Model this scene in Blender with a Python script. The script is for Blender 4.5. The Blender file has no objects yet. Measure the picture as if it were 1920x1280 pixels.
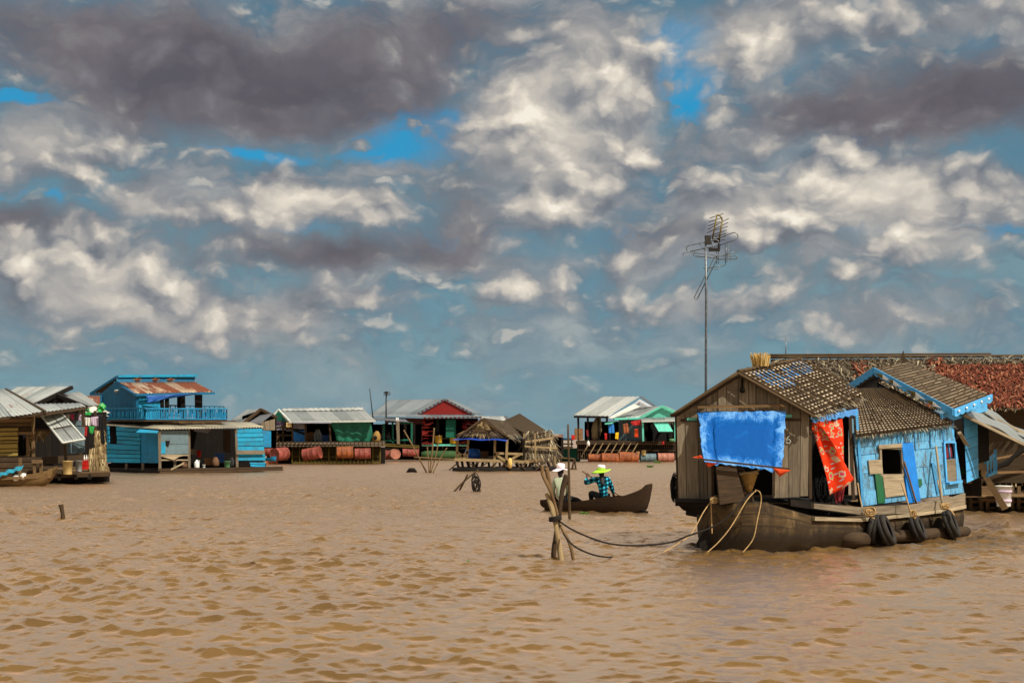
import bpy, bmesh, math, random
import numpy as np
from mathutils import Vector, Matrix
random.seed(7)
rnd = random.Random(11)
F = 2667.0; HZ = 822.0; EYE = 1.8
def V(*a): return Vector(a)
def P(u, v, Y):
    """a point Y metres in front of the viewpoint, seen in direction (u, v)"""
    return Vector(((u-960)/F*Y, Y, EYE-(v-HZ)/F*Y))
def WY(v): return EYE*F/(v-HZ)
sc = bpy.context.scene
col = sc.collection
# ------------------------------------------------------------------ nodes
class NT:
    def __init__(s, tree): s.t = tree; s.t.nodes.clear()
    def n(s, typ, props=None, **inp):
        nd = s.t.nodes.new(typ)
        for k, v in (props or {}).items(): setattr(nd, k, v)
        for k, v in inp.items():
            key = k.replace('_', ' ')
            if k.startswith('i') and k[1:].isdigit(): sock = nd.inputs[int(k[1:])]
            else: sock = nd.inputs[key]
            if isinstance(v, bpy.types.NodeSocket): s.t.links.new(v, sock)
            else: sock.default_value = v
        return nd
    def math(s, op, a, b=None, c=None, clamp=False):
        nd = s.t.nodes.new('ShaderNodeMath'); nd.operation = op; nd.use_clamp = clamp
        for i, x in enumerate((a, b, c)):
            if x is None: continue
            if isinstance(x, bpy.types.NodeSocket): s.t.links.new(x, nd.inputs[i])
            else: nd.inputs[i].default_value = x
        return nd.outputs[0]
    def vm(s, op, a, b=None, c=None):
        nd = s.t.nodes.new('ShaderNodeVectorMath'); nd.operation = op
        for i, x in enumerate((a, b, c)):
            if x is None: continue
            if isinstance(x, bpy.types.NodeSocket): s.t.links.new(x, nd.inputs[i])
            else: nd.inputs[i].default_value = x
        return nd.outputs[1] if op in ('DOT_PRODUCT', 'LENGTH') else nd.outputs[0]
    def mix(s, f, a, b, mode='MIX'):
        nd = s.t.nodes.new('ShaderNodeMix'); nd.data_type = 'RGBA'; nd.blend_type = mode
        for i, x in ((0, f), (6, a), (7, b)):
            if isinstance(x, bpy.types.NodeSocket): s.t.links.new(x, nd.inputs[i])
            elif i == 0: nd.inputs[0].default_value = x
            else: nd.inputs[i].default_value = (*x[:3], 1)
        return nd.outputs[2]
    def mr(s, v, a, b, c=0.0, d=1.0, smooth=False):
        nd = s.t.nodes.new('ShaderNodeMapRange')
        if smooth: nd.interpolation_type = 'SMOOTHSTEP'
        s.t.links.new(v, nd.inputs[0])
        for i, x in enumerate((a, b, c, d)): nd.inputs[i+1].default_value = x
        return nd.outputs[0]
    def noise(s, vec, scale, detail=4, rough=.55, dist=0, out=0):
        nd = s.n('ShaderNodeTexNoise', Vector=vec, Scale=scale, Detail=detail, Roughness=rough, Distortion=dist)
        return nd.outputs[out]
    def scale(s, vec, x, y, z=1):
        return s.vm('MULTIPLY', vec, (x, y, z))
def hexc(h):
    h = h.lstrip('#'); c = [int(h[i:i+2], 16)/255 for i in (0, 2, 4)]
    return tuple((x/12.92 if x <= .04045 else ((x+.055)/1.055)**2.4) for x in c)
MATS = {}
def newmat(name):
    m = bpy.data.materials.new(name); m.use_nodes = True; MATS[name] = m
    return m, NT(m.node_tree)
def finish(N, colr, rough=.8, bump=None, bs=.3, bd=.01, metal=0, spec=.3, sub=None, trans=0, alpha=None):
    b = N.n('ShaderNodeBsdfPrincipled')
    def put(k, v):
        if isinstance(v, bpy.types.NodeSocket): N.t.links.new(v, b.inputs[k])
        else: b.inputs[k].default_value = v
    put('Base Color', colr if isinstance(colr, bpy.types.NodeSocket) else (*colr[:3], 1))
    put('Roughness', rough); put('Metallic', metal); put('Specular IOR Level', spec)
    if bump is not None:
        bn = N.n('ShaderNodeBump', Height=bump, Strength=bs, Distance=bd)
        N.t.links.new(bn.outputs[0], b.inputs['Normal'])
    o = N.n('ShaderNodeOutputMaterial')
    if trans:
        tr = N.n('ShaderNodeBsdfTranslucent')
        if isinstance(colr, bpy.types.NodeSocket): N.t.links.new(colr, tr.inputs[0])
        else: tr.inputs[0].default_value = (*colr[:3], 1)
        mx = N.n('ShaderNodeMixShader', i0=trans, i1=b.outputs[0], i2=tr.outputs[0])
        N.t.links.new(mx.outputs[0], o.inputs[0])
    else: N.t.links.new(b.outputs[0], o.inputs[0])
def wood(name, c1, c2, stain=(.03, .02, .012), st=.4, var=.45):
    m, N = newmat(name); c1 = hexc(c1); c2 = hexc(c2)
    uv = N.n('ShaderNodeTexCoord').outputs['UV']; g = N.n('ShaderNodeNewGeometry')
    ri = g.outputs['Random Per Island']
    off = N.n('ShaderNodeCombineXYZ', X=N.math('MULTIPLY', ri, 37), Y=N.math('MULTIPLY', ri, 91)).outputs[0]
    p = N.vm('ADD', uv, off)
    gr = N.noise(N.scale(p, 2.2, 34), 1, 5, .6)
    big = N.noise(N.scale(p, 1.1, 3.2), 1.4, 4, .6)
    c = N.mix(N.mr(gr, .33, .67), c1, c2)
    c = N.mix(N.mr(big, .52, .75, 0, st), c, stain)
    c = N.mix(1, c, N.n('ShaderNodeCombineColor', Red=N.mr(ri, 0, 1, 1-var, 1.12), Green=N.mr(ri, 0, 1, 1-var, 1.1), Blue=N.mr(ri, 0, 1, 1-var, 1.05)).outputs[0], 'MULTIPLY')
    finish(N, c, .85, gr, .5, .01, spec=.2); return m
def paint(name, c, under, wear=.5, dirt=(.05, .04, .03), dk=.35, var=.18, sc=1.0):
    m, N = newmat(name); c = hexc(c); under = hexc(under)
    uv = N.n('ShaderNodeTexCoord').outputs['UV']; ri = N.n('ShaderNodeNewGeometry').outputs['Random Per Island']
    off = N.n('ShaderNodeCombineXYZ', X=N.math('MULTIPLY', ri, 17), Y=N.math('MULTIPLY', ri, 53)).outputs[0]
    p = N.scale(N.vm('ADD', uv, off), sc, sc)
    a = N.noise(N.scale(p, 3, 9), 1, 6, .7)
    b = N.noise(N.scale(p, 1.3, 1.7), 1, 5, .65)
    d = N.noise(N.scale(p, 5, 5), 1, 4, .7)
    k = N.math('ADD', N.math('MULTIPLY', a, .6), N.math('MULTIPLY', b, .4))
    c0 = N.mix(N.mr(d, .3, .7), tuple(x*.8 for x in c), tuple(min(1, x*1.12) for x in c))
    w = N.mr(k, 1-wear-.03, 1-wear+.06)
    c1 = N.mix(w, c0, under)
    c1 = N.mix(N.mr(b, .5, .78, 0, dk), c1, dirt)
    c1 = N.mix(1, c1, N.n('ShaderNodeCombineColor', Red=N.mr(ri, 0, 1, 1-var, 1.05), Green=N.mr(ri, 0, 1, 1-var, 1.05), Blue=N.mr(ri, 0, 1, 1-var, 1.05)).outputs[0], 'MULTIPLY')
    finish(N, c1, .7, N.math('SUBTRACT', a, w), .35, .008, spec=.25); return m
def tin(name, c1, c2, rust='#7a3a16', ru=.35, sheet=.9):
    m, N = newmat(name); c1 = hexc(c1); c2 = hexc(c2); rust = hexc(rust)
    uv = N.n('ShaderNodeTexCoord').outputs['UV']
    sp = N.n('ShaderNodeSeparateXYZ', Vector=uv)
    fl = N.math('FLOOR', N.math('DIVIDE', sp.outputs[0], sheet))
    wn = N.n('ShaderNodeTexWhiteNoise', {'noise_dimensions': '1D'}, W=fl).outputs[0]
    fr = N.math('FRACT', N.math('DIVIDE', sp.outputs[0], sheet))
    p = N.vm('ADD', uv, N.n('ShaderNodeCombineXYZ', Y=N.math('MULTIPLY', wn, 13)).outputs[0])
    st = N.noise(N.scale(p, 7, .7), 1, 5, .6)
    bg = N.noise(N.scale(p, .9, .55), 1, 4, .6)
    c = N.mix(N.mr(N.math('ADD', N.math('MULTIPLY', st, .6), N.math('MULTIPLY', wn, .4)), .25, .75), c1, c2)
    rm = N.math('ADD', N.math('MULTIPLY', bg, .65), N.math('MULTIPLY', st, .35))
    rm = N.math('ADD', rm, N.mr(wn, 0, 1, -.07, .07))
    r = N.mr(rm, .78-ru*.6, .88-ru*.6)
    rn = N.noise(N.scale(uv, 9, 6), 1, 4, .7)
    rc = N.mix(N.mr(rn, .35, .7), tuple(x*.45 for x in rust), tuple(min(1, x*1.35) for x in rust))
    c = N.mix(r, c, rc)
    seam = N.math('LESS_THAN', fr, .035)
    c = N.mix(N.math('MULTIPLY', seam, .65), c, (.05, .05, .05))
    finish(N, c, N.mr(r, 0, 1, .42, .9), st, .2, .01, metal=.15, spec=.5); return m
def thatch_m(name, c1, c2, c3=None, var=1.0):
    m, N = newmat(name); c1 = hexc(c1); c2 = hexc(c2); c3 = hexc(c3) if c3 else c2
    uv = N.n('ShaderNodeTexCoord').outputs['UV']; ri = N.n('ShaderNodeNewGeometry').outputs['Random Per Island']
    p = N.vm('ADD', uv, N.n('ShaderNodeCombineXYZ', X=N.math('MULTIPLY', ri, 77)).outputs[0])
    g = N.noise(N.scale(p, 3, 60), 1, 4, .6)
    c = N.mix(N.mr(ri, .15, .85), c1, c2)
    c = N.mix(N.math('GREATER_THAN', ri, .86), c, c3)
    c = N.mix(N.mr(g, .4, .7, 0, .5), c, tuple(x*.35 for x in c1))
    finish(N, c, .9, g, .4, .01, spec=.15); return m
def plain(name, c, rough=.6, var=.25, sc=4, spec=.3, trans=0, metal=0, c2=None):
    m, N = newmat(name); c = hexc(c)
    o = N.n('ShaderNodeTexCoord').outputs['Object']
    a = N.noise(o, sc, 5, .6)
    lo = tuple(x*(1-var) for x in c) if c2 is None else hexc(c2)
    cc = N.mix(N.mr(a, .35, .65), lo, tuple(min(1, x*(1+var*.5)) for x in c))
    finish(N, cc, rough, a, .15, .01, metal=metal, spec=spec, trans=trans); return m
# ------------------------------------------------------------------ mesh builder
class MB:
    def __init__(s): s.v = []; s.f = []; s.uv = []; s.mi = []; s.sm = []; s.m = 0; s.smooth = False
    def face(s, pts, uvs=None):
        i = len(s.v); s.v += [Vector(p) for p in pts]; s.f.append(tuple(range(i, i+len(pts))))
        s.uv.append(uvs or [(0, 0)]*len(pts)); s.mi.append(s.m); s.sm.append(s.smooth)
    def prism(s, a, b, uvd=True):
        """bottom loop a, top loop b (same length, same winding); b is the outward face. UV on b follows its first edge."""
        n = len(a); i = len(s.v); s.v += [Vector(p) for p in a]+[Vector(p) for p in b]
        e = (b[1]-b[0]); L = e.length or 1e-6; e = e/L
        nn = None
        w = (b[-1]-b[0]); w = w-e*w.dot(e)
        if w.length < 1e-6: w = (b[2]-b[1]); w = w-e*w.dot(e)
        w = w/(w.length or 1e-6)
        def q(p): d = p-b[0]; return (d.dot(e), d.dot(w))
        s.f.append(tuple(i+n+k for k in range(n))); s.uv.append([q(p) for p in b])
        s.f.append(tuple(i+n-1-k for k in range(n))); s.uv.append([q(a[n-1-k]) for k in range(n)])
        for k in range(n):
            k2 = (k+1) % n
            s.f.append((i+k, i+k2, i+n+k2, i+n+k))
            l = (b[k2]-b[k]).length; h = (b[k]-a[k]).length
            u0 = q(b[k]); u1 = q(b[k2])
            s.uv.append([(u0[0], u0[1]+h), (u1[0], u1[1]+h), u1, u0])
        s.mi += [s.m]*(n+2); s.sm += [False]*(n+2)
    def slab(s, a, b, c, d, t, side=0):
        """thick quad; side +1 adds thickness along its normal, 0 centred"""
        n = (b-a).cross(d-a); n.normalize()
        o1 = n*(t*.5 if side == 0 else 0 if side < 0 else t); o0 = o1-n*t
        s.prism([p+o0 for p in (a, b, c, d)], [p+o1 for p in (a, b, c, d)])
    def beam(s, p0, p1, w, h=None, up=None):
        h = h or w; p0 = Vector(p0); p1 = Vector(p1); d = (p1-p0)
        if d.length < 1e-6: return
        d.normalize(); up = Vector(up) if up else (Vector((0, 0, 1)) if abs(d.z) < .9 else Vector((0, 1, 0)))
        x = d.cross(up); x.normalize(); z = x.cross(d)
        a = [p0-x*w/2-z*h/2, p1-x*w/2-z*h/2, p1+x*w/2-z*h/2, p0+x*w/2-z*h/2]
        b = [q+z*h for q in a]
        s.prism(a, b)
    def box(s, c, sx, sy, sz, rz=0):
        c = Vector(c); R = Matrix.Rotation(rz, 3, 'Z')
        q = [R @ Vector((x*sx/2, y*sy/2, 0)) for x, y in ((-1, -1), (1, -1), (1, 1), (-1, 1))]
        s.prism([c+k-V(0, 0, sz/2) for k in q], [c+k+V(0, 0, sz/2) for k in q])
    def tube(s, pts, r, n=8, cap=True, jit=0):
        pts = [Vector(p) for p in pts]; R = r if isinstance(r, (list, tuple)) else [r]*len(pts)
        rings = []; prev = None; L = 0; i0 = len(s.v)
        for k, p in enumerate(pts):
            d = (pts[min(k+1, len(pts)-1)]-pts[max(k-1, 0)]); d.normalize()
            if prev is None:
                x = d.cross(V(0, 0, 1) if abs(d.z) < .9 else V(1, 0, 0))
            else: x = prev-d*prev.dot(d)
            x.normalize(); prev = x; y = d.cross(x)
            if k: L += (pts[k]-pts[k-1]).length
            for j in range(n):
                a = 2*math.pi*j/n; rr = R[k]*(1+(rnd.uniform(-jit, jit) if jit else 0))
                s.v.append(p+x*math.cos(a)*rr+y*math.sin(a)*rr)
            rings.append(L)
        for k in range(len(pts)-1):
            for j in range(n):
                j2 = (j+1) % n
                s.f.append((i0+k*n+j, i0+k*n+j2, i0+(k+1)*n+j2, i0+(k+1)*n+j))
                c = 2*math.pi*R[k]
                s.uv.append([(rings[k], c*j/n), (rings[k], c*(j+1)/n), (rings[k+1], c*(j+1)/n), (rings[k+1], c*j/n)])
                s.mi.append(s.m); s.sm.append(True)
        if cap:
            s.f.append(tuple(i0+j for j in range(n))[::-1]); s.uv.append([(0, 0)]*n); s.mi.append(s.m); s.sm.append(False)
            b = i0+(len(pts)-1)*n
            s.f.append(tuple(b+j for j in range(n))); s.uv.append([(0, 0)]*n); s.mi.append(s.m); s.sm.append(False)
    def grid(s, fn, nu, nv, su=1, sv=1, thick=0, smooth=True, closeu=False):
        """surface fn(i/nu, j/nv); thick > 0 gives a second skin joined at the rim"""
        pts = [[Vector(fn(i/nu, j/nv)) for i in range(nu+1)] for j in range(nv+1)]
        def emit(P_, flip):
            i0 = len(s.v)
            for row in P_: s.v += row
            for j in range(nv):
                for i in range(nu):
                    a = i0+j*(nu+1)+i; q = (a, a+1, a+nu+2, a+nu+1)
                    uv = [(i/nu*su, j/nv*sv), ((i+1)/nu*su, j/nv*sv), ((i+1)/nu*su, (j+1)/nv*sv), (i/nu*su, (j+1)/nv*sv)]
                    if flip: q = q[::-1]; uv = uv[::-1]
                    s.f.append(q); s.uv.append(uv); s.mi.append(s.m); s.sm.append(smooth)
            return i0
        A = emit(pts, False)
        if thick:
            P2 = []
            for j in range(nv+1):
                row = []
                for i in range(nu+1):
                    du = pts[j][min(i+1, nu)]-pts[j][max(i-1, 0)]; dv = pts[min(j+1, nv)][i]-pts[max(j-1, 0)][i]
                    n = du.cross(dv)
                    if n.length > 1e-9: n.normalize()
                    row.append(pts[j][i]-n*thick)
                P2.append(row)
            B = emit(P2, True)
            rim = [(j*(nu+1)) for j in range(nv, -1, -1)]+[i for i in range(1, nu+1)]+[j*(nu+1)+nu for j in range(1, nv+1)]+[nv*(nu+1)+i for i in range(nu-1, 0, -1)]
            for k in range(len(rim)):
                a = rim[k]; b = rim[(k+1) % len(rim)]
                s.f.append((A+b, A+a, B+a, B+b)); s.uv.append([(0, 0), (.02, 0), (.02, .02), (0, .02)]); s.mi.append(s.m); s.sm.append(False)
    def lathe(s, prof, c, axis=(0, 0, 1), n=16, smooth=True, jit=0):
        c = Vector(c); ax = Vector(axis).normalized(); x = ax.orthogonal().normalized(); y = ax.cross(x); i0 = len(s.v)
        for r, h in prof:
            for j in range(n):
                a = 2*math.pi*j/n; rr = r*(1+(rnd.uniform(-jit, jit) if jit else 0)); s.v.append(c+ax*h+x*math.cos(a)*rr+y*math.sin(a)*rr)
        for k in range(len(prof)-1):
            for j in range(n):
                j2 = (j+1) % n
                s.f.append((i0+k*n+j, i0+k*n+j2, i0+(k+1)*n+j2, i0+(k+1)*n+j))
                a, b = prof[k], prof[k+1]; cc = 6.28*max(a[0], b[0])
                s.uv.append([(cc*j/n, a[1]), (cc*(j+1)/n, a[1]), (cc*(j+1)/n, b[1]), (cc*j/n, b[1])]); s.mi.append(s.m); s.sm.append(smooth)
        for k, rev in ((0, True), (len(prof)-1, False)):
            if prof[k][0] > 1e-4:
                q = tuple(i0+k*n+j for j in range(n)); s.f.append(q[::-1] if rev else q); s.uv.append([(0, 0)]*n); s.mi.append(s.m); s.sm.append(False)
    # --- patch based pieces
    def corr(s, pt, pitch=.16, amp=.02, over=0, sag=0, th=.012, rag=0):
        """corrugated sheet over a patch: waves run across s, ridges down t"""
        w = (pt.at(1, 1)-pt.at(0, 1)).length; n = max(6, int(w/pitch*4)); n = min(n, 600)
        ln = (pt.at(.5, 1)-pt.at(.5, 0)).length
        nv = 3
        ph = [rnd.uniform(-rag, rag) for _ in range(int(w/.8)+2)]
        def fn(a, b):
            r = ph[int(a*w/.8)]*b if rag else 0
            return pt.at(a, b*(1+over)+r/ln if b > .9 else b, amp*math.sin(a*w/pitch*2*math.pi)-sag*math.sin(b*math.pi))
        s.grid(fn, n, nv, w, ln, thick=th, smooth=True)
    def boards(s, pt, n, d='v', holes=(), gap=.012, th=.025, jit=.008, top=None, off=0, bot=None, miss=0, back=True):
        """boards laid over a patch; holes are picture rectangles on it (u0,v0,u1,v1)"""
        H = []
        for (u0, v0, u1, v1) in holes:
            q = [pt.inv(u, v) for u, v in ((u0, v0), (u1, v0), (u1, v1), (u0, v1))]
            H.append((min((q[0][0]+q[3][0])/2, (q[1][0]+q[2][0])/2), max((q[0][0]+q[3][0])/2, (q[1][0]+q[2][0])/2), (q[0][1]+q[1][1])/2, (q[2][1]+q[3][1])/2))
        wS = (pt.at(1, .5)-pt.at(0, .5)).length; wT = (pt.at(.5, 1)-pt.at(.5, 0)).length
        if back:
            m0 = s.m; s.m = 1; s.boards(pt, 1, d, holes, gap=-.002 if not top else 0, th=.006, jit=0, top=top, off=off-.012-jit, back=False); s.m = m0
        ed = [0]+sorted((k+rnd.uniform(-.18, .18))/n for k in range(1, n))+[1]
        for k in range(n):
            if miss and rnd.random() < miss: continue
            g = gap/2/(wS if d == 'v' else wT)
            a0, a1 = ed[k]+g, ed[k+1]-g
            dz = rnd.uniform(-jit, jit)
            cuts = [a0, a1]
            for h in H:
                for x in ((h[0], h[1]) if d == 'v' else (h[2], h[3])):
                    if a0 < x < a1: cuts.append(x)
            cuts.sort(); je = rnd.uniform(0, jit)
            for c0, c1 in zip(cuts, cuts[1:]):
                m = (c0+c1)/2; iv = [(-99 if (top and d == 'v') else 0-je/3, 1+rnd.uniform(-1, 1)*jit*.6)]
                for h in H:
                    lo, hi, b0, b1 = (h[0], h[1], h[2], h[3]) if d == 'v' else (h[2], h[3], h[0], h[1])
                    if lo <= m <= hi:
                        nv = []
                        for x, y in iv:
                            if b1 <= x or b0 >= y: nv.append((x, y)); continue
                            if b0 > x: nv.append((x, b0))
                            if b1 < y: nv.append((b1, y))
                        iv = nv
                for x, y in iv:
                    if y-x < .004: continue
                    def cor(c, t, o):
                        if d == 'v':
                            if top and t <= 0.0: t = top(c)
                            return pt.at(c, t, o)
                        return pt.at(t, c, o)
                    if d == 'v':
                        q = [(c0, x), (c1, x), (c1, y), (c0, y)]
                        if top:
                            t0, t1 = top(c0), top(c1); q = [(c0, max(x, t0)), (c1, max(x, t1)), (c1, y), (c0, y)]
                            if q[0][1] >= y-.002 and q[1][1] >= y-.002: continue
                            q = [(a, min(b, y)) for a, b in q]
                            # keep the kink of the gable
                            for kx in pt.kinks:
                                if c0 < kx < c1: q = [q[0], (kx, max(x, top(kx))), q[1], q[2], q[3]]
                        A = [pt.at(a, b, off+dz) for a, b in q]; B = [pt.at(a, b, off+dz+th) for a, b in q]
                        r = [-1]+list(range(len(q)-1))
                        A = [A[i] for i in r]; B = [B[i] for i in r]     # first edge runs up the board: grain along it
                    else:
                        q = [(x, c0), (y, c0), (y, c1), (x, c1)]
                        if top:
                            # clip a horizontal board with a triangular gable: find s-range where top(s) < t
                            def lim(t):
                                ss = [i/200 for i in range(201) if top(i/200) <= t]
                                return (max(x, ss[0]), min(y, ss[-1])) if ss else None
                            l0 = lim(c0+1e-4); l1 = lim(c1)
                            if not l1: continue
                            if not l0: mm = (l1[0]+l1[1])/2; l0 = (mm-.001, mm+.001)
                            if l1[1]-l1[0] < .004: continue
                            q = [(min(l0[0], l1[1]), c0), (max(l0[1], l1[0]), c0), (l1[1], c1), (l1[0], c1)]
                            if q[0][0] > q[1][0]: continue
                        A = [pt.at(a, b, off+dz) for a, b in q]; B = [pt.at(a, b, off+dz+th) for a, b in q]
                    s.prism(A[::-1], B[::-1]) if pt.flip else s.prism(A, B)
    def strands(s, pt, rows, per, L, w, lift=.03, ang=.25, t0=.0, t1=1.0, s0=0, s1=1, curl=.02, keep=1.0, ljit=.4):
        """thatch: courses of narrow leaf blades lying down the patch"""
        for k in range(rows):
            t = t0+(t1-t0)*(k+.3)/rows
            for j in range(per):
                if rnd.random() > keep: continue
                a = s0+(s1-s0)*(j+rnd.random())/per; tt = t+rnd.uniform(-.35, .35)*(t1-t0)/rows
                if tt < 0: tt = 0.01
                p = pt.at(a, tt, lift*rnd.uniform(.4, 1.3)); dn = (pt.at(a, min(1, tt+.05))-pt.at(a, min(1, tt+.05)-.05)).normalized()
                rt = (pt.at(min(1, a+.02), tt)-pt.at(min(1, a+.02)-.02, tt)).normalized()
                g = rnd.gauss(0, ang); l = L*rnd.uniform(1-ljit, 1+ljit); ww = w*rnd.uniform(.6, 1.4)
                dd = dn*math.cos(g)+rt*math.sin(g); sd = (rt*math.cos(g)-dn*math.sin(g))*ww/2
                nrm = pt.nrm
                e = p+dd*l+nrm*rnd.uniform(-curl, curl); md = p+dd*l*.5+nrm*curl*rnd.uniform(0, 1)
                i = len(s.v); s.v += [p-sd, p+sd, md+sd, md-sd, e+sd*.3, e-sd*.3]
                s.f += [(i, i+1, i+2, i+3), (i+3, i+2, i+4, i+5)]
                s.uv += [[(0, 0), (0, ww), (l/2, ww), (l/2, 0)], [(l/2, 0), (l/2, ww), (l, ww), (l, 0)]]; s.mi += [s.m]*2; s.sm += [False]*2
class Patch:
    """four corners TL, TR, BR, BL: given as picture direction + distance, or as world points"""
    def __init__(s, tl, tr, br, bl, world=False):
        s.px = [(q[0], q[1]) for q in (tl, tr, br, bl)] if not world else None
        s.c = [P(*q) if not world else Vector(q) for q in (tl, tr, br, bl)]
        n = (s.c[1]-s.c[0]).cross(s.c[3]-s.c[0])+(s.c[2]-s.c[1]).cross(s.c[2]-s.c[3]); n.normalize()
        mid = sum(s.c, Vector())/4
        s.flip = False
        if n.dot(Vector((0, 0, EYE))-mid) < 0: n = -n; 
        # after this, n faces the side the viewpoint is on; winding TL,TR,BR,BL is clockwise seen from there
        s.flip = (s.c[1]-s.c[0]).cross(s.c[3]-s.c[0]).dot(n) < 0
        s.nrm = n; s.kinks = []
    def at(s, a, b, o=0):
        c = s.c; return (c[0]*(1-a)+c[1]*a)*(1-b)+(c[3]*(1-a)+c[2]*a)*b+s.nrm*o
    def inv(s, u, v):
        a = b = .5; q = s.px
        def f(a, b): return tuple((q[0][i]*(1-a)+q[1][i]*a)*(1-b)+(q[3][i]*(1-a)+q[2][i]*a)*b for i in (0, 1))
        for _ in range(12):
            x, y = f(a, b); e = 1e-4; xa, ya = f(a+e, b); xb, yb = f(a, b+e)
            J = ((xa-x)/e, (xb-x)/e, (ya-y)/e, (yb-y)/e); D = J[0]*J[3]-J[1]*J[2]
            dx, dy = u-x, v-y
            a += (dx*J[3]-dy*J[1])/D; b += (dy*J[0]-dx*J[2])/D
        return a, b
    def px2(s, u, v, o=0): return s.at(*s.inv(u, v), o)
    def sub(s, u0, v0, u1, v1, o=0):
        q = [s.px2(u0, v0, o), s.px2(u1, v0, o), s.px2(u1, v1, o), s.px2(u0, v1, o)]
        r = Patch(*q, world=True); r.px = [(u0, v0), (u1, v0), (u1, v1), (u0, v1)]; return r
def gable(pt, su, sv_t, el=None, er=None):
    """top(s) for a wall whose top edge is a gable with its peak at picture column su; el/er = t of the eaves"""
    ap = pt.inv(su, sv_t)[0]; pt.kinks = [ap]
    return lambda s_: (el or 0)*(1-s_/ap) if s_ < ap else (er or 0)*(s_-ap)/(1-ap)
def skin_patch(mb, pt, th=.05, n=8):
    mb.grid(lambda a, b: pt.at(a, b), n, n, (pt.at(1, 0)-pt.at(0, 0)).length, (pt.at(0, 1)-pt.at(0, 0)).length, thick=th if pt.flip else -th, smooth=False)
# ------------------------------------------------------------------ objects
ORG = {}
def T(name, label, cat, at, group=None):
    o = bpy.data.objects.new(name, None); col.objects.link(o); o.empty_display_size = .2
    o.location = at; ORG[o] = Vector(at); o['label'] = label; o['category'] = cat
    if group: o['group'] = group
    return o
def islands(mb):
    par = list(range(len(mb.v)))
    def fd(a):
        while par[a] != a: par[a] = par[par[a]]; a = par[a]
        return a
    for f in mb.f:
        for k in f[1:]: par[fd(k)] = fd(f[0])
    out = {}
    for i, f in enumerate(mb.f): out.setdefault(fd(f[0]), []).append(i)
    res = []
    for fs in out.values():
        m = MB(); mp = {}
        for i in fs:
            q = []
            for k in mb.f[i]:
                if k not in mp: mp[k] = len(m.v); m.v.append(mb.v[k])
                q.append(mp[k])
            m.f.append(tuple(q)); m.uv.append(mb.uv[i]); m.mi.append(mb.mi[i]); m.sm.append(mb.sm[i])
        res.append(m)
    return res
def BE(mb, name, mat, parent, **k):
    """every separate piece becomes a part of its own"""
    return [B(m, name, mat, parent, **k) for m in islands(mb)]
def B(mb, name, mat, parent=None, label=None, cat=None, group=None, kind=None, org=None):
    me = bpy.data.meshes.new(name)
    if parent is not None: o0 = ORG[parent]
    elif org is not None: o0 = Vector(org)
    else:
        xs = [p.x for p in mb.v]; ys = [p.y for p in mb.v]; zs = [p.z for p in mb.v]
        o0 = Vector(((min(xs)+max(xs))/2, (min(ys)+max(ys))/2, min(zs)))
    me.from_pydata([tuple(p-o0) for p in mb.v], [], mb.f)
    uvl = me.uv_layers.new(name='UVMap'); flat = [c for f in mb.uv for q in f for c in q]
    uvl.data.foreach_set('uv', flat)
    if isinstance(mat, str) and 1 in mb.mi: mat = [mat, 'void']
    for m in (mat if isinstance(mat, (list, tuple)) else [mat]): me.materials.append(MATS[m] if isinstance(m, str) else m)
    me.polygons.foreach_set('material_index', mb.mi); me.polygons.foreach_set('use_smooth', mb.sm)
    me.update()
    o = bpy.data.objects.new(name, me); col.objects.link(o); ORG[o] = o0
    if parent is not None: o.parent = parent
    else: o.location = o0
    if label: o['label'] = label
    if cat: o['category'] = cat
    if group: o['group'] = group
    if kind: o['kind'] = kind
    return o
def lerp(a, b, t): return a+(b-a)*t
# ------------------------------------------------------------------ materials
wood('grey_wood', '#665b4b', '#877b68', st=.5)
wood('dark_wood', '#33271b', '#4d3d2b', st=.5)
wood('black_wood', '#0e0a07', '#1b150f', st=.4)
wood('brown_wood', '#5d4830', '#7d6444', st=.45)
wood('ochre_wood', '#84703a', '#9c8748', st=.35, var=.3)
wood('pale_wood', '#85765e', '#a89a80', st=.3)
wood('hull_wood', '#5a4628', '#7c6440', (.02, .014, .008), .6, .15)
wood('canoe_wood', '#1f150b', '#332313', (.015, .01, .006), .6, .1)
wood('bamboo', '#7a6546', '#a08d68', (.06, .04, .02), .5, .35)
wood('dark_bamboo', '#3d2f1f', '#5a4830', (.03, .02, .01), .4, .4)
wood('cage_wood', '#4c4018', '#6c5c26', st=.45)
paint('blue_paint', '#1a78a2', '#335f70', .42, dk=.45)
paint('cyan_paint', '#1c8cb0', '#446c78', .42, dk=.5, var=.3)
paint('teal_trim_shade_paint', '#0d5a7c', '#214e5c', .35, dk=.3)  # dark teal for trim, doubling as the shaded side of the cyan walls
paint('boat_blue_paint', '#5d9fc6', '#54656a', .47, dk=.45, var=.22, sc=1.6)
paint('trim_blue_paint', '#4c9fd4', '#56707e', .4, dk=.2)
paint('bright_blue_paint', '#1a76c8', '#2a62a0', .3, dk=.12)
paint('red_paint', '#7a1712', '#451410', .38, dk=.3)
paint('dark_red_shade_paint', '#54201c', '#2e1614', .4, dk=.4)
paint('green_paint', '#0c5c48', '#1c4038', .35)
paint('mint_paint', '#5cb8a0', '#6a8478', .4)
paint('white_paint', '#b4b8b0', '#8a8c82', .4, dk=.2)
paint('leaf_green_paint', '#1b5a36', '#27442a', .4)
paint('greyblue_paint', '#5c6f74', '#4a4c4a', .42)
tin('grey_tin', '#5e6563', '#888b86', '#6a3a20', .2)
tin('pale_tin', '#7e837e', '#aaaca4', '#7a5030', .14)
tin('dull_tin', '#545e62', '#727a7c', '#5a3018', .08)
tin('dark_tin', '#3a3c3c', '#55575a', '#5a3018', .1)
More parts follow.
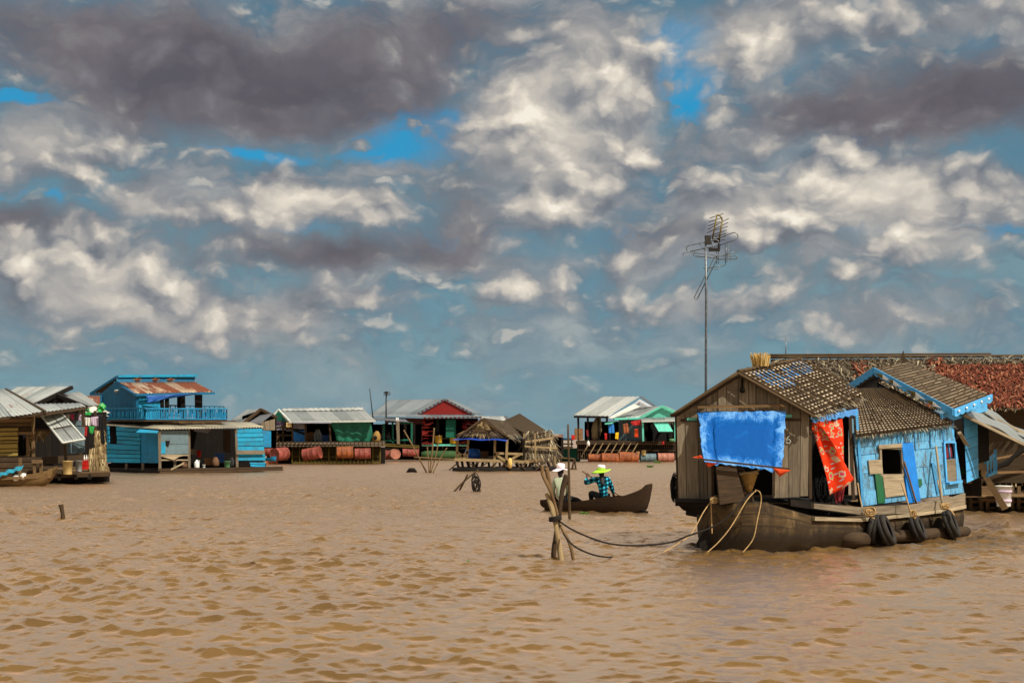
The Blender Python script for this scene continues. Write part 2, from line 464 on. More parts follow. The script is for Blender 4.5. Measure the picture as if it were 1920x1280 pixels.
tin('rusty_tin', '#8c7860', '#a8967c', '#6e3412', .62, .7)
tin('streaked_tin', '#6c7472', '#9da19b', '#6a2814', .3, .8)
tin('beige_tin', '#7d7866', '#a09880', '#7a5a30', .1)
thatch_m('thatch', '#5c4a30', '#a08c64', '#c4b288')
thatch_m('grey_thatch', '#352c22', '#786c56', '#a09478')
thatch_m('dark_thatch', '#221a12', '#4c3e2c', '#6a583e')
thatch_m('red_thatch', '#471e10', '#7a3f28', '#8e5a40')
wood('batten_wood', '#958671', '#bdb19c', st=.55, var=.6)
plain('moss', '#2c4a24', .8, .4, 2)
thatch_m('straw', '#b08a3c', '#e0c078', '#f0dca0')
plain('blue_tarp_dark', '#1840a0', .5, .3, 2)
plain('sky_cloth', '#5b9fe0', .6, .25, 5, trans=.3)
plain('green_tarp', '#0b5a44', .6, .3, 2)
plain('grey_tarp', '#75757c', .6, .25, 3)
plain('purple_tarp', '#3a2a38', .7, .3, 3)
plain('teal_tarp', '#1c8298', .5, .3, 3)
plain('drum_red', '#8a463c', .65, .35, 2.2, c2='#5e2a1c')
plain('drum_orange', '#96542c', .7, .35, 2.2, c2='#5c3018')
plain('drum_pink', '#9a6450', .6, .3, 3)
plain('orange_cloth', '#e2501a', .7, .2, 5, trans=.25)
plain('red_cloth', '#a8201c', .75, .25, 5)
plain('maroon_cloth', '#6a1218', .75, .25, 5)
plain('pink_cloth', '#d8487a', .75, .2, 5)
plain('white_cloth', '#d8d6cc', .8, .12, 5, trans=.2)
plain('lilac_cloth', '#b8a4b4', .8, .12, 5)
plain('green_cloth', '#2e9c48', .75, .2, 5)
plain('yellow_cloth', '#d8b018', .75, .2, 5)
plain('blue_cloth', '#2672b8', .75, .2, 5)
plain('black_cloth', '#121214', .85, .3, 5)
plain('beige_plastic', '#c0a870', .4, .12, 6)
plain('white_plastic', '#d4d4cc', .35, .1, 6)
plain('grey_plastic', '#8a8c8a', .45, .2, 6)
plain('red_plastic', '#b02018', .4, .2, 6)
plain('green_plastic', '#5a8a60', .45, .2, 6)
plain('blue_plastic', '#2458a0', .4, .2, 6)
plain('yellow_plastic', '#c89a20', .4, .15, 6)
plain('rubber', '#191715', .8, .4, 9, c2='#2b2721')
plain('rope', '#a88a5c', .9, .3, 30)
plain('dark_rope', '#1f1913', .9, .3, 30)
plain('net_black', '#0e0d0c', .9, .4, 20)
plain('steel', '#6a6e70', .4, .35, 12, metal=.7)
plain('dark_steel', '#2c2a26', .5, .35, 12, metal=.5)
plain('yellow_steel', '#6a5a1a', .5, .3, 12, metal=.2)
plain('skin', '#4a3024', .6, .12, 20)
plain('hair', '#0c0a09', .6, .3, 30)
plain('eye', '#d8d4cc', .3, .02, 30)
plain('lip', '#5a2c26', .6, .1, 30)
plain('pale_green_shirt', '#9aa48a', .85, .15, 9)
plain('hat_white', '#e8dce2', .8, .06, 9)
plain('hat_lime', '#b4e83c', .7, .08, 9, trans=.3)
plain('leaf', '#4c7a24', .6, .4, 9, trans=.25)
plain('cardboard', '#7a5836', .85, .25, 6)
plain('wicker', '#8a6a34', .8, .4, 40)
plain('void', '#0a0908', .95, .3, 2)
plain('mud_pot', '#6a4c34', .8, .25, 6)
plain('jute_sack', '#7c6c4c', .9, .25, 8)
# blue woven tarpaulin
m, N = newmat('blue_tarp')
uv = N.n('ShaderNodeTexCoord').outputs['UV']
a = N.noise(N.scale(uv, 7, 5), 1, 5, .7); b = N.noise(N.scale(uv, 3, 3), 1, 5, .7); w = N.noise(N.scale(uv, 120, 14), 1, 2, .6); w2 = N.noise(N.scale(uv, 14, 120), 1, 2, .6)
sp = N.n('ShaderNodeSeparateXYZ', Vector=uv)
edge = N.math('MINIMUM', N.math('MINIMUM', sp.outputs[0], N.math('SUBTRACT', 1.42, sp.outputs[0])), N.math('MINIMUM', N.math('MULTIPLY', sp.outputs[1], .9), N.math('MULTIPLY', N.math('SUBTRACT', 1.02, sp.outputs[1]), 1.2)))
worn = N.math('ADD', N.mr(edge, .08, .24, .15, 0), N.math('ADD', N.math('MULTIPLY', a, .35), N.math('ADD', N.math('MULTIPLY', b, .35), N.math('ADD', N.math('MULTIPLY', w, .15), N.math('MULTIPLY', w2, .15)))))
c = N.mix(N.mr(worn, .54, .72), hexc('#064a90'), hexc('#1070c4'))
c = N.mix(N.mr(worn, .60, .78), c, hexc('#86b8de'))
finish(N, c, .7, N.math('ADD', w, w2), .2, .003, spec=.08, trans=.02)
# red printed cloth: pale generic blossoms and small grey dashes
m, N = newmat('red_print')
uv = N.n('ShaderNodeTexCoord').outputs['UV']
vo = N.n('ShaderNodeTexVoronoi', {'voronoi_dimensions': '2D'}, Vector=N.scale(uv, 5.2, 4.6), Scale=1.0, Randomness=.55)
vd = N.math('ADD', vo.outputs['Distance'], N.mr(N.noise(uv, 16, 2), .3, .7, -.16, .16))
vc = N.n('ShaderNodeSeparateColor', Color=vo.outputs['Color']).outputs[0]
base = N.mix(N.mr(N.noise(uv, 5, 4), .3, .7), hexc('#c02a10'), hexc('#e0401a'))
c = N.mix(N.mr(vd, .26, .23), base, hexc('#b8a888'))
c = N.mix(N.math('MULTIPLY', N.mr(vd, .2, .18), N.math('GREATER_THAN', vc, .5)), c, hexc('#7ca050'))
c = N.mix(N.mr(vd, .1, .085), c, hexc('#c83c5c'))
vo2 = N.n('ShaderNodeTexVoronoi', {'voronoi_dimensions': '2D'}, Vector=N.vm('ADD', N.scale(uv, 5, 12), (3.3, 1.7, 0)), Scale=1.0, Randomness=.6)
c = N.mix(N.math('MULTIPLY', N.mr(vo2.outputs['Distance'], .17, .14), N.mr(vd, .3, .34)), c, hexc('#a8a0a0'))
finish(N, c, .8, N.noise(uv, 90, 2), .15, .003, spec=.1, trans=.15)
# plaid shirt
m, N = newmat('plaid')
o = N.n('ShaderNodeTexCoord').outputs['Object']; sp = N.n('ShaderNodeSeparateXYZ', Vector=o)
x = N.math('ADD', sp.outputs[0], N.math('MULTIPLY', sp.outputs[1], .7))
sx = N.math('SINE', N.math('MULTIPLY', x, 62)); sz = N.math('SINE', N.math('MULTIPLY', N.math('ADD', sp.outputs[2], N.math('MULTIPLY', x, -.25)), 66))
k = N.math('ADD', N.mr(sx, -.2, .3, 0, .5), N.mr(sz, -.2, .3, 0, .5))
c = N.mix(N.mr(k, .3, .62), hexc('#06181e'), hexc('#0e5a74')); c = N.mix(N.mr(k, .8, .97), c, hexc('#3cb4cc'))
finish(N, c, .85, spec=.1)
# wet houseboat hull (planked, weed stained at the waterline, overhang shade painted into the dark band)
m, N = newmat('barge_hull')
tc = N.n('ShaderNodeTexCoord'); uv = tc.outputs['UV']; g = N.n('ShaderNodeNewGeometry'); z = N.n('ShaderNodeSeparateXYZ', Vector=g.outputs['Position']).outputs[2]
a = N.noise(N.scale(uv, 1.5, 12), 1, 6, .65); b = N.noise(N.scale(uv, 4, 1.3), 1, 5, .65); d = N.noise(N.scale(uv, 1.2, .7), 1.5, 4, .6)
c = N.mix(N.mr(a, .35, .65), hexc('#2e2112'), hexc('#574322'))
c = N.mix(N.mr(b, .5, .68, 0, .7), c, hexc('#8a7450'))
c = N.mix(N.mr(d, .44, .62, 0, .7), c, hexc('#20160b'))
hh = N.n('ShaderNodeSeparateXYZ', Vector=uv).outputs[1]
sm_ = N.math('LESS_THAN', N.math('FRACT', N.math('ADD', N.math('DIVIDE', hh, .19), N.mr(a, .3, .7, -.04, .04))), .09)
c = N.mix(N.math('MULTIPLY', sm_, .75), c, hexc('#150f08'))
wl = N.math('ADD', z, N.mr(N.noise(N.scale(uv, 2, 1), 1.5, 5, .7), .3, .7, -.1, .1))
c = N.mix(N.mr(wl, .24, .38, .93, 0), c, hexc('#120d07'))  # wet band raised higher to paint in the shadow of the overhang
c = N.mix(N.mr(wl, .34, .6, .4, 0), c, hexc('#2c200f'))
finish(N, c, N.mr(wl, .15, .3, .4, .85), a, .4, .01)
# ------------------------------------------------------------------ camera, sun, sky, water
cam = bpy.data.cameras.new('camera'); co = bpy.data.objects.new('camera', cam); col.objects.link(co); sc.camera = co
co.location = (0, 0, EYE); co.rotation_euler = (math.pi/2, 0, 0)
cam.sensor_width = 36; cam.lens = F/1920*36; cam.shift_y = (HZ-640)/1920; cam.clip_start = .1; cam.clip_end = 20000
sc.render.resolution_x = 1024; sc.render.resolution_y = 682
sun_dir = Vector((.62, -.60, .98)).normalized()
sl = bpy.data.lights.new('sun', 'SUN'); sl.energy = 5.0; sl.angle = math.radians(.5); sl.color = (1, .93, .82)
so = bpy.data.objects.new('sun', sl); col.objects.link(so); so.rotation_euler = (-sun_dir).to_track_quat('-Z', 'Y').to_euler(); so.location = (20, -20, 40)
vs = sc.view_settings; vs.view_transform = 'Standard'; vs.look = 'None'; vs.gamma = 1; vs.exposure = .22; vs.use_curve_mapping = False

w = bpy.data.worlds.new('World'); sc.world = w; w.use_nodes = True; N = NT(w.node_tree)
sky = N.n('ShaderNodeTexSky', {'sky_type': 'NISHITA', 'sun_disc': False, 'sun_elevation': math.asin(sun_dir.z), 'sun_rotation': math.atan2(sun_dir.x, sun_dir.y), 'air_density': 1.3, 'dust_density': .6, 'ozone_density': 3.0})
d = N.n('ShaderNodeTexCoord').outputs['Generated']
s3 = N.n('ShaderNodeSeparateXYZ', Vector=d)
az = N.math('ARCTAN2', s3.outputs[0], s3.outputs[1])
el = N.math('ARCSINE', s3.outputs[2])
# sky coordinates: azimuth and height above the horizon in tenths of a radian
q0 = N.n('ShaderNodeCombineXYZ', X=N.math('MULTIPLY', az, 10), Y=N.math('MULTIPLY', el, 10)).outputs[0]
def centred(vec, amp): return N.scale(N.vm('SUBTRACT', vec, (.5, .5, .5)), amp, amp, 0)
def n2d(vec, sc_, det): return N.n('ShaderNodeTexNoise', {'noise_dimensions': '2D'}, Vector=vec, Scale=sc_, Detail=det, Roughness=.6).outputs[1]
wp1 = centred(n2d(q0, .9, 1), .3)
wp2 = centred(n2d(N.scale(q0, 1, 1.25), 2.6, 4), .2)
q = N.vm('ADD', q0, N.vm('ADD', wp1, wp2))
def blobs(lst, acc=None):
    for (u, v, ru, rv, a) in lst:
        A = math.atan((u-960)/F)*10; E = math.atan2(HZ-v, math.hypot(F, u-960))*10
        ru /= 266.7; rv /= 266.7
        p = N.vm('MULTIPLY_ADD', q, (1/ru, 1/rv, 0), (-A/ru, -E/rv, 0))
        g = N.math('POWER', .3679, N.vm('DOT_PRODUCT', p, p))
        acc = N.math('MULTIPLY_ADD', g, a, acc if acc is not None else 0.0)
    return acc
light = [(250, 600, 260, 40, .3), (120, 540, 160, 30, .22), (620, 620, 220, 30, .18), (900, 560, 160, 30, .18), (1380, 470, 150, 30, .25), (1780, 480, 120, 40, .25), (1250, 560, 160, 26, .2), (1500, 540, 180, 30, .16), (430, 700, 300, 16, .1),   # (u, v, ru, rv, strength)
 (1085, 150, 150, 75, .52), (1010, 215, 120, 60, .34), (1060, 350, 120, 75, .42), (960, 300, 90, 40, .25), (1010, 405, 80, 34, .35),
 (1620, 345, 170, 60, .5), (1800, 370, 150, 50, .42), (1500, 400, 90, 36, .32), (1420, 110, 95, 55, .42), (1330, 400, 80, 55, .28),
 (530, 370, 60, 42, .55), (650, 395, 100, 34, .62), (275, 375, 60, 34, .5), (370, 412, 50, 16, .35), (650, 270, 30, 45, .32),
 (130, 270, 160, 70, .32), (30, 310, 90, 60, .25), (80, 480, 110, 36, .4), (180, 500, 110, 50, .26), (380, 475, 110, 40, .22),
 (330, 590, 170, 46, .26), (560, 560, 90, 40, .2), (1010, 510, 80, 34, .34), (1160, 490, 90, 26, .24), (690, 567, 42, 12, .3), (800, 565, 26, 10, .22),
 (1750, 30, 300, 50, .42), (1250, 20, 170, 40, .2), (1300, 590, 130, 22, .2), (1560, 600, 190, 40, .16), (1830, 600, 120, 24, .2), (1640, 480, 200, 40, .15),
 (700, 50, 60, 40, .25), (560, 150, 70, 22, .16), (1640, 620, 120, 26, .14), (500, 690, 120, 14, .1), (460, 330, 120, 40, .12), (1200, 270, 80, 50, .18), (1490, 260, 130, 46, .2)]
dark = [
 (330, 120, 330, 90, .42), (560, 190, 240, 70, .36), (860, 50, 190, 60, .32), (120, 60, 220, 60, .16), (1780, 150, 190, 60, .42), (1900, 210, 120, 60, .25),
 (1600, 240, 170, 40, .3), (1290, 330, 90, 60, .25), (960, 235, 40, 40, .3), (1140, 290, 50, 50, .16), (830, 400, 110, 60, .26), (60, 425, 150, 40, .36), (420, 400, 80, 40, .2),
 (60, 590, 110, 34, .26), (520, 480, 150, 34, .26), (820, 470, 150, 34, .24), (1200, 440, 130, 32, .26), (1500, 450, 200, 26, .2), (640, 500, 130, 30, .2), (1480, 200, 90, 30, .2),
 (440, 655, 200, 10, .12), (860, 600, 300, 16, .1), (1430, 530, 190, 24, .14), (700, 640, 260, 12, .08)]
blue = [(1290, 110, 75, 62, 1.15), (1240, 80, 60, 30, .6), (790, 215, 80, 34, .9), (735, 275, 85, 30, .9), (480, 290, 110, 16, .75), (45, 188, 50, 16, .9), (1310, 190, 60, 40, .5), (1600, 265, 60, 16, .6),
 (860, 450, 160, 26, .35), (60, 375, 100, 12, .5), (1660, 440, 180, 16, .4), (560, 440, 100, 18, .3), (870, 265, 60, 60, .4), (1180, 430, 80, 20, .35), (1880, 455, 60, 22, .45)]
gl = blobs([(u, v, ru*1.3, rv*1.25, k) for u, v, ru, rv, k in light], .0)
gd = blobs([(u, v, ru*1.28, rv*1.2, k) for u, v, ru, rv, k in dark], .0)
bl = blobs(blue, .0)
def lin(*c): return (*[((x/255)/12.92 if x/255 <= .04045 else ((x/255+.055)/1.055)**2.4) for x in c], 1)
def ramp(f, pts):
    cr = N.n('ShaderNodeValToRGB', i0=f); r = cr.color_ramp
    r.elements[0].position = pts[0][0]; r.elements[0].color = lin(*pts[0][1]); r.elements[1].position = pts[-1][0]; r.elements[1].color = lin(*pts[-1][1])
    for p_, c_ in pts[1:-1]: e = r.elements.new(p_); e.color = lin(*c_)
    return cr.outputs[0]
def noi(vec, scale, det, rough): return N.n('ShaderNodeTexNoise', {'noise_dimensions': '2D'}, Vector=vec, Scale=scale, Detail=det, Roughness=rough).outputs[0]
def bil(st, sc_, off, det):
    """cauliflower noise: fractal noise plus rounded cells"""
    p = N.vm('ADD', N.scale(q, 1, st), off)
    v = N.n('ShaderNodeTexVoronoi', {'voronoi_dimensions': '2D', 'feature': 'F1'}, Vector=p, Scale=sc_*1.15, Detail=det, Roughness=.55, Lacunarity=2.1, Randomness=1.0).outputs[0]
    return N.math('ADD', N.math('MULTIPLY', noi(p, sc_, det+4, .52), .45), N.math('MULTIPLY', N.mr(v, 0, .9, .74, .06), .68))
# 1 veil of far teal air, brighter near the horizon
nh = noi(N.scale(q, 1, 1.5), .95, 4, .55)
c = ramp(N.math('ADD', N.mr(el, 0, .30, .62, .25), N.math('MULTIPLY', N.math('SUBTRACT', nh, .5), .5)), [(0, (62, 100, 124)), (.3, (84, 122, 142)), (.6, (112, 144, 154)), (1, (146, 165, 168))])
# soft grey cloud sheet
n4 = noi(N.vm('ADD', N.scale(q, 1, 2.0), (7.3, 2.2, 0)), 1.25, 6, .56)
g4 = ramp(N.math('ADD', N.math('MULTIPLY', N.math('SUBTRACT', n4, .5), 2.2), .45), [(0, (88, 98, 112)), (.4, (112, 118, 126)), (.7, (142, 143, 145)), (1, (176, 172, 165))])
c = N.mix(N.math('MULTIPLY', N.mr(n4, .36, .58, 0, .88, True), N.mr(el, .02, .14, .25, 1, True)), c, g4)
# 2 rows of small cumulus
s1 = bil(2.0, 2.0, (3.1, 1.7, 0), 2.0); s2 = bil(2.0, 2.0, (3.17, 1.88, 0), 1.0)
srel = N.math('MULTIPLY', N.math('SUBTRACT', s1, s2), 1.8)
st_ = N.math('ADD', N.math('ADD', N.math('MULTIPLY', N.math('SUBTRACT', s1, .5), 2.0), srel), .42)
sm = ramp(st_, [(0, (82, 104, 122)), (.25, (100, 118, 132)), (.5, (124, 136, 142)), (.8, (150, 154, 154)), (1, (176, 174, 168))])
sa = N.mr(N.math('ADD', s1, N.math('MULTIPLY', nh, .35)), .42, .86, 0, .88, True)
sa = N.math('MULTIPLY', sa, N.mr(el, .015, .09, .25, 1, True))
c = N.mix(sa, c, sm)
# 3 gaps of clear blue
n1 = bil(1.4, 1.5, (0, 0, 0), 2.5); n2 = bil(1.4, 1.5, (.07, .14, 0), 1.5)
deep = N.mix(.1, lin(0, 138, 186)[:3], N.mix(1, sky.outputs[0], (.1, .1, .1), 'MULTIPLY'))
c = N.mix(N.mr(N.math('SUBTRACT', bl, N.mr(s1, .35, .68, .05, 1.0)), .06, .62, 0, 1, True), c, deep)
# 4 dark banks, flat and soft
dd = N.math('ADD', gd, N.math('MULTIPLY', N.math('SUBTRACT', nh, .5), .5))
dd = N.math('ADD', dd, N.math('MULTIPLY', N.math('SUBTRACT', n1, .5), .45))
dcol = ramp(N.math('ADD', N.math('MULTIPLY', N.math('SUBTRACT', n1, .5), 1.3), N.mr(dd, .1, .6, .62, .30)), [(0, (84, 79, 87)), (.3, (102, 97, 103)), (.6, (122, 120, 124)), (1, (158, 154, 152))])
c = N.mix(N.mr(dd, -.06, .44, 0, .93, True), c, dcol)
# 5 big sunlit cumulus
rel = N.math('MULTIPLY', N.math('SUBTRACT', n1, n2), 1.35)
ld = N.math('ADD', gl, N.math('MULTIPLY', N.math('SUBTRACT', n1, .5), .62))
lt = N.math('ADD', N.math('ADD', N.math('MULTIPLY', ld, 1.05), rel), .16)
lt = N.math('ADD', lt, N.math('MULTIPLY', N.math('SUBTRACT', s1, .5), .5))
lcol = ramp(lt, [(0, (104, 108, 116)), (.25, (130, 132, 136)), (.45, (160, 157, 154)), (.65, (190, 183, 173)), (.85, (216, 207, 192)), (1, (232, 224, 210))])
c = N.mix(N.mr(ld, .06, .36, 0, .96, True), c, lcol)
c = N.mix(N.mr(el, .30, .5, 0, .9, True), c, (.84, .76, .68))  # unseen upper sky brightened, added to lift the water and the fill
below = N.math('LESS_THAN', el, 0.0)
c = N.mix(below, c, lin(120, 110, 96)[:3])
bg = N.n('ShaderNodeBackground', Color=N.mix(1, c, (10, 10, 10), 'MULTIPLY'), Strength=.1)
N.n('ShaderNodeOutputWorld', Surface=bg.outputs[0])

# muddy lake
m, N = newmat('muddy_water')
g = N.n('ShaderNodeNewGeometry').outputs['Position']
dist = N.vm('LENGTH', g)
a = N.noise(N.scale(g, .8, 1.5), .35, 4, .55)
c = N.mix(N.mr(a, .35, .65), (.088,.048,.012), (.125,.070,.019))
rip = N.noise(g, 9, 4, .65); rip2 = N.noise(g, 2.9, 4, .6)
h = N.math('ADD', N.math('MULTIPLY', rip, .6), rip2)
bp = N.n('ShaderNodeBump', Height=h, Distance=.085); N.t.links.new(N.mr(dist, 12, 40, .14, 1.0), bp.inputs['Strength'])
# silty water: a matt muddy body under a warm reflecting film that takes over at grazing angles
body = N.n('ShaderNodeBsdfDiffuse', Color=c, Normal=bp.outputs[0])
film = N.n('ShaderNodeBsdfGlossy', Color=(.97, .75, .57, 1), Roughness=.28, Normal=bp.outputs[0])
fac = N.n('ShaderNodeLayerWeight', Blend=.5, Normal=bp.outputs[0]).outputs['Facing']
mxs = N.n('ShaderNodeMixShader', i0=N.mr(fac, .62, .83, .06, .90), i1=body.outputs[0], i2=film.outputs[0])
N.n('ShaderNodeOutputMaterial', Surface=mxs.outputs[0])
def make_water():
    r = [0.0, 1.5, 3.0, 4.5, 6.0, 7.5, 8.6]
    while r[-1] < 90: r.append(r[-1]*1.0031)
    while r[-1] < 9000: r.append(r[-1]*1.06)
    r = np.array(r)
    th = np.concatenate([np.linspace(-180, -60, 40), np.linspace(-60, -23, 90)[1:], np.linspace(-23, 23, 680)[1:], np.linspace(23, 60, 90)[1:], np.linspace(60, 180, 40)[1:]])
    th = np.radians(th); R, TH = np.meshgrid(r, th, indexing='ij')
    X = R*np.sin(TH); Y = R*np.cos(TH); Z = np.zeros_like(X); DX = np.zeros_like(X); DY = np.zeros_like(X)
    rs = np.random.RandomState(5)
    for i in range(190):
        L = .07*(.60/.07)**(rs.rand()**.85) if i % 6 else rs.uniform(.6, 1.5); k = 2*np.pi/L
        an = rs.normal(0.10, .72); kx, ky = np.sin(an), np.cos(an)
        amp = .0042*L**.95*rs.uniform(.5, 1.4)*(.6 if L > .6 else 1)
        f = np.clip((L/(R*.0031*2.3+1e-6))-.6, 0, 1)*np.clip((L/(R*.0012*1.8+1e-6))-.6, 0, 1)
        ph = k*(kx*X+ky*Y)+rs.rand()*6.28
        Z += amp*f*np.cos(ph); DX -= amp*f*kx*np.sin(ph)*1.15; DY -= amp*f*ky*np.sin(ph)*1.15
    # patches of livelier and calmer water
    gst = 1+.35*np.sin(X*.31+1.2*np.sin(Y*.17))*np.sin(Y*.23+X*.11+1)
    fade = np.clip((100-R)/40, 0, 1)*gst
    fade = fade*(1+np.clip((R-13)/22, 0, 1)*.75)
    Z *= fade; X = X+DX*fade; Y = Y+DY*fade
    nr, nt = R.shape
    vs_ = np.stack([X, Y, Z], -1).reshape(-1, 3).astype(np.float32)
    i, j = np.meshgrid(np.arange(nr-1), np.arange(nt-1), indexing='ij')
    q = np.stack([i*nt+j, i*nt+j+1, (i+1)*nt+j+1, (i+1)*nt+j], -1).reshape(-1, 4).astype(np.int32)[:, ::-1]
    me = bpy.data.meshes.new('water'); n = len(q)
    me.vertices.add(len(vs_)); me.vertices.foreach_set('co', vs_.ravel())
    me.loops.add(n*4); me.loops.foreach_set('vertex_index', q.ravel())
    me.polygons.add(n); me.polygons.foreach_set('loop_start', np.arange(n, dtype=np.int32)*4)
    me.polygons.foreach_set('use_smooth', np.ones(n, dtype=bool))
    me.update(calc_edges=True); me.validate()
    me.materials.append(MATS['muddy_water'])
    o = bpy.data.objects.new('water', me); col.objects.link(o); o['kind'] = 'structure'
make_water()
# ------------------------------------------------------------------ helpers for repeated kinds of things
def cat_rope(p0, p1, sag, n=14):
    p0 = Vector(p0); p1 = Vector(p1)
    return [p0.lerp(p1, k/n)-V(0, 0, sag*4*(k/n)*(1-k/n)) for k in range(n+1)]
def smooth_path(pts, n=6):
    pts = [Vector(p) for p in pts]; out = []
    for i in range(len(pts)-1):
        p0 = pts[max(i-1, 0)]; p1 = pts[i]; p2 = pts[i+1]; p3 = pts[min(i+2, len(pts)-1)]
        for k in range(n):
            t = k/n; out.append(.5*((2*p1)+(p2-p0)*t+(2*p0-5*p1+4*p2-p3)*t*t+(3*p1-p0-3*p2+p3)*t**3))
    out.append(pts[-1]); return out
def pole(mb, p0, p1, r0, r1=None, bend=.02, n=8, knots=False, seg=7):
    p0 = Vector(p0); p1 = Vector(p1); r1 = r1 or r0*.8; L = (p1-p0).length
    b = V(rnd.uniform(-1, 1), rnd.uniform(-1, 1), 0)*bend*L
    pts = [p0.lerp(p1, k/seg)+b*math.sin(math.pi*k/seg) for k in range(seg+1)]
    rr = [lerp(r0, r1, k/seg)*(1+(.14*rnd.random() if knots else 0)) for k in range(seg+1)]
    mb.tube(pts, rr, n)
def loft(mb, rings, closed=False, uvs=1):
    """rings: list of equal-length point lists"""
    n = len(rings[0]); i0 = len(mb.v); L = 0
    for r in rings: mb.v += [Vector(p) for p in r]
    for k in range(len(rings)-1):
        l1 = L+(Vector(rings[k+1][0])-Vector(rings[k][0])).length; h = 0
        for j in range(n-1):
            dh = (Vector(rings[k][j+1])-Vector(rings[k][j])).length
            mb.f.append((i0+k*n+j, i0+(k+1)*n+j, i0+(k+1)*n+j+1, i0+k*n+j+1)); mb.uv.append([(L, h), (l1, h), (l1, h+dh), (L, h+dh)])
            mb.mi.append(mb.m); mb.sm.append(mb.smooth); h += dh
        L = l1
def canoe(mb, bow, stern, width, zb, sheer, th=.035, n=22, fullness=.5, sternw=.35, bowup=1.0):
    """open wooden boat. bow/stern: gunwale end points; sheer(t): gunwale height; zb(t): keel height"""
    bow = Vector(bow); stern = Vector(stern); ax = (stern-bow); ax.z = 0; L = ax.length; ax.normalize(); sd = V(-ax.y, ax.x, 0)
    def hw(t): return width/2*max(0.03, (math.sin(math.pi*min(1, (t*(1-sternw/2)+.0)))**fullness))
    def ring(t, ins):
        zt = sheer(t); z0 = zb(t)+ins*.9; w = max(.006, hw(t)-ins); c = V(bow.x, bow.y, 0)+ax*(L*t); out = []
        for j in range(13):
            a = -1+2*j/12; k = abs(a)
            f = math.sin(k*math.pi/2)**.75; zz = z0+(zt-z0)*(k**2.3)
            out.append(c+sd*(math.copysign(f, a)*w)+V(0, 0, zz))
        return out
    mb.smooth = True
    ts = [i/n for i in range(n+1)]
    loft(mb, [ring(t, 0) for t in ts]); 
    inner = [ring(lerp(.02, .98, t), th)[::-1] for t in ts]; loft(mb, inner)
    mb.smooth = False
    for side in (0, -1):
        o = [ring(t, 0)[side] for t in ts]; i_ = [ring(lerp(.02, .98, t), th)[side] for t in ts]
        for k in range(n):
            q = [o[k], o[k+1], i_[k+1], i_[k]]
            q = q if side == 0 else q[::-1]
            mb.face([p+V(0, 0, .002) for p in q], [(L*k/n, 0), (L*(k+1)/n, 0), (L*(k+1)/n, .04), (L*k/n, .04)])
    for t, rev in ((0, False), (1, True)):
        r = ring(t, 0); mb.face(r if not rev else r[::-1], [(p.z, 0) for p in r])
    return ring
def bucket(name, c, r, h, mat, label, cat='bucket', hmat='steel', taper=.85, group=None, lip=True):
    t = T(name, label, cat, c, group); c = Vector(c)
    mb = MB(); mb.lathe([(r*taper*.97, .0), (r*taper, .01), (r, h), (r*1.06, h), (r*1.06, h-.02), (r*.97, h-.005), (r*taper*.93, .03), (.001, .03)], c, n=18)
    B(mb, 'body', mat, t)
    mb = MB(); mb.tube([c+V(math.cos(a)*r*1.07, -math.sin(a)*r*.4-.01, h-.02-math.sin(a)*h*.45) for a in [math.pi*k/8 for k in range(9)]], .006, 5)
    B(mb, 'handle', hmat, t); return t
def drum(name, c, ax, L, R, mat, label, group, org=None):
    t = T(name, label, 'drum', Vector(c)-V(0, 0, R), group)
    mb = MB(); ax = Vector(ax).normalized(); h = L/2
    mb.lathe([(R*.9, -h+.03), (R*.93, -h), (R*1.0, -h), (R*1.0, -h+.03), (R*.975, -h+.06), (R*.975, -h*.34), (R*1.0, -h*.32), (R*.975, -h*.30), (R*.975, h*.30), (R*1.0, h*.32), (R*.975, h*.34), (R*.975, h-.06), (R*1.0, h-.03), (R*1.0, h), (R*.93, h), (R*.9, h-.03)], c, ax, 24)
    B(mb, 'shell', mat, t)
    e = ax.orthogonal().normalized()
    mb = MB(); mb.lathe([(.035, -.015), (.035, .02), (.001, .02)], Vector(c)-ax*(h-.03)+e*R*.6, -ax, 10)
    B(mb, 'bung', mat, t); return t
def hang_cloth(name, pt, label, cat, mat, group=None, folds=5, amp=.03, th=.006, wob=.02, parent=None):
    mb = MB(); ph = rnd.random()*6
    w = (pt.at(1, 0)-pt.at(0, 0)).length; h = (pt.at(0, 1)-pt.at(0, 0)).length
    mb.grid(lambda a, b: pt.at(a+wob*math.sin(b*5+ph), b+.03*math.sin(a*9+ph)*b, amp*math.sin(a*folds*2*math.pi+ph+b)*(.3+.7*b)+.02), 22, 12, w, h, thick=th)
    return B(mb, name, mat, parent, label if parent is None else None, cat if parent is None else None, group if parent is None else None)

# ------------------------------------------------------------------ the near houseboat
HB = T('houseboat', 'houseboat of grey planks and peeling blue cabins on a wide brown barge hull', 'houseboat', P(1560, 1024, 24.6)*1.0)
ORG[HB] = Vector(HB.location)
# hull: near side stations (picture u, gunwale v, waterline v, distance)
st = [(1362, 944, 1034, 22.75), (1385, 940, 1034, 22.6), (1430, 940, 1034, 22.6), (1520, 966, 1031, 22.95), (1608, 972, 1028, 23.7), (1700, 960, 1020, 24.7), (1770, 952, 1012, 25.6), (1804, 946, 1004, 26.1)]
ax_h = V(.8, .6, 0); sd_h = V(-.6, .8, 0)
def hull_ring(k, wid):
    u, vg, vw, Y = st[k]; g = P(u, vg, Y); wl = P(u, vw, Y); wl.z = 0
    out = [g, g.lerp(wl, .35)-sd_h*.05, g.lerp(wl, .75)-sd_h*.02, wl+sd_h*.05, wl+sd_h*.18-V(0, 0, .3)]
    far = [p+sd_h*(wid+2*((g-p).dot(sd_h)))for p in out][::-1]
    return out+far
wd = [.5, .9, 1.35, 1.9, 2.2, 2.3, 2.2, 2.0]
rings = [hull_ring(k, wd[k]) for k in range(len(st))]
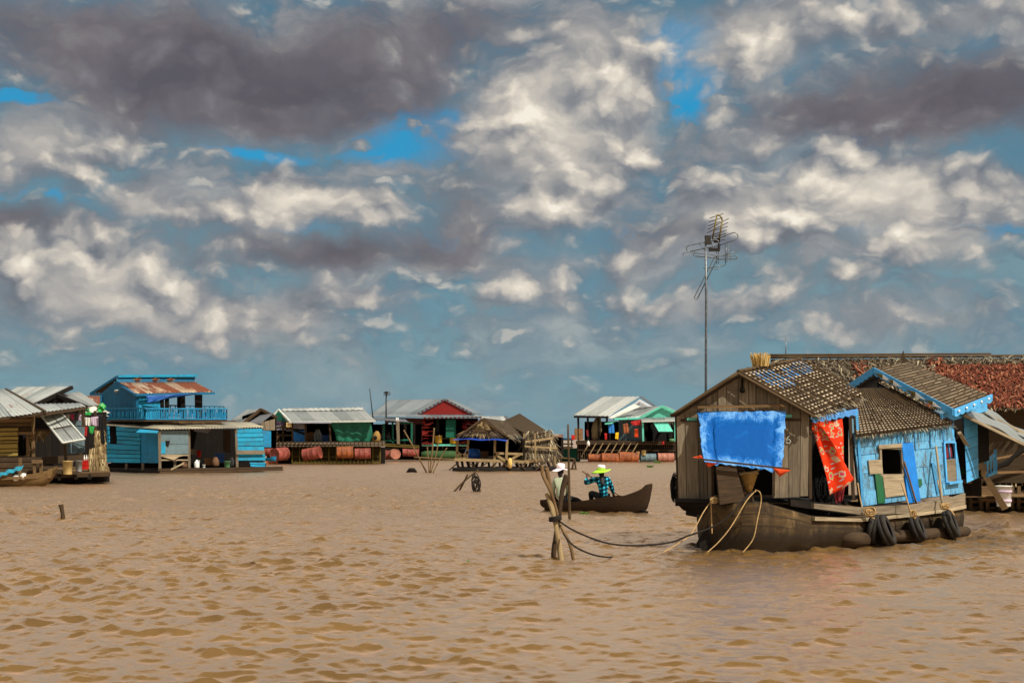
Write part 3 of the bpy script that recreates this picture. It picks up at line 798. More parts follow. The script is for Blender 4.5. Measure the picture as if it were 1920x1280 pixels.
# rake the bow
stem = [Vector(p) for p in rings[0]]; cst = sum(stem, Vector())/len(stem)
bowtip = P(1336, 962, 22.95)
rings.insert(0, [bowtip+V(0, 0, (p.z-cst.z)*.35)+V((p.x-cst.x)*.3, (p.y-cst.y)*.3, 0) for p in stem])
mb = MB(); mb.smooth = True; loft(mb, rings)
mb.smooth = False
mb.face(rings[-1][::-1], [(p.x, p.z) for p in rings[-1]]); mb.face(rings[0], [(p.x, p.z) for p in rings[0]])
for k in range(len(rings)-1):  # deck
    a, b = rings[k][0], rings[k+1][0]; c_, d_ = rings[k+1][-1], rings[k][-1]
    mb.face([a-V(0, 0, .01), b-V(0, 0, .01), c_-V(0, 0, .01), d_-V(0, 0, .01)], [(0, 0), (1, 0), (1, 2), (0, 2)])
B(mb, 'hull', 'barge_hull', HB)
# wedge for the bow's far underside and skeg, its shade put into the black
mb = MB(); mb.prism([P(1337, 968, 23.15), P(1300, 1026, 23.15), P(1372, 1034, 23.0), P(1380, 975, 23.0)], [P(1337, 968, 23.05), P(1300, 1026, 23.05), P(1372, 1034, 22.9), P(1380, 975, 22.9)])
B(mb, 'shaded_bow_wedge', 'black_wood', HB)
# rub rails (strakes)
mb = MB()
def rail(v0s, dv, off, th, k0=3):
    top = [P(st[k][0], v0s[k-k0], st[k][3])-sd_h*off for k in range(k0, len(st))]; bot = [P(st[k][0], v0s[k-k0]+dv[k-k0], st[k][3])-sd_h*(off) for k in range(k0, len(st))]
    for a, b, c_, d_ in zip(top, top[1:], bot[1:], bot): mb.prism([p+sd_h*th for p in (d_, c_, b, a)], [d_, c_, b, a])
rail([943, 950, 946, 936, 924], [9, 14, 16, 18, 24], .07, .06)
B(mb, 'gunwale', 'grey_wood', HB)
mb = MB(); rail([968, 971, 962, 953, 946], [7, 6, 6, 6, 6], .09, .07); B(mb, 'rub_rail', 'pale_wood', HB)
# bow deck timbers
mb = MB()
mb.slab(P(1480, 935, 22.9), P(1606, 950, 24.0), P(1606, 966, 24.0), P(1480, 948, 22.9), .06)
mb.beam(P(1268, 942, 23.3), P(1345, 946, 23.0), .10, .10); mb.beam(P(1290, 957, 23.6), P(1345, 968, 23.1), .1, .14)
mb.slab(P(1266, 937, 23.2), P(1342, 939, 23.0), P(1342, 970, 23.1), P(1282, 953, 23.3), .08)
BE(mb, 'bow_bracket', 'black_wood', HB)
mb = MB(); mb.slab(P(1342, 875, 22.75), P(1378, 872, 22.75), P(1397, 938, 22.7), P(1349, 946, 22.7), .12); mb.slab(P(1380, 874, 22.95), P(1392, 880, 23.3), P(1410, 940, 23.2), P(1398, 940, 22.85), .08)
BE(mb, 'stem_post', 'dark_wood', HB)
mb = MB(); mb.slab(P(1400, 938, 23.4), P(1612, 940, 24.6), P(1612, 980, 24.6), P(1400, 975, 23.4), .05); B(mb, 'recess_filler', 'black_wood', HB)  # black filler slab added to stand for the dark recess under the cabin
mb = MB(); pp = Patch((1345, 938, 22.75), (1600, 952, 24.2), (1640, 928, 26.5), (1290, 928, 25.5)); mb.boards(pp, 9, 'h', th=.03); B(mb, 'deck', 'brown_wood', HB)
# front cabin
ft = Patch((1268, 776, 23.4), (1517, 778, 23.2), (1515, 930, 23.2), (1272, 937, 23.4))
topf = gable(ft, 1385, 776, 0, 0)
def topg(s_):
    ap = ft.inv(1385, 776)[0]; h = ft.inv(1385, 706)[1]
    return (h*(s_/ap) if s_ < ap else h*(1-(s_-ap)/(1-ap)))-.03
mb = MB(); mb.boards(ft, 13, 'v', holes=[(1336, 812, 1450, 999)], top=topg, gap=.008, th=.03, jit=.012); B(mb, 'front_wall', 'grey_wood', HB)
mb = MB()
q = ft.sub(1276, 785, 1306, 790, .035); mb.slab(q.at(0, 0), q.at(1, 0), q.at(1, 1), q.at(0, 1), .02)
q = ft.sub(1463, 784, 1502, 789, .035); mb.slab(q.at(0, 0), q.at(1, 0), q.at(1, 1), q.at(0, 1), .02)
q = ft.sub(1334, 860, 1339, 936, .035); mb.slab(q.at(0, 0), q.at(1, 0), q.at(1, 1), q.at(0, 1), .03)
q = ft.sub(1448, 860, 1453, 930, .035); mb.slab(q.at(0, 0), q.at(1, 0), q.at(1, 1), q.at(0, 1), .03)
BE(mb, 'batten', 'dark_wood', HB)
mb = MB()
for a in ((1288, 783, 1306, 788), (1462, 777, 1484, 782)):
    q = ft.sub(*a, .05); mb.slab(q.at(0, 0), q.at(1, 0), q.at(1, 1), q.at(0, 1), .02)
BE(mb, 'green_block', 'mint_paint', HB)
mb = MB()   # painted number on the right planks
def stroke(pts, r=.007): mb.tube([ft.px2(u, v, .045) for u, v in pts], r, 6)
stroke([(1481, 814), (1475, 822), (1473, 829), (1476, 831), (1480, 830), (1482, 826), (1479, 823), (1474, 826)])
B(mb, 'painted_mark', 'white_paint', HB)
# dark interior: back wall, left wall
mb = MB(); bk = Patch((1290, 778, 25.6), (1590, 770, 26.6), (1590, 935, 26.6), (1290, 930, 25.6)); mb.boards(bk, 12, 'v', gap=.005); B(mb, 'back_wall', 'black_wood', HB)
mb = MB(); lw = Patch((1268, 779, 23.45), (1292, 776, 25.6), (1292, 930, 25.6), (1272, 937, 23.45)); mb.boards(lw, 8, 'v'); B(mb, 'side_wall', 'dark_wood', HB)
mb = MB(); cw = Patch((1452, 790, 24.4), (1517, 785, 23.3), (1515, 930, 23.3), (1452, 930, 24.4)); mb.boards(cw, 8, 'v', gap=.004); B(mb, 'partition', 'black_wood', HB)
# roof, front cabin. ridge A-D, eaves
A_, D_ = P(1384, 703, 23.15), P(1500, 679, 25.6); Bf, Bb = P(1524, 782, 23.0), P(1614, 744, 25.3); Lf = P(1260, 780, 23.2); Lb = Lf+(D_-A_)
rp = Patch(A_, D_, Bb, Bf, world=True)
lp = Patch(D_, A_, Lf, Lb, world=True)
mb = MB(); skin_patch(mb, rp); B(mb, 'roof_base', 'dark_thatch', HB)
mb = MB(); mb.slab(D_+V(0, 0, .01), A_+V(0, 0, .01), Lf, Lb, .05); B(mb, 'roof_base', 'dark_thatch', HB)
mb = MB(); mb.strands(rp, 26, 46, .14, .03, lift=.03, ang=.6, keep=.45); mb.strands(rp, 1, 80, .16, .03, lift=.01, t0=.97, t1=1.0)
rpn = Patch(A_, D_, Bb, Bf, world=True)
B(mb, 'roof_thatch', 'grey_thatch', HB)
mb = MB()
for k in range(17):   # bamboo rods laid down the slope
    s_ = k/16; o = .075; pole(mb, rp.at(s_, rnd.uniform(-.03, .04), o), rp.at(min(1, max(0, s_+rnd.uniform(-.025, .025))), rnd.uniform(.97, 1.06), o), rnd.uniform(.014, .021), .013, .008, 6)
B(mb, 'roof_rods', 'dark_bamboo', HB)
mb = MB()
for k in range(15):
    t_ = (k+.5)/15+rnd.uniform(-.016, .016); x = 0
    while x < 1:
        l = rnd.uniform(.12, .4); mb.beam(rp.at(x, t_, .06), rp.at(min(1.01, x+l), t_+rnd.uniform(-.006, .006), .06), .024, .012, rp.nrm); x += l+rnd.uniform(-.02, .09)
B(mb, 'roof_battens', 'batten_wood', HB)
mb = MB()
for t0_, t1_, a0, a1 in ((.05, .2, .12, .42), (.2, .34, .1, .5), (.08, .2, .5, .74), (.2, .3, .55, .9), (.34, .44, .15, .4), (.02, .1, .8, .98), (.12, .22, .78, .95)):
    mb.slab(rp.at(a0, t0_, .052), rp.at(a1, t0_, .055), rp.at(a1, t1_, .055), rp.at(a0, t1_, .052), .008)
B(mb, 'roof_patch', 'sky_cloth', HB)
mb = MB()
pole(mb, A_+V(-.02, -.05, .03), Bf+V(.03, -.05, .0), .028, .024, .003); pole(mb, A_+V(-.02, -.05, .03), Lf+V(-.03, -.05, 0), .03, .024, .003)
pole(mb, A_+V(0, 0, .06), D_+V(0, 0, .06), .03, .03, .005); BE(mb, 'verge_pole', 'dark_bamboo', HB)
mb = MB(); mb.beam(ft.px2(1392, 709, .04), ft.px2(1392, 728, .05), .03); mb.lathe([(.001, 0), (.035, .01), (.045, .05), (.03, .1), (.001, .11)], ft.px2(1392, 737, .07), (0, 0, 1), 8)
B(mb, 'hook', 'black_wood', HB)
# side bay of the front cabin: blue cloth valance, posts
mb = MB()
for (u0, v0, u1, v1, Y) in ((1593, 770, 1600, 935, 24.25), (1603, 772, 1612, 940, 24.5), (1519, 785, 1519, 935, 23.25)): mb.beam(P(u0, v0, Y), P(u1, v1, Y), .05)
mb.beam(P(1519, 780, 23.3), P(1608, 752, 24.9), .06)
BE(mb, 'corner_post', 'dark_wood', HB)
vp = Patch((1519, 781, 23.18), (1608, 764, 24.4), (1607, 776, 24.4), (1522, 791, 23.18)); hang_cloth('valance', vp, '', '', 'sky_cloth', folds=7, amp=.02, parent=HB)
# blue middle cabin
bw = Patch((1598, 812, 24.3), (1782, 797, 26.1), (1806, 924, 26.2), (1613, 950, 24.3))
mb = MB()
for t0_, t1_, n_ in ((0, .2, 6), (.205, .31, 4), (.315, .56, 6), (.565, .8, 5), (.805, 1, 4)):
    q = Patch(*[bw.at(a, b) for a, b in ((0, t0_), (1, t0_), (1, t1_), (0, t1_))], world=True)
    q.px = [tuple(lerp(Vector(bw.px[0]).lerp(Vector(bw.px[1]), a), Vector(bw.px[3]).lerp(Vector(bw.px[2]), a), b)) for a, b in ((0, t0_), (1, t0_), (1, t1_), (0, t1_))]
    mb.boards(q, n_, 'v', gap=.016, th=.025, jit=.008, holes=[(1645, 840, 1685, 891), (1765, 830, 1788, 861), (1768, 861, 1791, 905)])
B(mb, 'cabin_wall', 'boat_blue_paint', HB)
mb = MB(); q = Patch(*[bw.at(a, b, -.02) for a, b in ((0, 0), (1, 0), (1, 1), (0, 1))], world=True); q.px = bw.px; mb.boards(q, 1, 'v', th=.01, jit=0, holes=[(1645, 840, 1685, 891), (1765, 830, 1788, 861)]); B(mb, 'wall_backing', 'black_wood', HB)
mb = MB()
for (u0, v0, u1, v1) in ((1601, 770, 1614, 948), (1742, 868, 1752, 925), (1676, 808, 1679, 832), (1707, 806, 1711, 845), (1737, 803, 1740, 838), (1762, 801, 1766, 830)):
    q0_, q1_ = bw.px2(u0, v0, .045), bw.px2(u1, v1, .045); mb.beam(q0_, q1_, .045 if u1-u0 > 6 else .016, .02 if u1-u0 < 6 else .045)
BE(mb, 'wall_post', 'trim_blue_paint', HB)
def frame(pt, u0, v0, u1, v1, w, mat, parent, name='window_frame', off=.035, lean=0, th=.03):
    mb = MB()
    c = [pt.px2(u0, v0, off), pt.px2(u1, v0, off), pt.px2(u1+lean, v1, off), pt.px2(u0+lean, v1, off)]
    for i in range(4): mb.beam(c[i]+(pt.nrm*.002*i), c[(i+1) % 4]+(pt.nrm*.002*i), w, th, pt.nrm)
    return B(mb, name, mat, parent)
def plate(pt, quad, off, th, mat, parent, name, **k):
    mb = MB(); c = [pt.px2(u, v, off) for u, v in quad]; mb.slab(*c, th); return B(mb, name, mat, parent, **k)
frame(bw, 1644, 840, 1684, 892, .055, 'grey_wood', HB, lean=2); frame(bw, 1765, 829, 1787, 905, .04, 'trim_blue_paint', HB, lean=4)
plate(bw, [(1639, 835), (1682, 832), (1682, 839), (1640, 842)], .06, .03, 'pale_wood', HB, 'lintel')
plate(bw, [(1648, 893), (1684, 890), (1691, 928), (1653, 933)], .05, .02, 'pale_wood', HB, 'patch_board')
plate(bw, [(1622, 863), (1646, 862), (1648, 888), (1625, 889)], .05, .02, 'pale_wood', HB, 'patch_board')
plate(bw, [(1634, 888), (1647, 888), (1653, 943), (1640, 944)], .045, .02, 'leaf_green_paint', HB, 'green_board')
plate(bw, [(1682, 832), (1703, 830), (1717, 940), (1694, 944)], .05, .03, 'bright_blue_paint', HB, 'blue_panel')
plate(bw, [(1713, 899), (1720, 898), (1721, 911), (1714, 912)], .045, .02, 'leaf_green_paint', HB, 'green_board')
plate(bw, [(1768, 862), (1789, 860), (1794, 902), (1772, 905)], .035, .02, 'grey_wood', HB, 'shutter')
plate(bw, [(1768, 905), (1794, 901), (1794, 905), (1768, 909)], .075, .09, 'trim_blue_paint', HB, 'window_sill')
q = Patch(*[bw.px2(u, v, -.06) for u, v in ((1763, 829), (1788, 828), (1790, 857), (1768, 860))], world=True); hang_cloth('curtain', q, '', '', 'maroon_cloth', folds=3, parent=HB)
mb = MB(); q = Patch((1600, 812, 25.6), (1790, 797, 27.6), (1800, 924, 27.6), (1613, 950, 25.6)); mb.boards(q, 8, 'v', gap=.004); B(mb, 'back_wall', 'black_wood', HB)
# lower lattice roof over the blue cabin
r2 = Patch((1596, 735, 26.2), (1668, 733, 27.0), (1786, 796, 26.0), (1604, 820, 24.1))
c2 = r2.c
mb = MB(); skin_patch(mb, r2); B(mb, 'roof_base', 'dark_thatch', HB)
mb = MB(); mb.strands(r2, 24, 60, .12, .025, lift=.025, ang=.6, keep=.4); mb.strands(r2, 1, 90, .14, .025, lift=.0, t0=.97, t1=1); B(mb, 'roof_thatch', 'grey_thatch', HB)
def lattice(pt, nd, nh, name, mat, parent, o=.05, r=.011, rmat='dark_bamboo'):
    mb = MB()
    for k in range(nd+1): s_ = k/nd; pole(mb, pt.at(s_, 0, o+.016), pt.at(s_, 1.01, o+.016), r*1.1, r, .002, 5, seg=3)
    B(mb, 'roof_rods', rmat, parent)
    mb = MB()
    for k in range(nh):
        t_ = (k+.5)/nh; x = 0
        while x < 1:
            l = rnd.uniform(.1, .35); mb.beam(pt.at(x, t_, o), pt.at(min(1, x+l), t_+rnd.uniform(-.005, .005), o), .022, .01, pt.nrm); x += l+rnd.uniform(-.01, .07)
    B(mb, name, mat, parent)
lattice(r2, 26, 20, 'roof_battens', 'batten_wood', HB)
# tall stern cabin: roof with painted blue bargeboard
g0, gA, g1 = P(1584, 728, 28.0), P(1641, 692, 27.0), P(1786, 769, 25.9); dr = P(1857, 741, 26.65)-g1; drA = P(1708, 679, 27.9)-gA
r3 = Patch(gA, gA+drA, g1+dr, g1, world=True)
mb = MB(); skin_patch(mb, r3); B(mb, 'roof_base', 'dark_thatch', HB)
mb = MB(); mb.slab(gA+drA, gA, g0, g0+drA, .05); B(mb, 'roof_base', 'dark_thatch', HB)
mb = MB(); mb.strands(r3, 28, 40, .12, .025, lift=.025, ang=.5, keep=.4); B(mb, 'roof_thatch', 'grey_thatch', HB)
lattice(r3, 22, 20, 'roof_battens', 'batten_wood', HB)
def barge_board(mb, a, b, n, h, dn):
    """scalloped bargeboard from a to b"""
    a = Vector(a); b = Vector(b); nn = (b-a).cross(dn).normalized(); 
    if nn.y > 0: nn = -nn
    for k in range(n):
        p, q_ = a.lerp(b, k/n), a.lerp(b, (k+1)/n); m_ = (p+q_)/2
        lo = [p+dn*h*.8, p.lerp(q_, .25)+dn*h*.95, m_+dn*h, p.lerp(q_, .75)+dn*h*.95, q_+dn*h*.8]
        F_ = [p, q_]+lo[::-1]
        mb.prism([x for x in F_], [x+nn*.03 for x in F_])
mb = MB(); dn = V(0, 0, -1); barge_board(mb, gA+V(-.03, -.05, .03), g1+V(0, -.05, .03), 14, .15, dn); barge_board(mb, g0+V(0, -.05, .03), gA+V(-.03, -.05, .03), 7, .15, dn)
barge_board(mb, g1+V(0, -.04, .02), g1+dr+V(0, -.04, .02), 7, .15, dn)
B(mb, 'bargeboard', 'trim_blue_paint', HB)
mb = MB()   # painted yellow and white darts on the bargeboard
dirr = (g1-gA); nnn = V(-.81, -.58, 0)
for f, w_ in ((.13, .22), (.27, .2), (.56, .24), (.78, .2)):
    for m_, sgn in ((0, -1), (1, 1)):
        mb.m = m_; c_ = gA.lerp(g1, f)+V(-.03, -.05, .03)+nnn*.036-V(0, 0, .08); e = dirr.normalized()*w_*sgn
        tri = [c_+V(0, 0, .04), c_+e*.9-V(0, 0, .005), c_-V(0, 0, .045)]
        mb.prism(tri, [p+nnn*.006 for p in tri])
dl = (gA-g0)
for f in (.45, .75):
    for m_, sgn in ((0, -1), (1, 1)):
        mb.m = m_; c_ = g0.lerp(gA, f)+V(0, -.05, .03)+nnn*.036-V(0, 0, .08); e = dl.normalized()*.2*sgn
        tri = [c_+V(0, 0, .04), c_+e, c_-V(0, 0, .045)]; mb.prism(tri, [p+nnn*.006 for p in tri])
BE(mb, 'painted_darts', ['yellow_steel', 'white_plastic'], HB)
mb = MB()
for k in range(5):
    c_ = (g1+V(0, -.04, 0)).lerp(g1+dr, (k+.5)/5)+V(.02, -.06, -.04); mb.lathe([(.001, .012), (.022, .008), (.026, 0)], c_, (.5, -.85, 0), 10)
BE(mb, 'painted_dots', 'white_plastic', HB)
gut = Patch(gA+V(.1, .3, -.22), g1+V(.0, .3, -.22), g1+V(-.05, .25, -.52), gA+V(.1, .3, -.85), world=True)
mb = MB(); mb.grid(lambda a, b: gut.at(a, b, .06*math.sin(b*math.pi)), 10, 6, 2, .4, thick=.02); q = Patch(g0+V(.1, .2, -.08), gA+V(.1, .2, -.12), gA+V(.1, .3, -.9), g0+V(.1, .3, -.6), world=True); mb.slab(*q.c, .02)
B(mb, 'gable_sheet', 'dark_tin', HB)
# stern cabin walls beside the doorway
sw = Patch((1766, 778, 26.05), (1850, 757, 27.6), (1856, 905, 27.6), (1790, 925, 26.1))
mb = MB()
for (qd, o) in (([(1764, 778), (1849, 755), (1850, 772), (1766, 796)], .03), ([(1766, 797), (1786, 790), (1787, 822), (1769, 829)], .04), ([(1776, 830), (1788, 822), (1803, 918), (1790, 925)], .035)):
    mb.slab(*[sw.px2(u, v, o) for u, v in qd], .03)
BE(mb, 'door_surround', 'trim_blue_paint', HB)
s2 = Patch((1806, 783, 26.9), (1832, 776, 27.4), (1834, 896, 27.4), (1812, 906, 26.9)); mb = MB(); mb.boards(s2, 6, 'h', gap=.01); B(mb, 'stern_wall', 'trim_blue_paint', HB)
s2 = Patch((1832, 775, 27.4), (1852, 772, 27.8), (1854, 862, 27.8), (1833, 868, 27.4)); mb = MB(); mb.boards(s2, 3, 'v', gap=.01); B(mb, 'stern_board', 'grey_wood', HB)
mb = MB(); q = Patch((1775, 780, 28.2), (1835, 776, 28.2), (1840, 930, 28.2), (1780, 930, 28.2)); mb.boards(q, 6, 'v', gap=.003); q = Patch((1786, 905, 26.2), (1835, 898, 27.5), (1845, 893, 29), (1790, 893, 28.5)); mb.boards(q, 4, 'h'); B(mb, 'door_recess', 'black_wood', HB)
mb = MB(); pA, pB = P(1850, 875, 27.8), P(1869, 848, 28.2)
mb.beam(P(1848, 867, 27.8), P(1866, 852, 28.2), .05); mb.beam(P(1850, 892, 27.8), P(1868, 884, 28.2), .05)
for k in range(6): mb.beam(P(1850+k*3, 867-k*2.4, 27.8+k*.07), P(1853+k*3-(k % 2)*5, 892-k*1.2, 27.8+k*.07), .02)
mb.beam(P(1866, 842, 28.2), P(1868, 888, 28.2), .04); B(mb, 'stern_railing', 'trim_blue_paint', HB)
# things on and around the houseboat ---------------------------------
# window tarp
tp = Patch((1303, 766, 23.25), (1470, 765, 23.1), (1461, 877, 22.65), (1316, 860, 22.7))
from mathutils import noise as mnoise
def CR(a, b):
    p = V(a*9, b*6, 3); n_ = abs(mnoise.noise(p))+.5*abs(mnoise.noise(p*2.3)); e = min(a, 1-a, b*.8, (1-b))
    return n_*(.045 if e < .16 else .016)
def tarp_fn(a, b):
    edge = min(a, 1-a); sagx = .008*math.sin(b*7)*(1 if a < .5 else -1)*(1-edge*6) if edge < .16 else 0
    k = .05*math.exp(-((edge-.14)/.03)**2)*min(1, b*4)+.04*math.exp(-((b-.24)/.05)**2)
    billow = -.06*math.sin(math.pi*min(1, max(0, (b-.2)/.8)))*math.sin(math.pi*a)+CR(a, b)
    bb = b+.02*math.sin(a*11)*b*(1-b)
    return tp.at(a+sagx, bb, k+billow+.05)
mb = MB(); mb.grid(tarp_fn, 90, 66, 1.42, 1.02, thick=.004)
TP = T('window_tarpaulin', 'worn blue woven tarpaulin stretched over the front window of the grey plank cabin', 'tarpaulin', P(1385, 820, 22.9)); B(mb, 'sheet', 'blue_tarp', TP)
mb = MB(); mb.beam(P(1308, 763, 23.2), P(1472, 760, 23.1), .04, .04); B(mb, 'top_batten', 'brown_wood', TP)
mb = MB(); mb.beam(P(1291, 858, 22.6), P(1481, 879, 22.55), .035, .03); B(mb, 'bottom_batten', 'dark_wood', TP)
for nm, tri, lb in (('orange_cloth_corner', [(1291, 859), (1314, 853), (1318, 859)], 'small orange cloth corner at the left end of the blue window tarpaulin batten'), ('orange_cloth_corner', [(1448, 877), (1482, 881), (1462, 893)], 'orange triangular cloth corner hanging at the right end of the tarpaulin batten'), ('orange_cloth_corner', [(1322, 866), (1348, 868), (1328, 875)], 'orange cloth scrap under the middle left of the tarpaulin batten')):
    mb = MB(); a_, b_, c_ = [P(u, v, 22.62) for u, v in tri]; mb.grid(lambda a, b: a_.lerp(b_, a).lerp(c_, b)+V(0, -.01*math.sin(a*9), 0), 6, 6, .2, .2, thick=.004); B(mb, nm, 'orange_cloth', None, lb, 'cloth', 'orange cloth scraps at the window')
# printed cloth
PC = T('printed_curtain', 'red printed cloth hanging folded from the eave beside the plank cabin', 'curtain', P(1560, 850, 23.6))
for nm, qd in (('front_fold', ((1520, 792, 23.3), (1540, 800, 23.3), (1604, 900, 23.6), (1555, 928, 23.5))), ('back_fold', ((1532, 788, 23.5), (1578, 786, 23.9), (1583, 866, 23.9), (1560, 850, 23.6)))):
    q = Patch(*qd); w_ = (q.at(1, .5)-q.at(0, .5)).length; h_ = (q.at(.5, 1)-q.at(.5, 0)).length; mb = MB()
    mb.grid(lambda a, b: q.at(a, b+.02*math.sin(a*5)*b, .035*math.sin(a*7+b*3)+.03*math.sin(b*6)*(a-.5)), 20, 26, w_, h_, thick=.005); B(mb, nm, 'red_print', PC)
q = Patch((1515, 790, 23.28), (1545, 793, 23.4), (1535, 812, 23.4), (1520, 808, 23.28)); hang_cloth('knot', q, '', '', 'orange_cloth', parent=PC)
q = Patch((1560, 918, 23.7), (1586, 905, 23.8), (1580, 940, 23.8), (1568, 944, 23.7)); hang_cloth('maroon_cloth', q, 'maroon cloth hanging below the red printed cloth by the cabin doorway', 'cloth', 'maroon_cloth', folds=2)
# nets
def tangle(name, c, rx, ry, rz, n, r, mat, label, cat, seed=1):
    g_ = random.Random(seed); mb = MB()
    for k in range(n):
        ph = g_.random()*6.28; th_ = g_.uniform(-.8, .8); R = g_.uniform(.35, 1.0); cc = Vector(c)+V(g_.uniform(-.35, .35)*rx, g_.uniform(-.35, .35)*ry, g_.uniform(-.5, .3)*rz)
        pts = [cc+V(math.cos(ph+6.28*j/10)*rx*R*math.cos(th_), math.cos(ph+6.28*j/10)*ry*R*math.sin(th_)+g_.uniform(-.01, .01), math.sin(ph+6.28*j/10)*rz*R) for j in range(11)]
        mb.tube(pts, r, 4, False)
    return B(mb, name, mat, None, label, cat)
tangle('net_bundle', P(1266, 912, 23.6), .07, .06, .2, 40, .006, 'net_black', 'black tangled fishing net hanging on the left corner of the grey plank cabin', 'net', 3)
tangle('net_heap', P(1540, 905, 24.0), .2, .15, .38, 90, .007, 'net_black', 'heap of black netting piled in the dark bay behind the red printed cloth', 'net', 4)
# basket
mb = MB(); bc = P(1404, 912, 22.9)
BK = T('bamboo_basket', 'conical woven bamboo basket in the cabin window behind the bow post', 'basket', bc)
mb.lathe([(.05, -.08), (.075, 0), (.115, .12), (.145, .22), (.14, .225), (.105, .12), (.065, 0), (.001, -.07)], bc, n=20, jit=.02); B(mb, 'body', 'wicker', BK)
mb = MB(); mb.tube([bc+V(math.cos(a)*.15, math.sin(a)*.15, .225+.012*math.sin(a*5)) for a in [6.283*k/20 for k in range(21)]], .012, 6, False); B(mb, 'rim', 'bamboo', BK)
mb = MB(); pole(mb, P(1386, 889, 22.75), P(1424, 881, 22.75), .012, .01, .01); B(mb, 'bamboo_stick', 'bamboo', None, 'short pale bamboo stick lying across the mouth of the conical basket', 'stick')
# straw sheaf on the roof
SS = T('straw_sheaf', 'bright straw sheaf standing on the ridge of the houseboat roof', 'straw', P(1425, 688, 24.0)); c_ = P(1426, 687, 24.0)
mb = MB()
for k in range(150):
    a = rnd.random()*6.28; r_ = .15*math.sqrt(rnd.random()); b0_ = c_+V(math.cos(a)*r_*.9, math.sin(a)*r_, 0); hh = rnd.uniform(.14, .24); mb.beam(b0_, b0_+V(math.cos(a)*r_*.25+rnd.uniform(-.01, .01), math.sin(a)*r_*.2, hh), .016, .006, (1, 0, 0))
B(mb, 'stalks', 'straw', SS)
mb = MB()
for k in range(16): p = c_+V(rnd.uniform(-.2, .16), rnd.uniform(-.12, .15), rnd.uniform(-.06, .0)); mb.beam(p-V(rnd.uniform(.05, .14), 0, rnd.uniform(-.01, .02)), p+V(rnd.uniform(.05, .14), rnd.uniform(-.05, .05), 0), .04, .02)
B(mb, 'timber_scraps', 'dark_wood', SS)
# dark leaf stuck on ridge
mb = MB(); pts = [P(1692, 679, 28.4), P(1690, 670, 28.4), P(1694, 657, 28.4), P(1697, 670, 28.4), P(1700, 683, 28.4)]; mb.prism([p+V(0, .03, 0) for p in pts][::-1], pts[::-1]); B(mb, 'roof_spike', 'dark_thatch', None, 'dark palm leaf spike standing up from the roof ridge behind the blue gable', 'palm leaf')
# tyres
def tyre(c, ax, R, label, k):
    t = T('tyre', label, 'tyre', Vector(c)-V(0, 0, R), 'old tyres hung along the hull as fenders')
    w_ = .085; mb = MB(); mb.lathe([(R*.62, -w_*.8), (R*.8, -w_), (R*.95, -w_*.9), (R*1.0, -w_*.55), (R*1.0, -w_*.1), (R*.98, -w_*.08), (R*.98, w_*.08), (R*1.0, w_*.1), (R*1.0, w_*.55), (R*.95, w_*.9), (R*.8, w_), (R*.62, w_*.8), (R*.58, w_*.6), (R*.82, w_*.5), (R*.88, 0), (R*.82, -w_*.5), (R*.58, -w_*.6), (R*.62, -w_*.8)], c, ax, 28); B(mb, 'casing', 'rubber', t); return t
tyre(P(1638, 992, 23.85), (.9, -.35, -.2), .26, 'worn rubber tyre at the left, tucked under the first slanting tyre of the hull', 0)
tyre(P(1661, 994, 23.75), (.85, -.38, .38), .27, 'worn black tyre slanting half in the water by the log end, leftmost large fender', 1)
tyre(P(1721, 990, 24.45), (.85, -.38, .38), .23, 'smaller worn tyre hanging under the blue panel, middle fender of the hull', 2)
tyre(P(1783, 982, 25.2), (.85, -.38, .38), .26, 'worn tyre under the pale leaning pole at the stern end of the hull', 3)
def rope(name, pts, r, mat, label, sm=True, cat='rope', group=None, parent=None):
    mb = MB(); mb.tube(smooth_path(pts) if sm else pts, r, 6); return B(mb, name, mat, parent, label, cat, group)
rope('tyre_rope', [P(1608, 905, 24.0), P(1614, 940, 23.9), P(1622, 962, 23.7), P(1640, 972, 23.6)], .012, 'rope', 'pale rope tying the left slanting tyre to the blue cabin corner', group='ropes holding the tyres')
rope('tyre_rope', [P(1690, 905, 24.3), P(1700, 935, 24.2), P(1708, 962, 24.2), P(1716, 972, 24.2)], .013, 'rope', 'brown rope running down the blue panel to the middle tyre', group='ropes holding the tyres')
rope('tyre_rope', [P(1758, 900, 25.4), P(1768, 948, 25.1), P(1782, 956, 25.0), P(1790, 966, 24.9)], .013, 'rope', 'pale knotted rope at the foot of the leaning pole holding the stern tyre', group='ropes holding the tyres')
tangle('rope_knot', P(1632, 958, 23.6), .1, .04, .06, 12, .009, 'rope', 'frayed pale rope knot on the rail above the left slanting tyre', 'rope', 8)
tangle('rope_knot', P(1712, 962, 24.1), .05, .04, .05, 9, .009, 'rope', 'pale rope knot on the top of the middle tyre', 'rope', 9)
tangle('rope_knot', P(1772, 948, 25.0), .1, .04, .05, 12, .009, 'rope', 'pale rope knot on the top of the stern tyre', 'rope', 10)
mb = MB(); pole(mb, bw.px2(1742, 838, .12), P(1767, 948, 25.1), .022, .022, .004); B(mb, 'leaning_pole', 'pale_wood', None, 'pale thin pole leaning on the blue cabin wall down to the stern tyre', 'pole')
mb = MB(); pole(mb, bw.px2(1683, 866, .1), bw.px2(1706, 946, .1), .018, .018, .004); B(mb, 'leaning_pole', 'brown_wood', None, 'brown stick leaning on the bright blue panel below the window', 'pole')
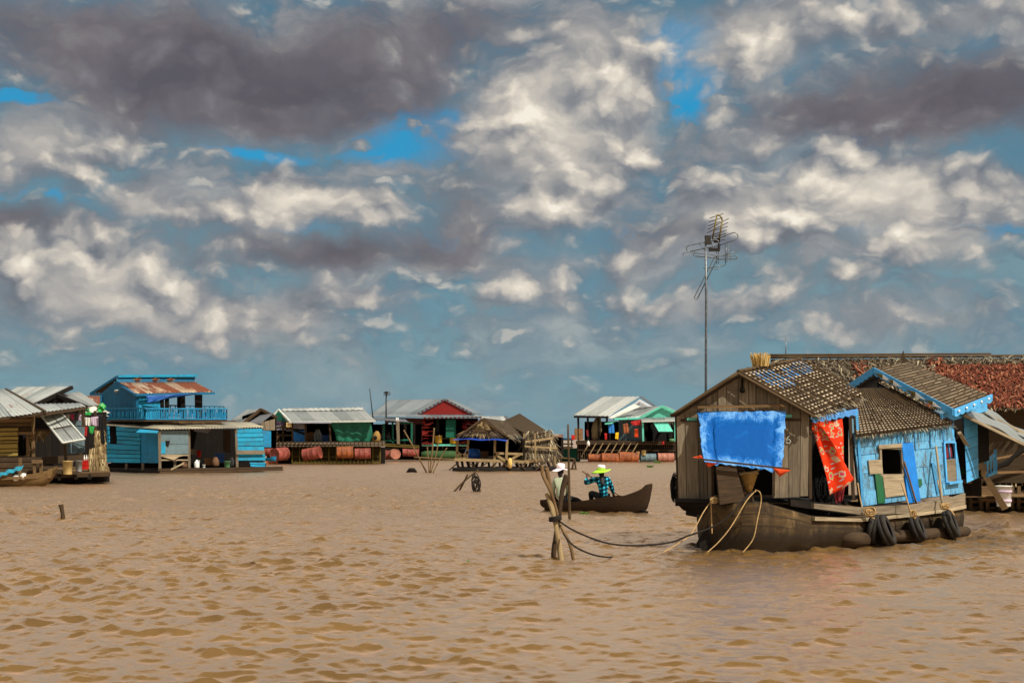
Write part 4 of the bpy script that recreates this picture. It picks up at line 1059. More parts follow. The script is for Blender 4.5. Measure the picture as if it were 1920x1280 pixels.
# floating logs
mb = MB(); mb.tube([P(1574, 1010, 23.55), P(1600, 1011, 23.6), P(1625, 1010, 23.75)], [.13, .14, .12], 10, jit=.08); B(mb, 'log', 'dark_wood', None, 'weathered log end floating against the hull left of the tyres', 'log', 'floating logs by the hull')
mb = MB(); mb.tube([P(1640, 1006, 23.95), P(1720, 1003, 24.75), P(1800, 996, 25.7), P(1812, 995, 25.9)], [.1, .11, .1, .09], 10, jit=.05); B(mb, 'log', 'dark_wood', None, 'long dark log floating along the hull behind the tyres', 'log', 'floating logs by the hull')
# leaning plank, branch, awning at the stern
mb = MB(); mb.slab(P(1796, 812, 26.4), P(1802, 810, 26.4), P(1890, 950, 30.5), P(1878, 955, 30.5), .05); B(mb, 'gangplank', 'pale_wood', None, 'long grey plank leaning from the stern doorway down to the jetty', 'plank')
mb = MB(); mb.tube([P(u, v, 29.5) for u, v in ((1850, 893), (1862, 882), (1872, 874), (1888, 868), (1900, 856), (1925, 840), (1960, 820))], [.06, .05, .05, .06, .045, .05, .04], 8, jit=.12); B(mb, 'branch', 'black_wood', None, 'thick black crooked branch propped across the thatch wall at the right', 'branch')
AW = T('tin_awning', 'pale striped folded awning sticking out from the blue stern cabin', 'awning', P(1850, 790, 27.5))
for nm, a_ in (('upper_sheet', ((1832, 770, 27.4), (1846, 766, 28.0), (1990, 850, 29.5), (1990, 868, 28.0))), ('lower_sheet', ((1807, 776, 26.6), (1834, 768, 27.4), (1990, 860, 28.6), (1990, 866, 27.0)))):
    q = Patch(*a_); mb = MB(); w_ = (q.at(1, 0)-q.at(0, 0)).length; mb.grid(lambda a, b: q.at(a, b, .03*math.sin(b*14)), 10, 24, w_, .6, thick=.02); B(mb, nm, 'grey_tin', AW)
mb = MB(); mb.beam(P(1806, 778, 26.55), P(1992, 868, 26.95), .06, .05); mb.beam(P(1834, 768, 27.5), P(1992, 850, 28.8), .05); B(mb, 'frame', 'pale_wood', AW)
# flower pot in the stern doorway
FP = T('flower_pot', 'small potted plant standing in the dark stern doorway', 'potted plant', P(1812, 905, 27.2)); c_ = P(1812, 906, 27.2)
mb = MB(); mb.lathe([(.09, 0), (.13, .14), (.14, .15), (.11, .14), (.001, .13)], c_, n=12); B(mb, 'pot', 'mud_pot', FP)
mb = MB()
for k in range(26): a = rnd.random()*6.28; e = c_+V(math.cos(a)*.16, math.sin(a)*.12, .15+rnd.uniform(.03, .16)); b0_ = c_+V(0, 0, .13); mb.face([b0_, b0_.lerp(e, .6)+V(.025, 0, .03), e, b0_.lerp(e, .6)-V(.025, 0, -.03)], [(0, 0)]*4)
B(mb, 'leaves', 'leaf', FP)
# ropes at the bow
rope('mooring_rope', [P(1418, 919, 22.6), P(1395, 935, 22.4), P(1365, 970, 22.3), P(1330, 990, 22.3), P(1290, 1004, 22.2), P(1258, 1016, 22.2), P(1200, 1022, 22.0), P(1140, 1018, 21.7), P(1080, 996, 21.4), P(1042, 972, 21.2)], .014, 'dark_rope', 'dark mooring rope sagging from the houseboat bow to the stake cluster', group='mooring ropes')
rope('bow_rope', [P(1418, 919, 22.55), P(1400, 938, 22.35), P(1372, 985, 22.2), P(1348, 1015, 22.15), P(1325, 1036, 22.1)], .009, 'rope', 'tan rope running down the bow from its top to the water, between two others', group='ropes over the bow')
rope('bow_rope', [P(1416, 918, 22.5), P(1425, 923, 22.3), P(1427, 940, 22.3), P(1420, 975, 22.2), P(1412, 1010, 22.15), P(1392, 1036, 22.1)], .009, 'rope', 'tan rope looped over the bow and hanging down into the water, rightmost', group='ropes over the bow')
rope('bow_rope', [P(1337, 935, 22.9), P(1320, 958, 22.7), P(1296, 1000, 22.4), P(1272, 1018, 22.2), P(1242, 1036, 21.9)], .009, 'rope', 'tan rope slanting down left from the bow bracket to the water', group='ropes over the bow')
tangle('rope_coil', P(1340, 937, 22.75), .07, .04, .05, 10, .01, 'rope', 'small coil of tan rope at the foot of the dark bow post', 'rope', 12)
rope('bow_rope', [P(1333, 935, 22.85), P(1334, 970, 22.85), P(1335, 1000, 22.85)], .012, 'rope', 'short brown rope end hanging straight down beside the bow', group='ropes over the bow')
# antenna
AN = T('television_antenna', 'tall steel pole with a cluster of television aerials rising behind the grey cabin', 'antenna', P(1323, 790, 25.6))
YA = 25.6
mb = MB(); mb.tube([P(1323, 940, YA), P(1323.5, 700, YA), P(1324, 560, YA), P(1323, 448, YA)], [.024, .022, .02, .018], 8); B(mb, 'pole', 'steel', AN)
def rods(name, mat, segs, r=.008):
    mb = MB()
    for s_ in segs:
        mb.tube([P(u, v, YA+(d_ or 0)) for u, v, d_ in s_], r, 5)
    return (BE if name == 'reflector_bars' else B)(mb, 'reflector_bar' if name == 'reflector_bars' else name, mat, AN)
def z(u, v): return (1260+u/5.82, 380+v/5.82, 0)
rods('boom', 'yellow_steel', [[z(492, 130), z(440, 400)], [z(548, 190), z(515, 400)], [z(492, 132), z(530, 150), z(548, 190)]], .014)
rods('director', 'dark_steel', [[z(412, 168), z(562, 120)], [z(402, 212), z(552, 162)], [z(396, 254), z(530, 205)], [z(390, 292), z(620, 172)], [z(384, 330), z(612, 216)], [z(450, 305), z(608, 260)], [z(420, 360), z(600, 298)], [z(470, 378), z(592, 335)], [z(470, 400), z(585, 366)], [z(530, 412), z(580, 400)], [z(420, 380), z(520, 345)]], .007)
def loop_(x0, y0, x1, y1, w_):  # folded dipole outline in picture units
    d_ = Vector((x1-x0, y1-y0)); d_.normalize(); nrm = Vector((-d_.y, d_.x))*w_/2; out = []
    a = Vector((x0, y0)); b = Vector((x1, y1))
    for k in range(9): t_ = math.pi*(.5+k/8); out.append(a+d_*math.cos(t_)*w_/2+nrm*math.sin(t_))
    for k in range(9): t_ = math.pi*(-.5+k/8); out.append(b+d_*math.cos(t_)*w_/2+nrm*math.sin(t_))
    out.append(out[0]); return [z(p.x, p.y) for p in out]
rods('folded_dipole', 'steel', [loop_(190, 500, 480, 440, 66), loop_(470, 440, 680, 365, 80), loop_(255, 565, 470, 585, 36), loop_(500, 600, 695, 598, 34), loop_(262, 1035, 480, 600, 36)], .009)
rods('feed_line', 'steel', [[z(115, 560), z(130, 580)]], .006)
rods('reflector_bars', 'steel', [[z(488, 440), z(484, 668)], [z(508, 440), z(504, 668)], [z(597, 455), z(583, 672)], [z(360, 720), z(590, 680)], [z(340, 712), z(380, 735), z(500, 725), z(525, 708)], [z(540, 585), z(712, 525)], [z(300, 450), z(360, 520)], [z(115, 560), z(128, 548), z(250, 540)], ]+[[z(575, 470+k*22), z(640, 456+k*22)] for k in range(9)]+[[z(400+k*26, 700-k*4), z(405+k*26, 722-k*4)] for k in range(7)], .006)
mb = MB(); mb.box(P(1327, 450, YA), .1, .06, .16, .2); mb.box(P(1344, 451, YA+.05), .12, .05, .07, -.1); mb.box(P(1339, 468, YA), .2, .05, .06, 0); mb.box(P(1348, 463, YA), .03, .05, .12, .2); BE(mb, 'junction_box', 'dark_steel', AN)
# long house with thatched roof behind
AX = T('thatched_house', 'long floating house with palm thatch and red roof behind the blue houseboat', 'house', P(1880, 955, 36))
ar = Patch((1445, 676, 39.0), (2040, 673, 39.0), (2040, 766, 35.0), (1590, 766, 35.0))
arl = Patch((1440, 676, 39.0), (1748, 674, 39.0), (1745, 766, 35.0), (1500, 766, 35.0)); arr = Patch((1735, 674, 39.0), (2040, 673, 39.0), (2040, 766, 35.0), (1735, 766, 35.0))
mb = MB(); mb.slab(*ar.c, .08); B(mb, 'roof_base', 'dark_thatch', AX)
mb = MB(); mb.strands(arl, 10, 130, .42, .035, lift=.08, ang=.35, curl=.05); mb.strands(arr, 2, 200, .3, .025, lift=.1, ang=.45, t0=0, t1=.13, curl=.04); mb.strands(arr, 2, 90, .3, .03, lift=.02, ang=.3, t0=.93, t1=1.0); mb.strands(ar, 1, 110, .14, .02, lift=.08, ang=1.0, t0=0, t1=.02, curl=.03)
B(mb, 'palm_thatch', 'grey_thatch', AX)
mb = MB(); mb.strands(arr, 22, 160, .3, .04, lift=.07, ang=.3, t0=.14, t1=.98, curl=.03); mb.strands(arl, 5, 8, .3, .05, lift=.13, ang=.2, t0=.12, t1=.4, s0=.50, s1=.58); mb.strands(arr, 3, 10, .3, .05, lift=.13, ang=.2, t0=.05, t1=.16, s0=.02, s1=.1)
B(mb, 'red_thatch', 'red_thatch', AX)
mb = MB(); pole(mb, arl.at(0, 0, .1), arr.at(1, 0, .1), .04, .04, .002, seg=14); pole(mb, arl.at(0, .03, .2), arr.at(.4, .03, .2), .025, .02, .002, seg=14); BE(mb, 'ridge_pole', 'dark_bamboo', AX)
aw = Patch((1830, 768, 35.5), (2040, 768, 35.5), (2040, 905, 35.5), (1830, 905, 35.5))
mb = MB(); mb.slab(*[aw.at(a, b, -.1) for a, b in ((0, 0), (1, 0), (1, 1), (0, 1))], .04); B(mb, 'wall_base', 'dark_thatch', AX)
mb = MB(); mb.strands(aw, 1, 60, 1.0, .09, lift=.03, ang=.12, t0=0.02, t1=.12, ljit=.2); mb.strands(aw, 7, 110, .26, .05, lift=.02, ang=.2, t0=.4, t1=.9); B(mb, 'wall_thatch', 'thatch', AX)
mb = MB()
for t_ in (.03, .1, .42, .52, .62, .73, .8, .9, .95): mb.beam(aw.at(0, t_, .07), aw.at(1, t_+rnd.uniform(-.005, .005), .07), .05, .03, aw.nrm)
for s_ in (.08, .25, .42, .6, .8): mb.beam(aw.at(s_, 0, .1), aw.at(s_, 1.0, .1), .05, .03, aw.nrm)
B(mb, 'wall_frame', 'brown_wood', AX)
mb = MB(); q = Patch((1800, 918, 37), (2040, 918, 37), (2040, 932, 34.5), (1805, 932, 34.5)); mb.boards(q, 5, 'h')
for v_ in (925, 940, 952): mb.beam(P(1806, v_, 35.5), P(2040, v_-1, 35.5), .1, .07)
for u_ in (1808, 1820, 1838, 1852, 1873, 1898, 1910, 1930, 1950, 1980): mb.beam(P(u_, 905+rnd.uniform(-8, 8), 35.4), P(u_+rnd.uniform(-3, 3), 966, 35.4), .08)
mb.beam(P(1845, 886, 35.2), P(2000, 882, 35.2), .06); mb.beam(P(1855, 862, 35.0), P(1990, 835, 35.2), .05)
B(mb, 'platform', 'brown_wood', AX)
mb = MB(); q = Patch((1800, 900, 36.6), (2040, 900, 36.6), (2040, 958, 36.6), (1800, 958, 36.6)); mb.slab(*q.c, .04); B(mb, 'underfloor', 'black_wood', AX)
t_ = bucket('white_bucket', P(1882, 949, 34.3), .19, .5, 'white_plastic', 'large white plastic bucket with a purple printed band on the jetty')
mb = MB()
for z0_, z1_ in ((.1, .17), (.33, .39)):
    mb.lathe([(.176+z0_*.05, z0_), (.178+z1_*.05, z1_)], P(1882, 949, 34.3), n=18)
B(mb, 'print_band', 'lilac_cloth', t_); 
mb = MB(); mb.box(P(1856, 925, 35.0), .5, .3, .35); B(mb, 'crate', 'brown_wood', None, 'brown wooden crate on the jetty left of the white bucket', 'crate')
mb = MB(); mb.tube([P(1473, 690, 39), P(1473.5, 632, 39)], [.02, .012], 6); B(mb, 'whip_aerial', 'steel', None, 'thin bare pole standing on the long thatched roof beside the straw sheaf', 'pole')
# ------------------------------------------------------------------ stakes and posts in the water
def stake(name, pts, rs, mat, label, cat='post', group=None):
    mb = MB(); mb.tube(smooth_path(pts, 5), [x for x in np.interp(np.linspace(0, len(rs)-1, (len(pts)-1)*5+1), range(len(rs)), rs)], 10, jit=.07); return B(mb, name, mat, None, label, cat, group)
G = 'stakes lashed together near the middle'
stake('mooring_stake', [P(1055, 1062, 21.1), P(1050, 1035, 21.15), P(1045, 1000, 21.2), P(1037, 960, 21.3), P(1026, 925, 21.4)], [0.045, 0.042, 0.034, 0.037, 0.040], 'bamboo', 'thickest stake of the lashed cluster, standing in the water in front', group=G)
stake('mooring_stake', [P(1046, 968, 21.3), P(1040, 945, 21.35), P(1030, 915, 21.3), P(1018, 890, 21.4), P(1016, 872, 21.4)], [0.020, 0.025, 0.029, 0.028, 0.022], 'brown_wood', 'crooked stake reaching highest at the left of the lashed cluster', group=G)
stake('mooring_stake', [P(1042, 966, 21.5), P(1036, 940, 21.5), P(1030, 905, 21.5), P(1024, 876, 21.5)], [0.028, 0.029, 0.033, 0.037], 'brown_wood', 'stake with a cut flat top behind the crooked one of the cluster', group=G)
stake('mooring_stake', [P(1037, 1058, 21.5), P(1040, 1020, 21.5), P(1048, 970, 21.5), P(1054, 920, 21.5), P(1063, 890, 21.5)], [0.042, 0.040, 0.034, 0.037, 0.045], 'dark_wood', 'dark stake leaning right, rising beside the person in the white hat', group=G)
stake('mooring_stake', [P(1076, 1052, 21.2), P(1070, 1025, 21.2), P(1062, 1005, 21.25), P(1050, 984, 21.3)], [0.028, 0.025, 0.025, 0.020], 'brown_wood', 'short brown stake leaning out to the right at the foot of the cluster', group=G)
mb = MB()
for k in range(5):
    zc = P(1041, 968+k*1.6, 21.25); mb.tube([zc+V(math.cos(a)*.085, math.sin(a)*.11, rnd.uniform(-.01, .01)+.02*math.cos(a)) for a in [6.283*j/14 for j in range(15)]], .014, 6, False)
B(mb, 'lashing', 'dark_rope', None, 'dark rope lashing wound round the stake cluster', 'rope')
rope('slack_rope', [P(1056, 1000, 21.1), P(1075, 1022, 20.8), P(1105, 1037, 20.7), P(1130, 1043, 20.8), P(1148, 1044, 20.9)], .013, 'dark_rope', 'short dark rope trailing from the stake cluster into the water')
stake('old_post', [P(119, 978, 31.5), P(117, 960, 31.5), P(114, 945, 31.5)], [.05, .045, .055], 'dark_wood', 'single short broken post sticking out of the open water at the left')
stake('bamboo_pole', [P(1068, 975, 31.6), P(1067, 900, 31.6), P(1065, 795, 31.6)], [.032, .028, .02], 'dark_bamboo', 'tall thin bamboo pole standing upright in the water beside the rowboat', 'pole')
# lone stick frame mid-left
Ys = WY(921)
stake('driftwood_stake', [P(849, 924, Ys), P(870, 902, Ys), P(897, 880, Ys)], [0.037, 0.031, 0.022], 'dark_bamboo', 'long dark stick slanting out of the water left of the rope coil', group='leaning sticks with a rope coil')
stake('driftwood_stake', [P(902, 924, Ys), P(893, 900, Ys), P(889, 888, Ys)], [0.031, 0.031, 0.028], 'dark_wood', 'short thick stick holding the rope coil', group='leaning sticks with a rope coil')
stake('driftwood_stake', [P(862, 918, Ys+.3), P(870, 903, Ys), P(877, 889, Ys)], [0.031, 0.031, 0.031], 'dark_wood', 'short dark stick crossing the long slanting one', group='leaning sticks with a rope coil')
tangle('rope_coil', P(892, 905, Ys-.15), .17, .1, .26, 12, .016, 'dark_rope', 'dark rope coil hanging on the short stick in mid lake', 'rope', 21)
# crossed bamboo poles
Yc = 74.5
G = 'crossed bamboo poles standing in the far water'
for pts, rs, lb in (([(757, 806), (775, 838), (800, 886)], [0.037, 0.037, 0.043], 'longest crossed pole leaning up to the left, in front of the red house'),
        ([(814, 802), (811, 840), (806, 886)], [0.043, 0.040, 0.037], 'thick pale upright pole of the crossed bamboo group'),
        ([(824, 815), (818, 850), (808, 886)], [0.031, 0.031, 0.031], 'dark pole with a blunt top right of the thick upright one'),
        ([(801, 838), (803, 860), (804, 886)], [0.028, 0.028, 0.028], 'short upright pole left of the thick upright one'),
        ([(838, 839), (825, 860), (812, 886)], [0.031, 0.031, 0.031], 'short crossed pole leaning up to the right')):
    stake('crossed_pole', [P(u, v, Yc+rnd.uniform(-.3, .3)) for u, v in pts], rs, 'brown_wood', lb, 'pole', G)
mb = MB(); pole(mb, P(776, 857, Yc-.3), P(852, 861, Yc), .035, .03, .01); B(mb, 'cross_bar', 'brown_wood', None, 'level bamboo bar tied across the crossed pole group', 'pole')
mb = MB(); mb.tube([P(762, 885, 73), P(768, 881, 73), P(776, 881, 73), P(782, 885, 73)], [.02, .12, .12, .02], 8); B(mb, 'floating_log', 'black_wood', None, 'small black log floating left of the crossed poles', 'log')
# stick frame right of the hut
Yf = WY(880)
mb = MB()
for a, b in (((1043, 858), (1077, 860)), ((1043, 869), (1043, 859)), ((1050, 876), (1052, 859)), ((1077, 860), (1080, 881)), ((1073, 878), (1076, 861)), ((1060, 879), (1082, 879))): pole(mb, P(*a, Yf), P(*b, Yf), .06, .05, .005)
B(mb, 'fish_rack', 'dark_bamboo', None, 'low frame of thin sticks in the water right of the thatched hut', 'rack')
# water weeds
def weed(c, s_, label, n=40):
    mb = MB()
    for k in range(n):
        a = rnd.random()*6.28; r_ = rnd.random()**.6*s_; b0_ = Vector(c)+V(math.cos(a)*r_*.6, math.sin(a)*r_*.6, 0); e = b0_+V(math.cos(a)*s_*.35, math.sin(a)*s_*.3, rnd.uniform(.15, .55)*s_); w_ = V(-math.sin(a), math.cos(a), 0)*s_*.12
        mb.face([b0_, b0_.lerp(e, .6)+w_, e, b0_.lerp(e, .6)-w_], [(0, 0)]*4)
    return B(mb, 'water_weed', 'leaf', None, label, 'water plant', 'floating water plants')
weed(V(*P(1095, 962, 33.6).xy, 0), .16, 'small green water plant floating beside the rowboat hull')
weed(V(*P(1218, 876, WY(876)).xy, 0), .32, 'pale green water plant floating between the far house and the plank cabin')
weed(V(*P(880, 882, WY(882)).xy, 0), .4, 'green water plant by the raft of the thatched hut', 30)
weed(V(*P(878, 1041, 20.8).xy, 0), .05, 'tiny green leaf floating alone on the open water', 10)
weed(V(*P(1233, 867, WY(868)).xy, 0), .4, 'green water weed right under the far house floats', 30)
# ------------------------------------------------------------------ rowboat with two people
YB = WY(960)
RB = T('rowboat', 'small dark wooden rowboat with a high pointed prow carrying two people', 'rowboat', P(1125, 960, YB))
bow = P(1223, 905, YB-.5); ste = P(1022, 945, YB+.7)
def zs(v, Y): return EYE-(v-HZ)/F*Y
def sheer(t):  # from prow to stern
    uu = 1223-201*t; vv = np.interp(uu, [1022, 1045, 1090, 1120, 1152, 1160, 1168, 1185, 1200, 1208, 1214, 1223], [936, 941, 939, 935, 929, 930, 930.5, 926, 920, 915, 908, 906]); return float(zs(vv, YB+(-.5+1.2*t)))
def keel(t): return float(np.interp(t, [0, .04, .1, .2, .9, 1], [.62, .12, -.02, -.08, -.06, .1]))
mb = MB(); ring = canoe(mb, bow, ste, .78, keel, sheer, n=40, fullness=.55, sternw=.5); B(mb, 'hull', 'canoe_wood', RB)
for t_ in (.3, .48, .72):
    r_ = ring(t_, .03); mb = MB(); a_, b_ = r_[1], r_[-2]; zt = sheer(t_)-.1; mb.beam(V(a_.x, a_.y, zt), V(b_.x, b_.y, zt), .16, .03); B(mb, 'seat', 'dark_wood', RB)
mb = MB(); pole(mb, P(1030, 928, YB+.75), P(1023, 956, YB+.7), .05, .04, .01); B(mb, 'stern_post', 'dark_wood', RB)
def skinned(name, J, E_, mat, parent, root=0, sub=2, extra=None):
    ks = list(J); idx = {k: i for i, k in enumerate(ks)}
    o0 = ORG[parent]; me = bpy.data.meshes.new(name); me.from_pydata([tuple(Vector(J[k][0])-o0) for k in ks], [(idx[a], idx[b]) for a, b in E_], [])
    o = bpy.data.objects.new(name, me); col.objects.link(o)
    sk = o.modifiers.new('skin', 'SKIN'); sk.use_smooth_shade = True
    for k in ks:
        r_ = J[k][1]; r_ = r_ if isinstance(r_, tuple) else (r_, r_); me.skin_vertices[0].data[idx[k]].radius = r_
    me.skin_vertices[0].data[root].use_root = True
    ss = o.modifiers.new('sub', 'SUBSURF'); ss.levels = sub; ss.render_levels = sub
    bpy.context.view_layer.update(); dg = bpy.context.evaluated_depsgraph_get(); m2 = bpy.data.meshes.new_from_object(o.evaluated_get(dg))
    o.modifiers.clear(); o.data = m2; m2.name = name; m2.materials.clear(); m2.materials.append(MATS[mat])
    for p in m2.polygons: p.use_smooth = True
    o.parent = parent; ORG[o] = o0; return o
def hand(J, E_, wrist, k0, dirv, pside, curl, nrm, s_=1.0):
    """palm and five fingers growing from the wrist key k0"""
    d = Vector(dirv).normalized(); n_ = Vector(nrm).normalized(); sd_ = d.cross(n_).normalized()*pside
    pc = wrist+d*.045*s_; J[k0+'p'] = (pc, (.03*s_, .016*s_)); E_.append((k0, k0+'p'))
    for i, (o_, l) in enumerate(((-.027, .062), (-.009, .074), (.009, .07), (.026, .055))):
        a = pc+d*.04*s_+sd_*o_*s_; b = a+(d*.65+n_*curl*.6)*l*.55*s_; c_ = b+(d*(.5-curl)+n_*curl)*l*.5*s_
        for q_, (p, r_) in enumerate(((a, .011), (b, .0095), (c_, .0085))): J[f'{k0}f{i}{q_}'] = (p, r_*s_)
        E_ += [(k0+'p', f'{k0}f{i}0'), (f'{k0}f{i}0', f'{k0}f{i}1'), (f'{k0}f{i}1', f'{k0}f{i}2')]
    a = pc-d*.01*s_-sd_*.034*s_; b = a+(d*.7-sd_*.4+n_*.4)*.032*s_; c_ = b+(d*.6+n_*.7)*.026*s_
    for q_, (p, r_) in enumerate(((a, .013), (b, .011), (c_, .0095))): J[f'{k0}t{q_}'] = (p, r_*s_)
    E_ += [(k0+'p', k0+'t0'), (k0+'t0', k0+'t1'), (k0+'t1', k0+'t2')]
def person(label, pel, chest, neck, head, sh, el_, wr, knee, ankle, facev, hat, hat_c, shirt, trousers, hair_len, lean=V(0, 0, 0)):
    pt = T('person', label, 'person', pel-V(0, 0, .12)); J = {}; E_ = []
    J['pel'] = (pel, (.12, .1)); J['wa'] = (pel.lerp(chest, .5), (.105, .08)); J['ch'] = (chest, (.125, .09)); J['nb'] = (neck-V(0, 0, .02), .06); J['ne'] = (neck+V(0, 0, .05), .046)
    fv = Vector(facev).normalized()
    J['hd'] = (head-V(0, 0, .02), (.07, .08)); J['ht'] = (head+V(0, 0, .075), (.068, .075)); J['jaw'] = (head-V(0, 0, .065)+fv*.045, (.04, .035)); J['no'] = (head+fv*.098-V(0, 0, .012), .012)
    E_ += [('pel', 'wa'), ('wa', 'ch'), ('ch', 'nb'), ('nb', 'ne'), ('ne', 'hd'), ('hd', 'ht'), ('hd', 'jaw'), ('hd', 'no')]
    for i in (0, 1):
        s_ = 'LR'[i]; J['sh'+s_] = (sh[i], .062); J['el'+s_] = (el_[i], .042); J['wr'+s_] = (wr[i], .026)
        E_ += [('ch', 'sh'+s_), ('sh'+s_, 'el'+s_), ('el'+s_, 'wr'+s_)]
        hand(J, E_, wr[i], 'wr'+s_, (wr[i]-el_[i]).normalized(), 1 if i else -1, .9, fv if i == 0 else V(0, 0, -1))
        J['hp'+s_] = (pel.lerp(knee[i], .18)+V(0, 0, -.01), .092); J['kn'+s_] = (knee[i], .058); J['an'+s_] = (ankle[i], .036); J['to'+s_] = (ankle[i]+fv*.15+V(0, 0, -.03), (.04, .022))
        E_ += [('pel', 'hp'+s_), ('hp'+s_, 'kn'+s_), ('kn'+s_, 'an'+s_), ('an'+s_, 'to'+s_)]
    for sg in (-1, 1):
        e = fv.cross(V(0, 0, 1))*sg; J['ear%d' % sg] = (head+e*.082-V(0, 0, .01), (.008, .02)); E_.append(('hd', 'ear%d' % sg))
    skinned('body', J, E_, 'skin', pt)
    def pick(ks, es, gr): return {k: (J[k][0], tuple(x*gr[0]+gr[1] for x in (J[k][1] if isinstance(J[k][1], tuple) else (J[k][1],)*2))) for k in ks}, es
    Js = {'pel': (pel+V(0, 0, .0), (.145, .125)), 'wa': (J['wa'][0], (.128, .105)), 'ch': (chest, (.145, .112)), 'nb': (neck-V(0, 0, .045), .075)}; Es = [('pel', 'wa'), ('wa', 'ch'), ('ch', 'nb')]
    for i in (0, 1):
        s_ = 'LR'[i]; Js['sh'+s_] = (sh[i], .078); Js['el'+s_] = (el_[i], .058); Js['cu'+s_] = (el_[i].lerp(wr[i], .82), .042); Es += [('ch', 'sh'+s_), ('sh'+s_, 'el'+s_), ('el'+s_, 'cu'+s_)]
    skinned('shirt', Js, Es, shirt, pt)
    Jt = {'pel': (pel-V(0, 0, .02), (.138, .115))}; Et = []
    for i in (0, 1):
        s_ = 'LR'[i]; Jt['hp'+s_] = (J['hp'+s_][0], .105); Jt['kn'+s_] = (knee[i], .075); Jt['an'+s_] = (knee[i].lerp(ankle[i], .9), .052); Et += [('pel', 'hp'+s_), ('hp'+s_, 'kn'+s_), ('kn'+s_, 'an'+s_)]
    skinned('trousers', Jt, Et, trousers, pt)
    Jh = {'a': (head+V(0, 0, .05)-fv*.015, (.082, .088)), 'b': (head-fv*.05-V(0, 0, .03), (.07, .05))}; Eh = [('a', 'b')]; p = head-fv*.05
    for k, (dz, r_) in enumerate(hair_len): Jh['h%d' % k] = (neck-fv*(.08+.04*k)+V(0, 0, dz), (r_, r_*.6)); Eh.append(('b' if k == 0 else 'h%d' % (k-1), 'h%d' % k))
    skinned('hair', Jh, Eh, 'hair', pt)
    for sg in (-1, 1):
        mb = MB(); mb.lathe([(.001, -.012), (.012, 0), (.001, .012)], head+fv*.088+fv.cross(V(0, 0, 1))*sg*.032+V(0, 0, .01), fv, 8); B(mb, 'eye', 'eye', pt)
    mb = MB(); c_ = head+fv*.088-V(0, 0, .062); e = fv.cross(V(0, 0, 1)); mb.tube([c_-e*.024, c_+fv*.006, c_+e*.024], [.003, .007, .003], 6); B(mb, 'mouth', 'lip', pt)
    hat(pt, head, fv); return pt
# person 1
Y1 = YB+.25
def px(u, v, dy=0): return P(u, v, Y1+dy)
def hat1(pt, head, fv):
    mb = MB(); c = head+V(0, 0, .055); mb.lathe([(.102, -.01), (.106, .05), (.098, .1), (.07, .125), (.001, .13)], c, (.1, 0, 1), 18)
    mb.smooth = True
    mb.grid(lambda a, b: c+V(math.cos(a*6.283)*(.1+b*(.07+.07*(math.cos(a*6.283-3.3) > 0)*abs(math.cos(a*6.283-3.3)))), math.sin(a*6.283)*(.1+b*.075), -.01-b*(.02+.05*max(0, math.cos(a*6.283-3.4)))+.012*b*math.sin(a*25)), 36, 5, 1, .2, thick=.004)
    B(mb, 'sun_hat', 'hat_white', pt)
person('person seated in the rowboat in a white sun hat and pale green shirt', px(1050, 936), px(1052, 907), px(1052, 893), px(1051, 882), (px(1041, 899), px(1063, 899)), (px(1036, 920, .1), px(1066, 918, .1)), (px(1042, 934, .3), px(1062, 931, .35)),
       (px(1073, 934, .35), px(1080, 936, .2)), (px(1090, 944, .3), px(1096, 945, .15)), (.35, .93, -.15), hat1, None, 'pale_green_shirt', 'black_cloth', [(-.02, .05)])
# person 2
Y1 = YB-.05
def hat2(pt, head, fv):
    mb = MB(); c = head+V(0, 0, .05); mb.m = 1; mb.lathe([(.104, .035), (.1, .085), (.078, .115), (.001, .125)], c, (.06, 0, 1), 18); mb.m = 0
    mb.lathe([(.108, -.01), (.107, .036)], c, (.06, 0, 1), 18)
    mb.grid(lambda a, b: c+V(math.cos(a*6.283)*(.105+b*.135), math.sin(a*6.283)*(.105+b*.12), -.01-b*.045+b*.05*math.cos(a*6.283)+b*.02*math.sin(a*12.6+1)), 40, 5, 1, .2, thick=.004)
    B(mb, 'sun_hat', ['hat_lime', 'hat_white'], pt)
person('person paddling the rowboat in a lime green hat and blue checked shirt', px(1132, 934), px(1131, 905), px(1127, 893), px(1127, 884), (px(1118, 897), px(1141, 899)), (px(1097, 906, .05), px(1148, 916, .1)), (px(1101, 893, .2), px(1150, 926, .18)),
       (px(1107, 922, .25), px(1140, 928, .4)), (px(1110, 943, .3), px(1138, 945, .45)), (-.2, .95, -.1), hat2, None, 'plaid', 'black_cloth', [(-.04, .065), (-.12, .062), (-.22, .05)])
PD = T('paddle', 'brown wooden paddle held across the body by the person in the lime hat', 'paddle', px(1150, 928, .3))
mb = MB(); p0, p1 = P(1092, 883, Y1+.16), P(1196, 952, Y1+.75); mb.tube([p0, p0.lerp(p1, .5), p1], [.017, .016, .015], 8); B(mb, 'shaft', 'brown_wood', PD)
d_ = (p1-p0).normalized(); mb = MB(); up_ = d_.cross(V(0, 1, 0)).normalized(); mb.prism([p1+up_*.02, p1+d_*.1+up_*.07, p1+d_*.38+up_*.06, p1+d_*.4-up_*.06, p1+d_*.1-up_*.07, p1-up_*.02], [q_+V(0, -.02, 0) for q_ in (p1+up_*.02, p1+d_*.1+up_*.07, p1+d_*.38+up_*.06, p1+d_*.4-up_*.06, p1+d_*.1-up_*.07, p1-up_*.02)]); B(mb, 'blade', 'dark_wood', PD)
mb = MB(); pole(mb, P(1197, 955, YB-.4), P(1214, 960, YB-.7), .035, .03, .01); B(mb, 'driftwood', 'black_wood', None, 'short black stick floating under the rowboat prow', 'stick')
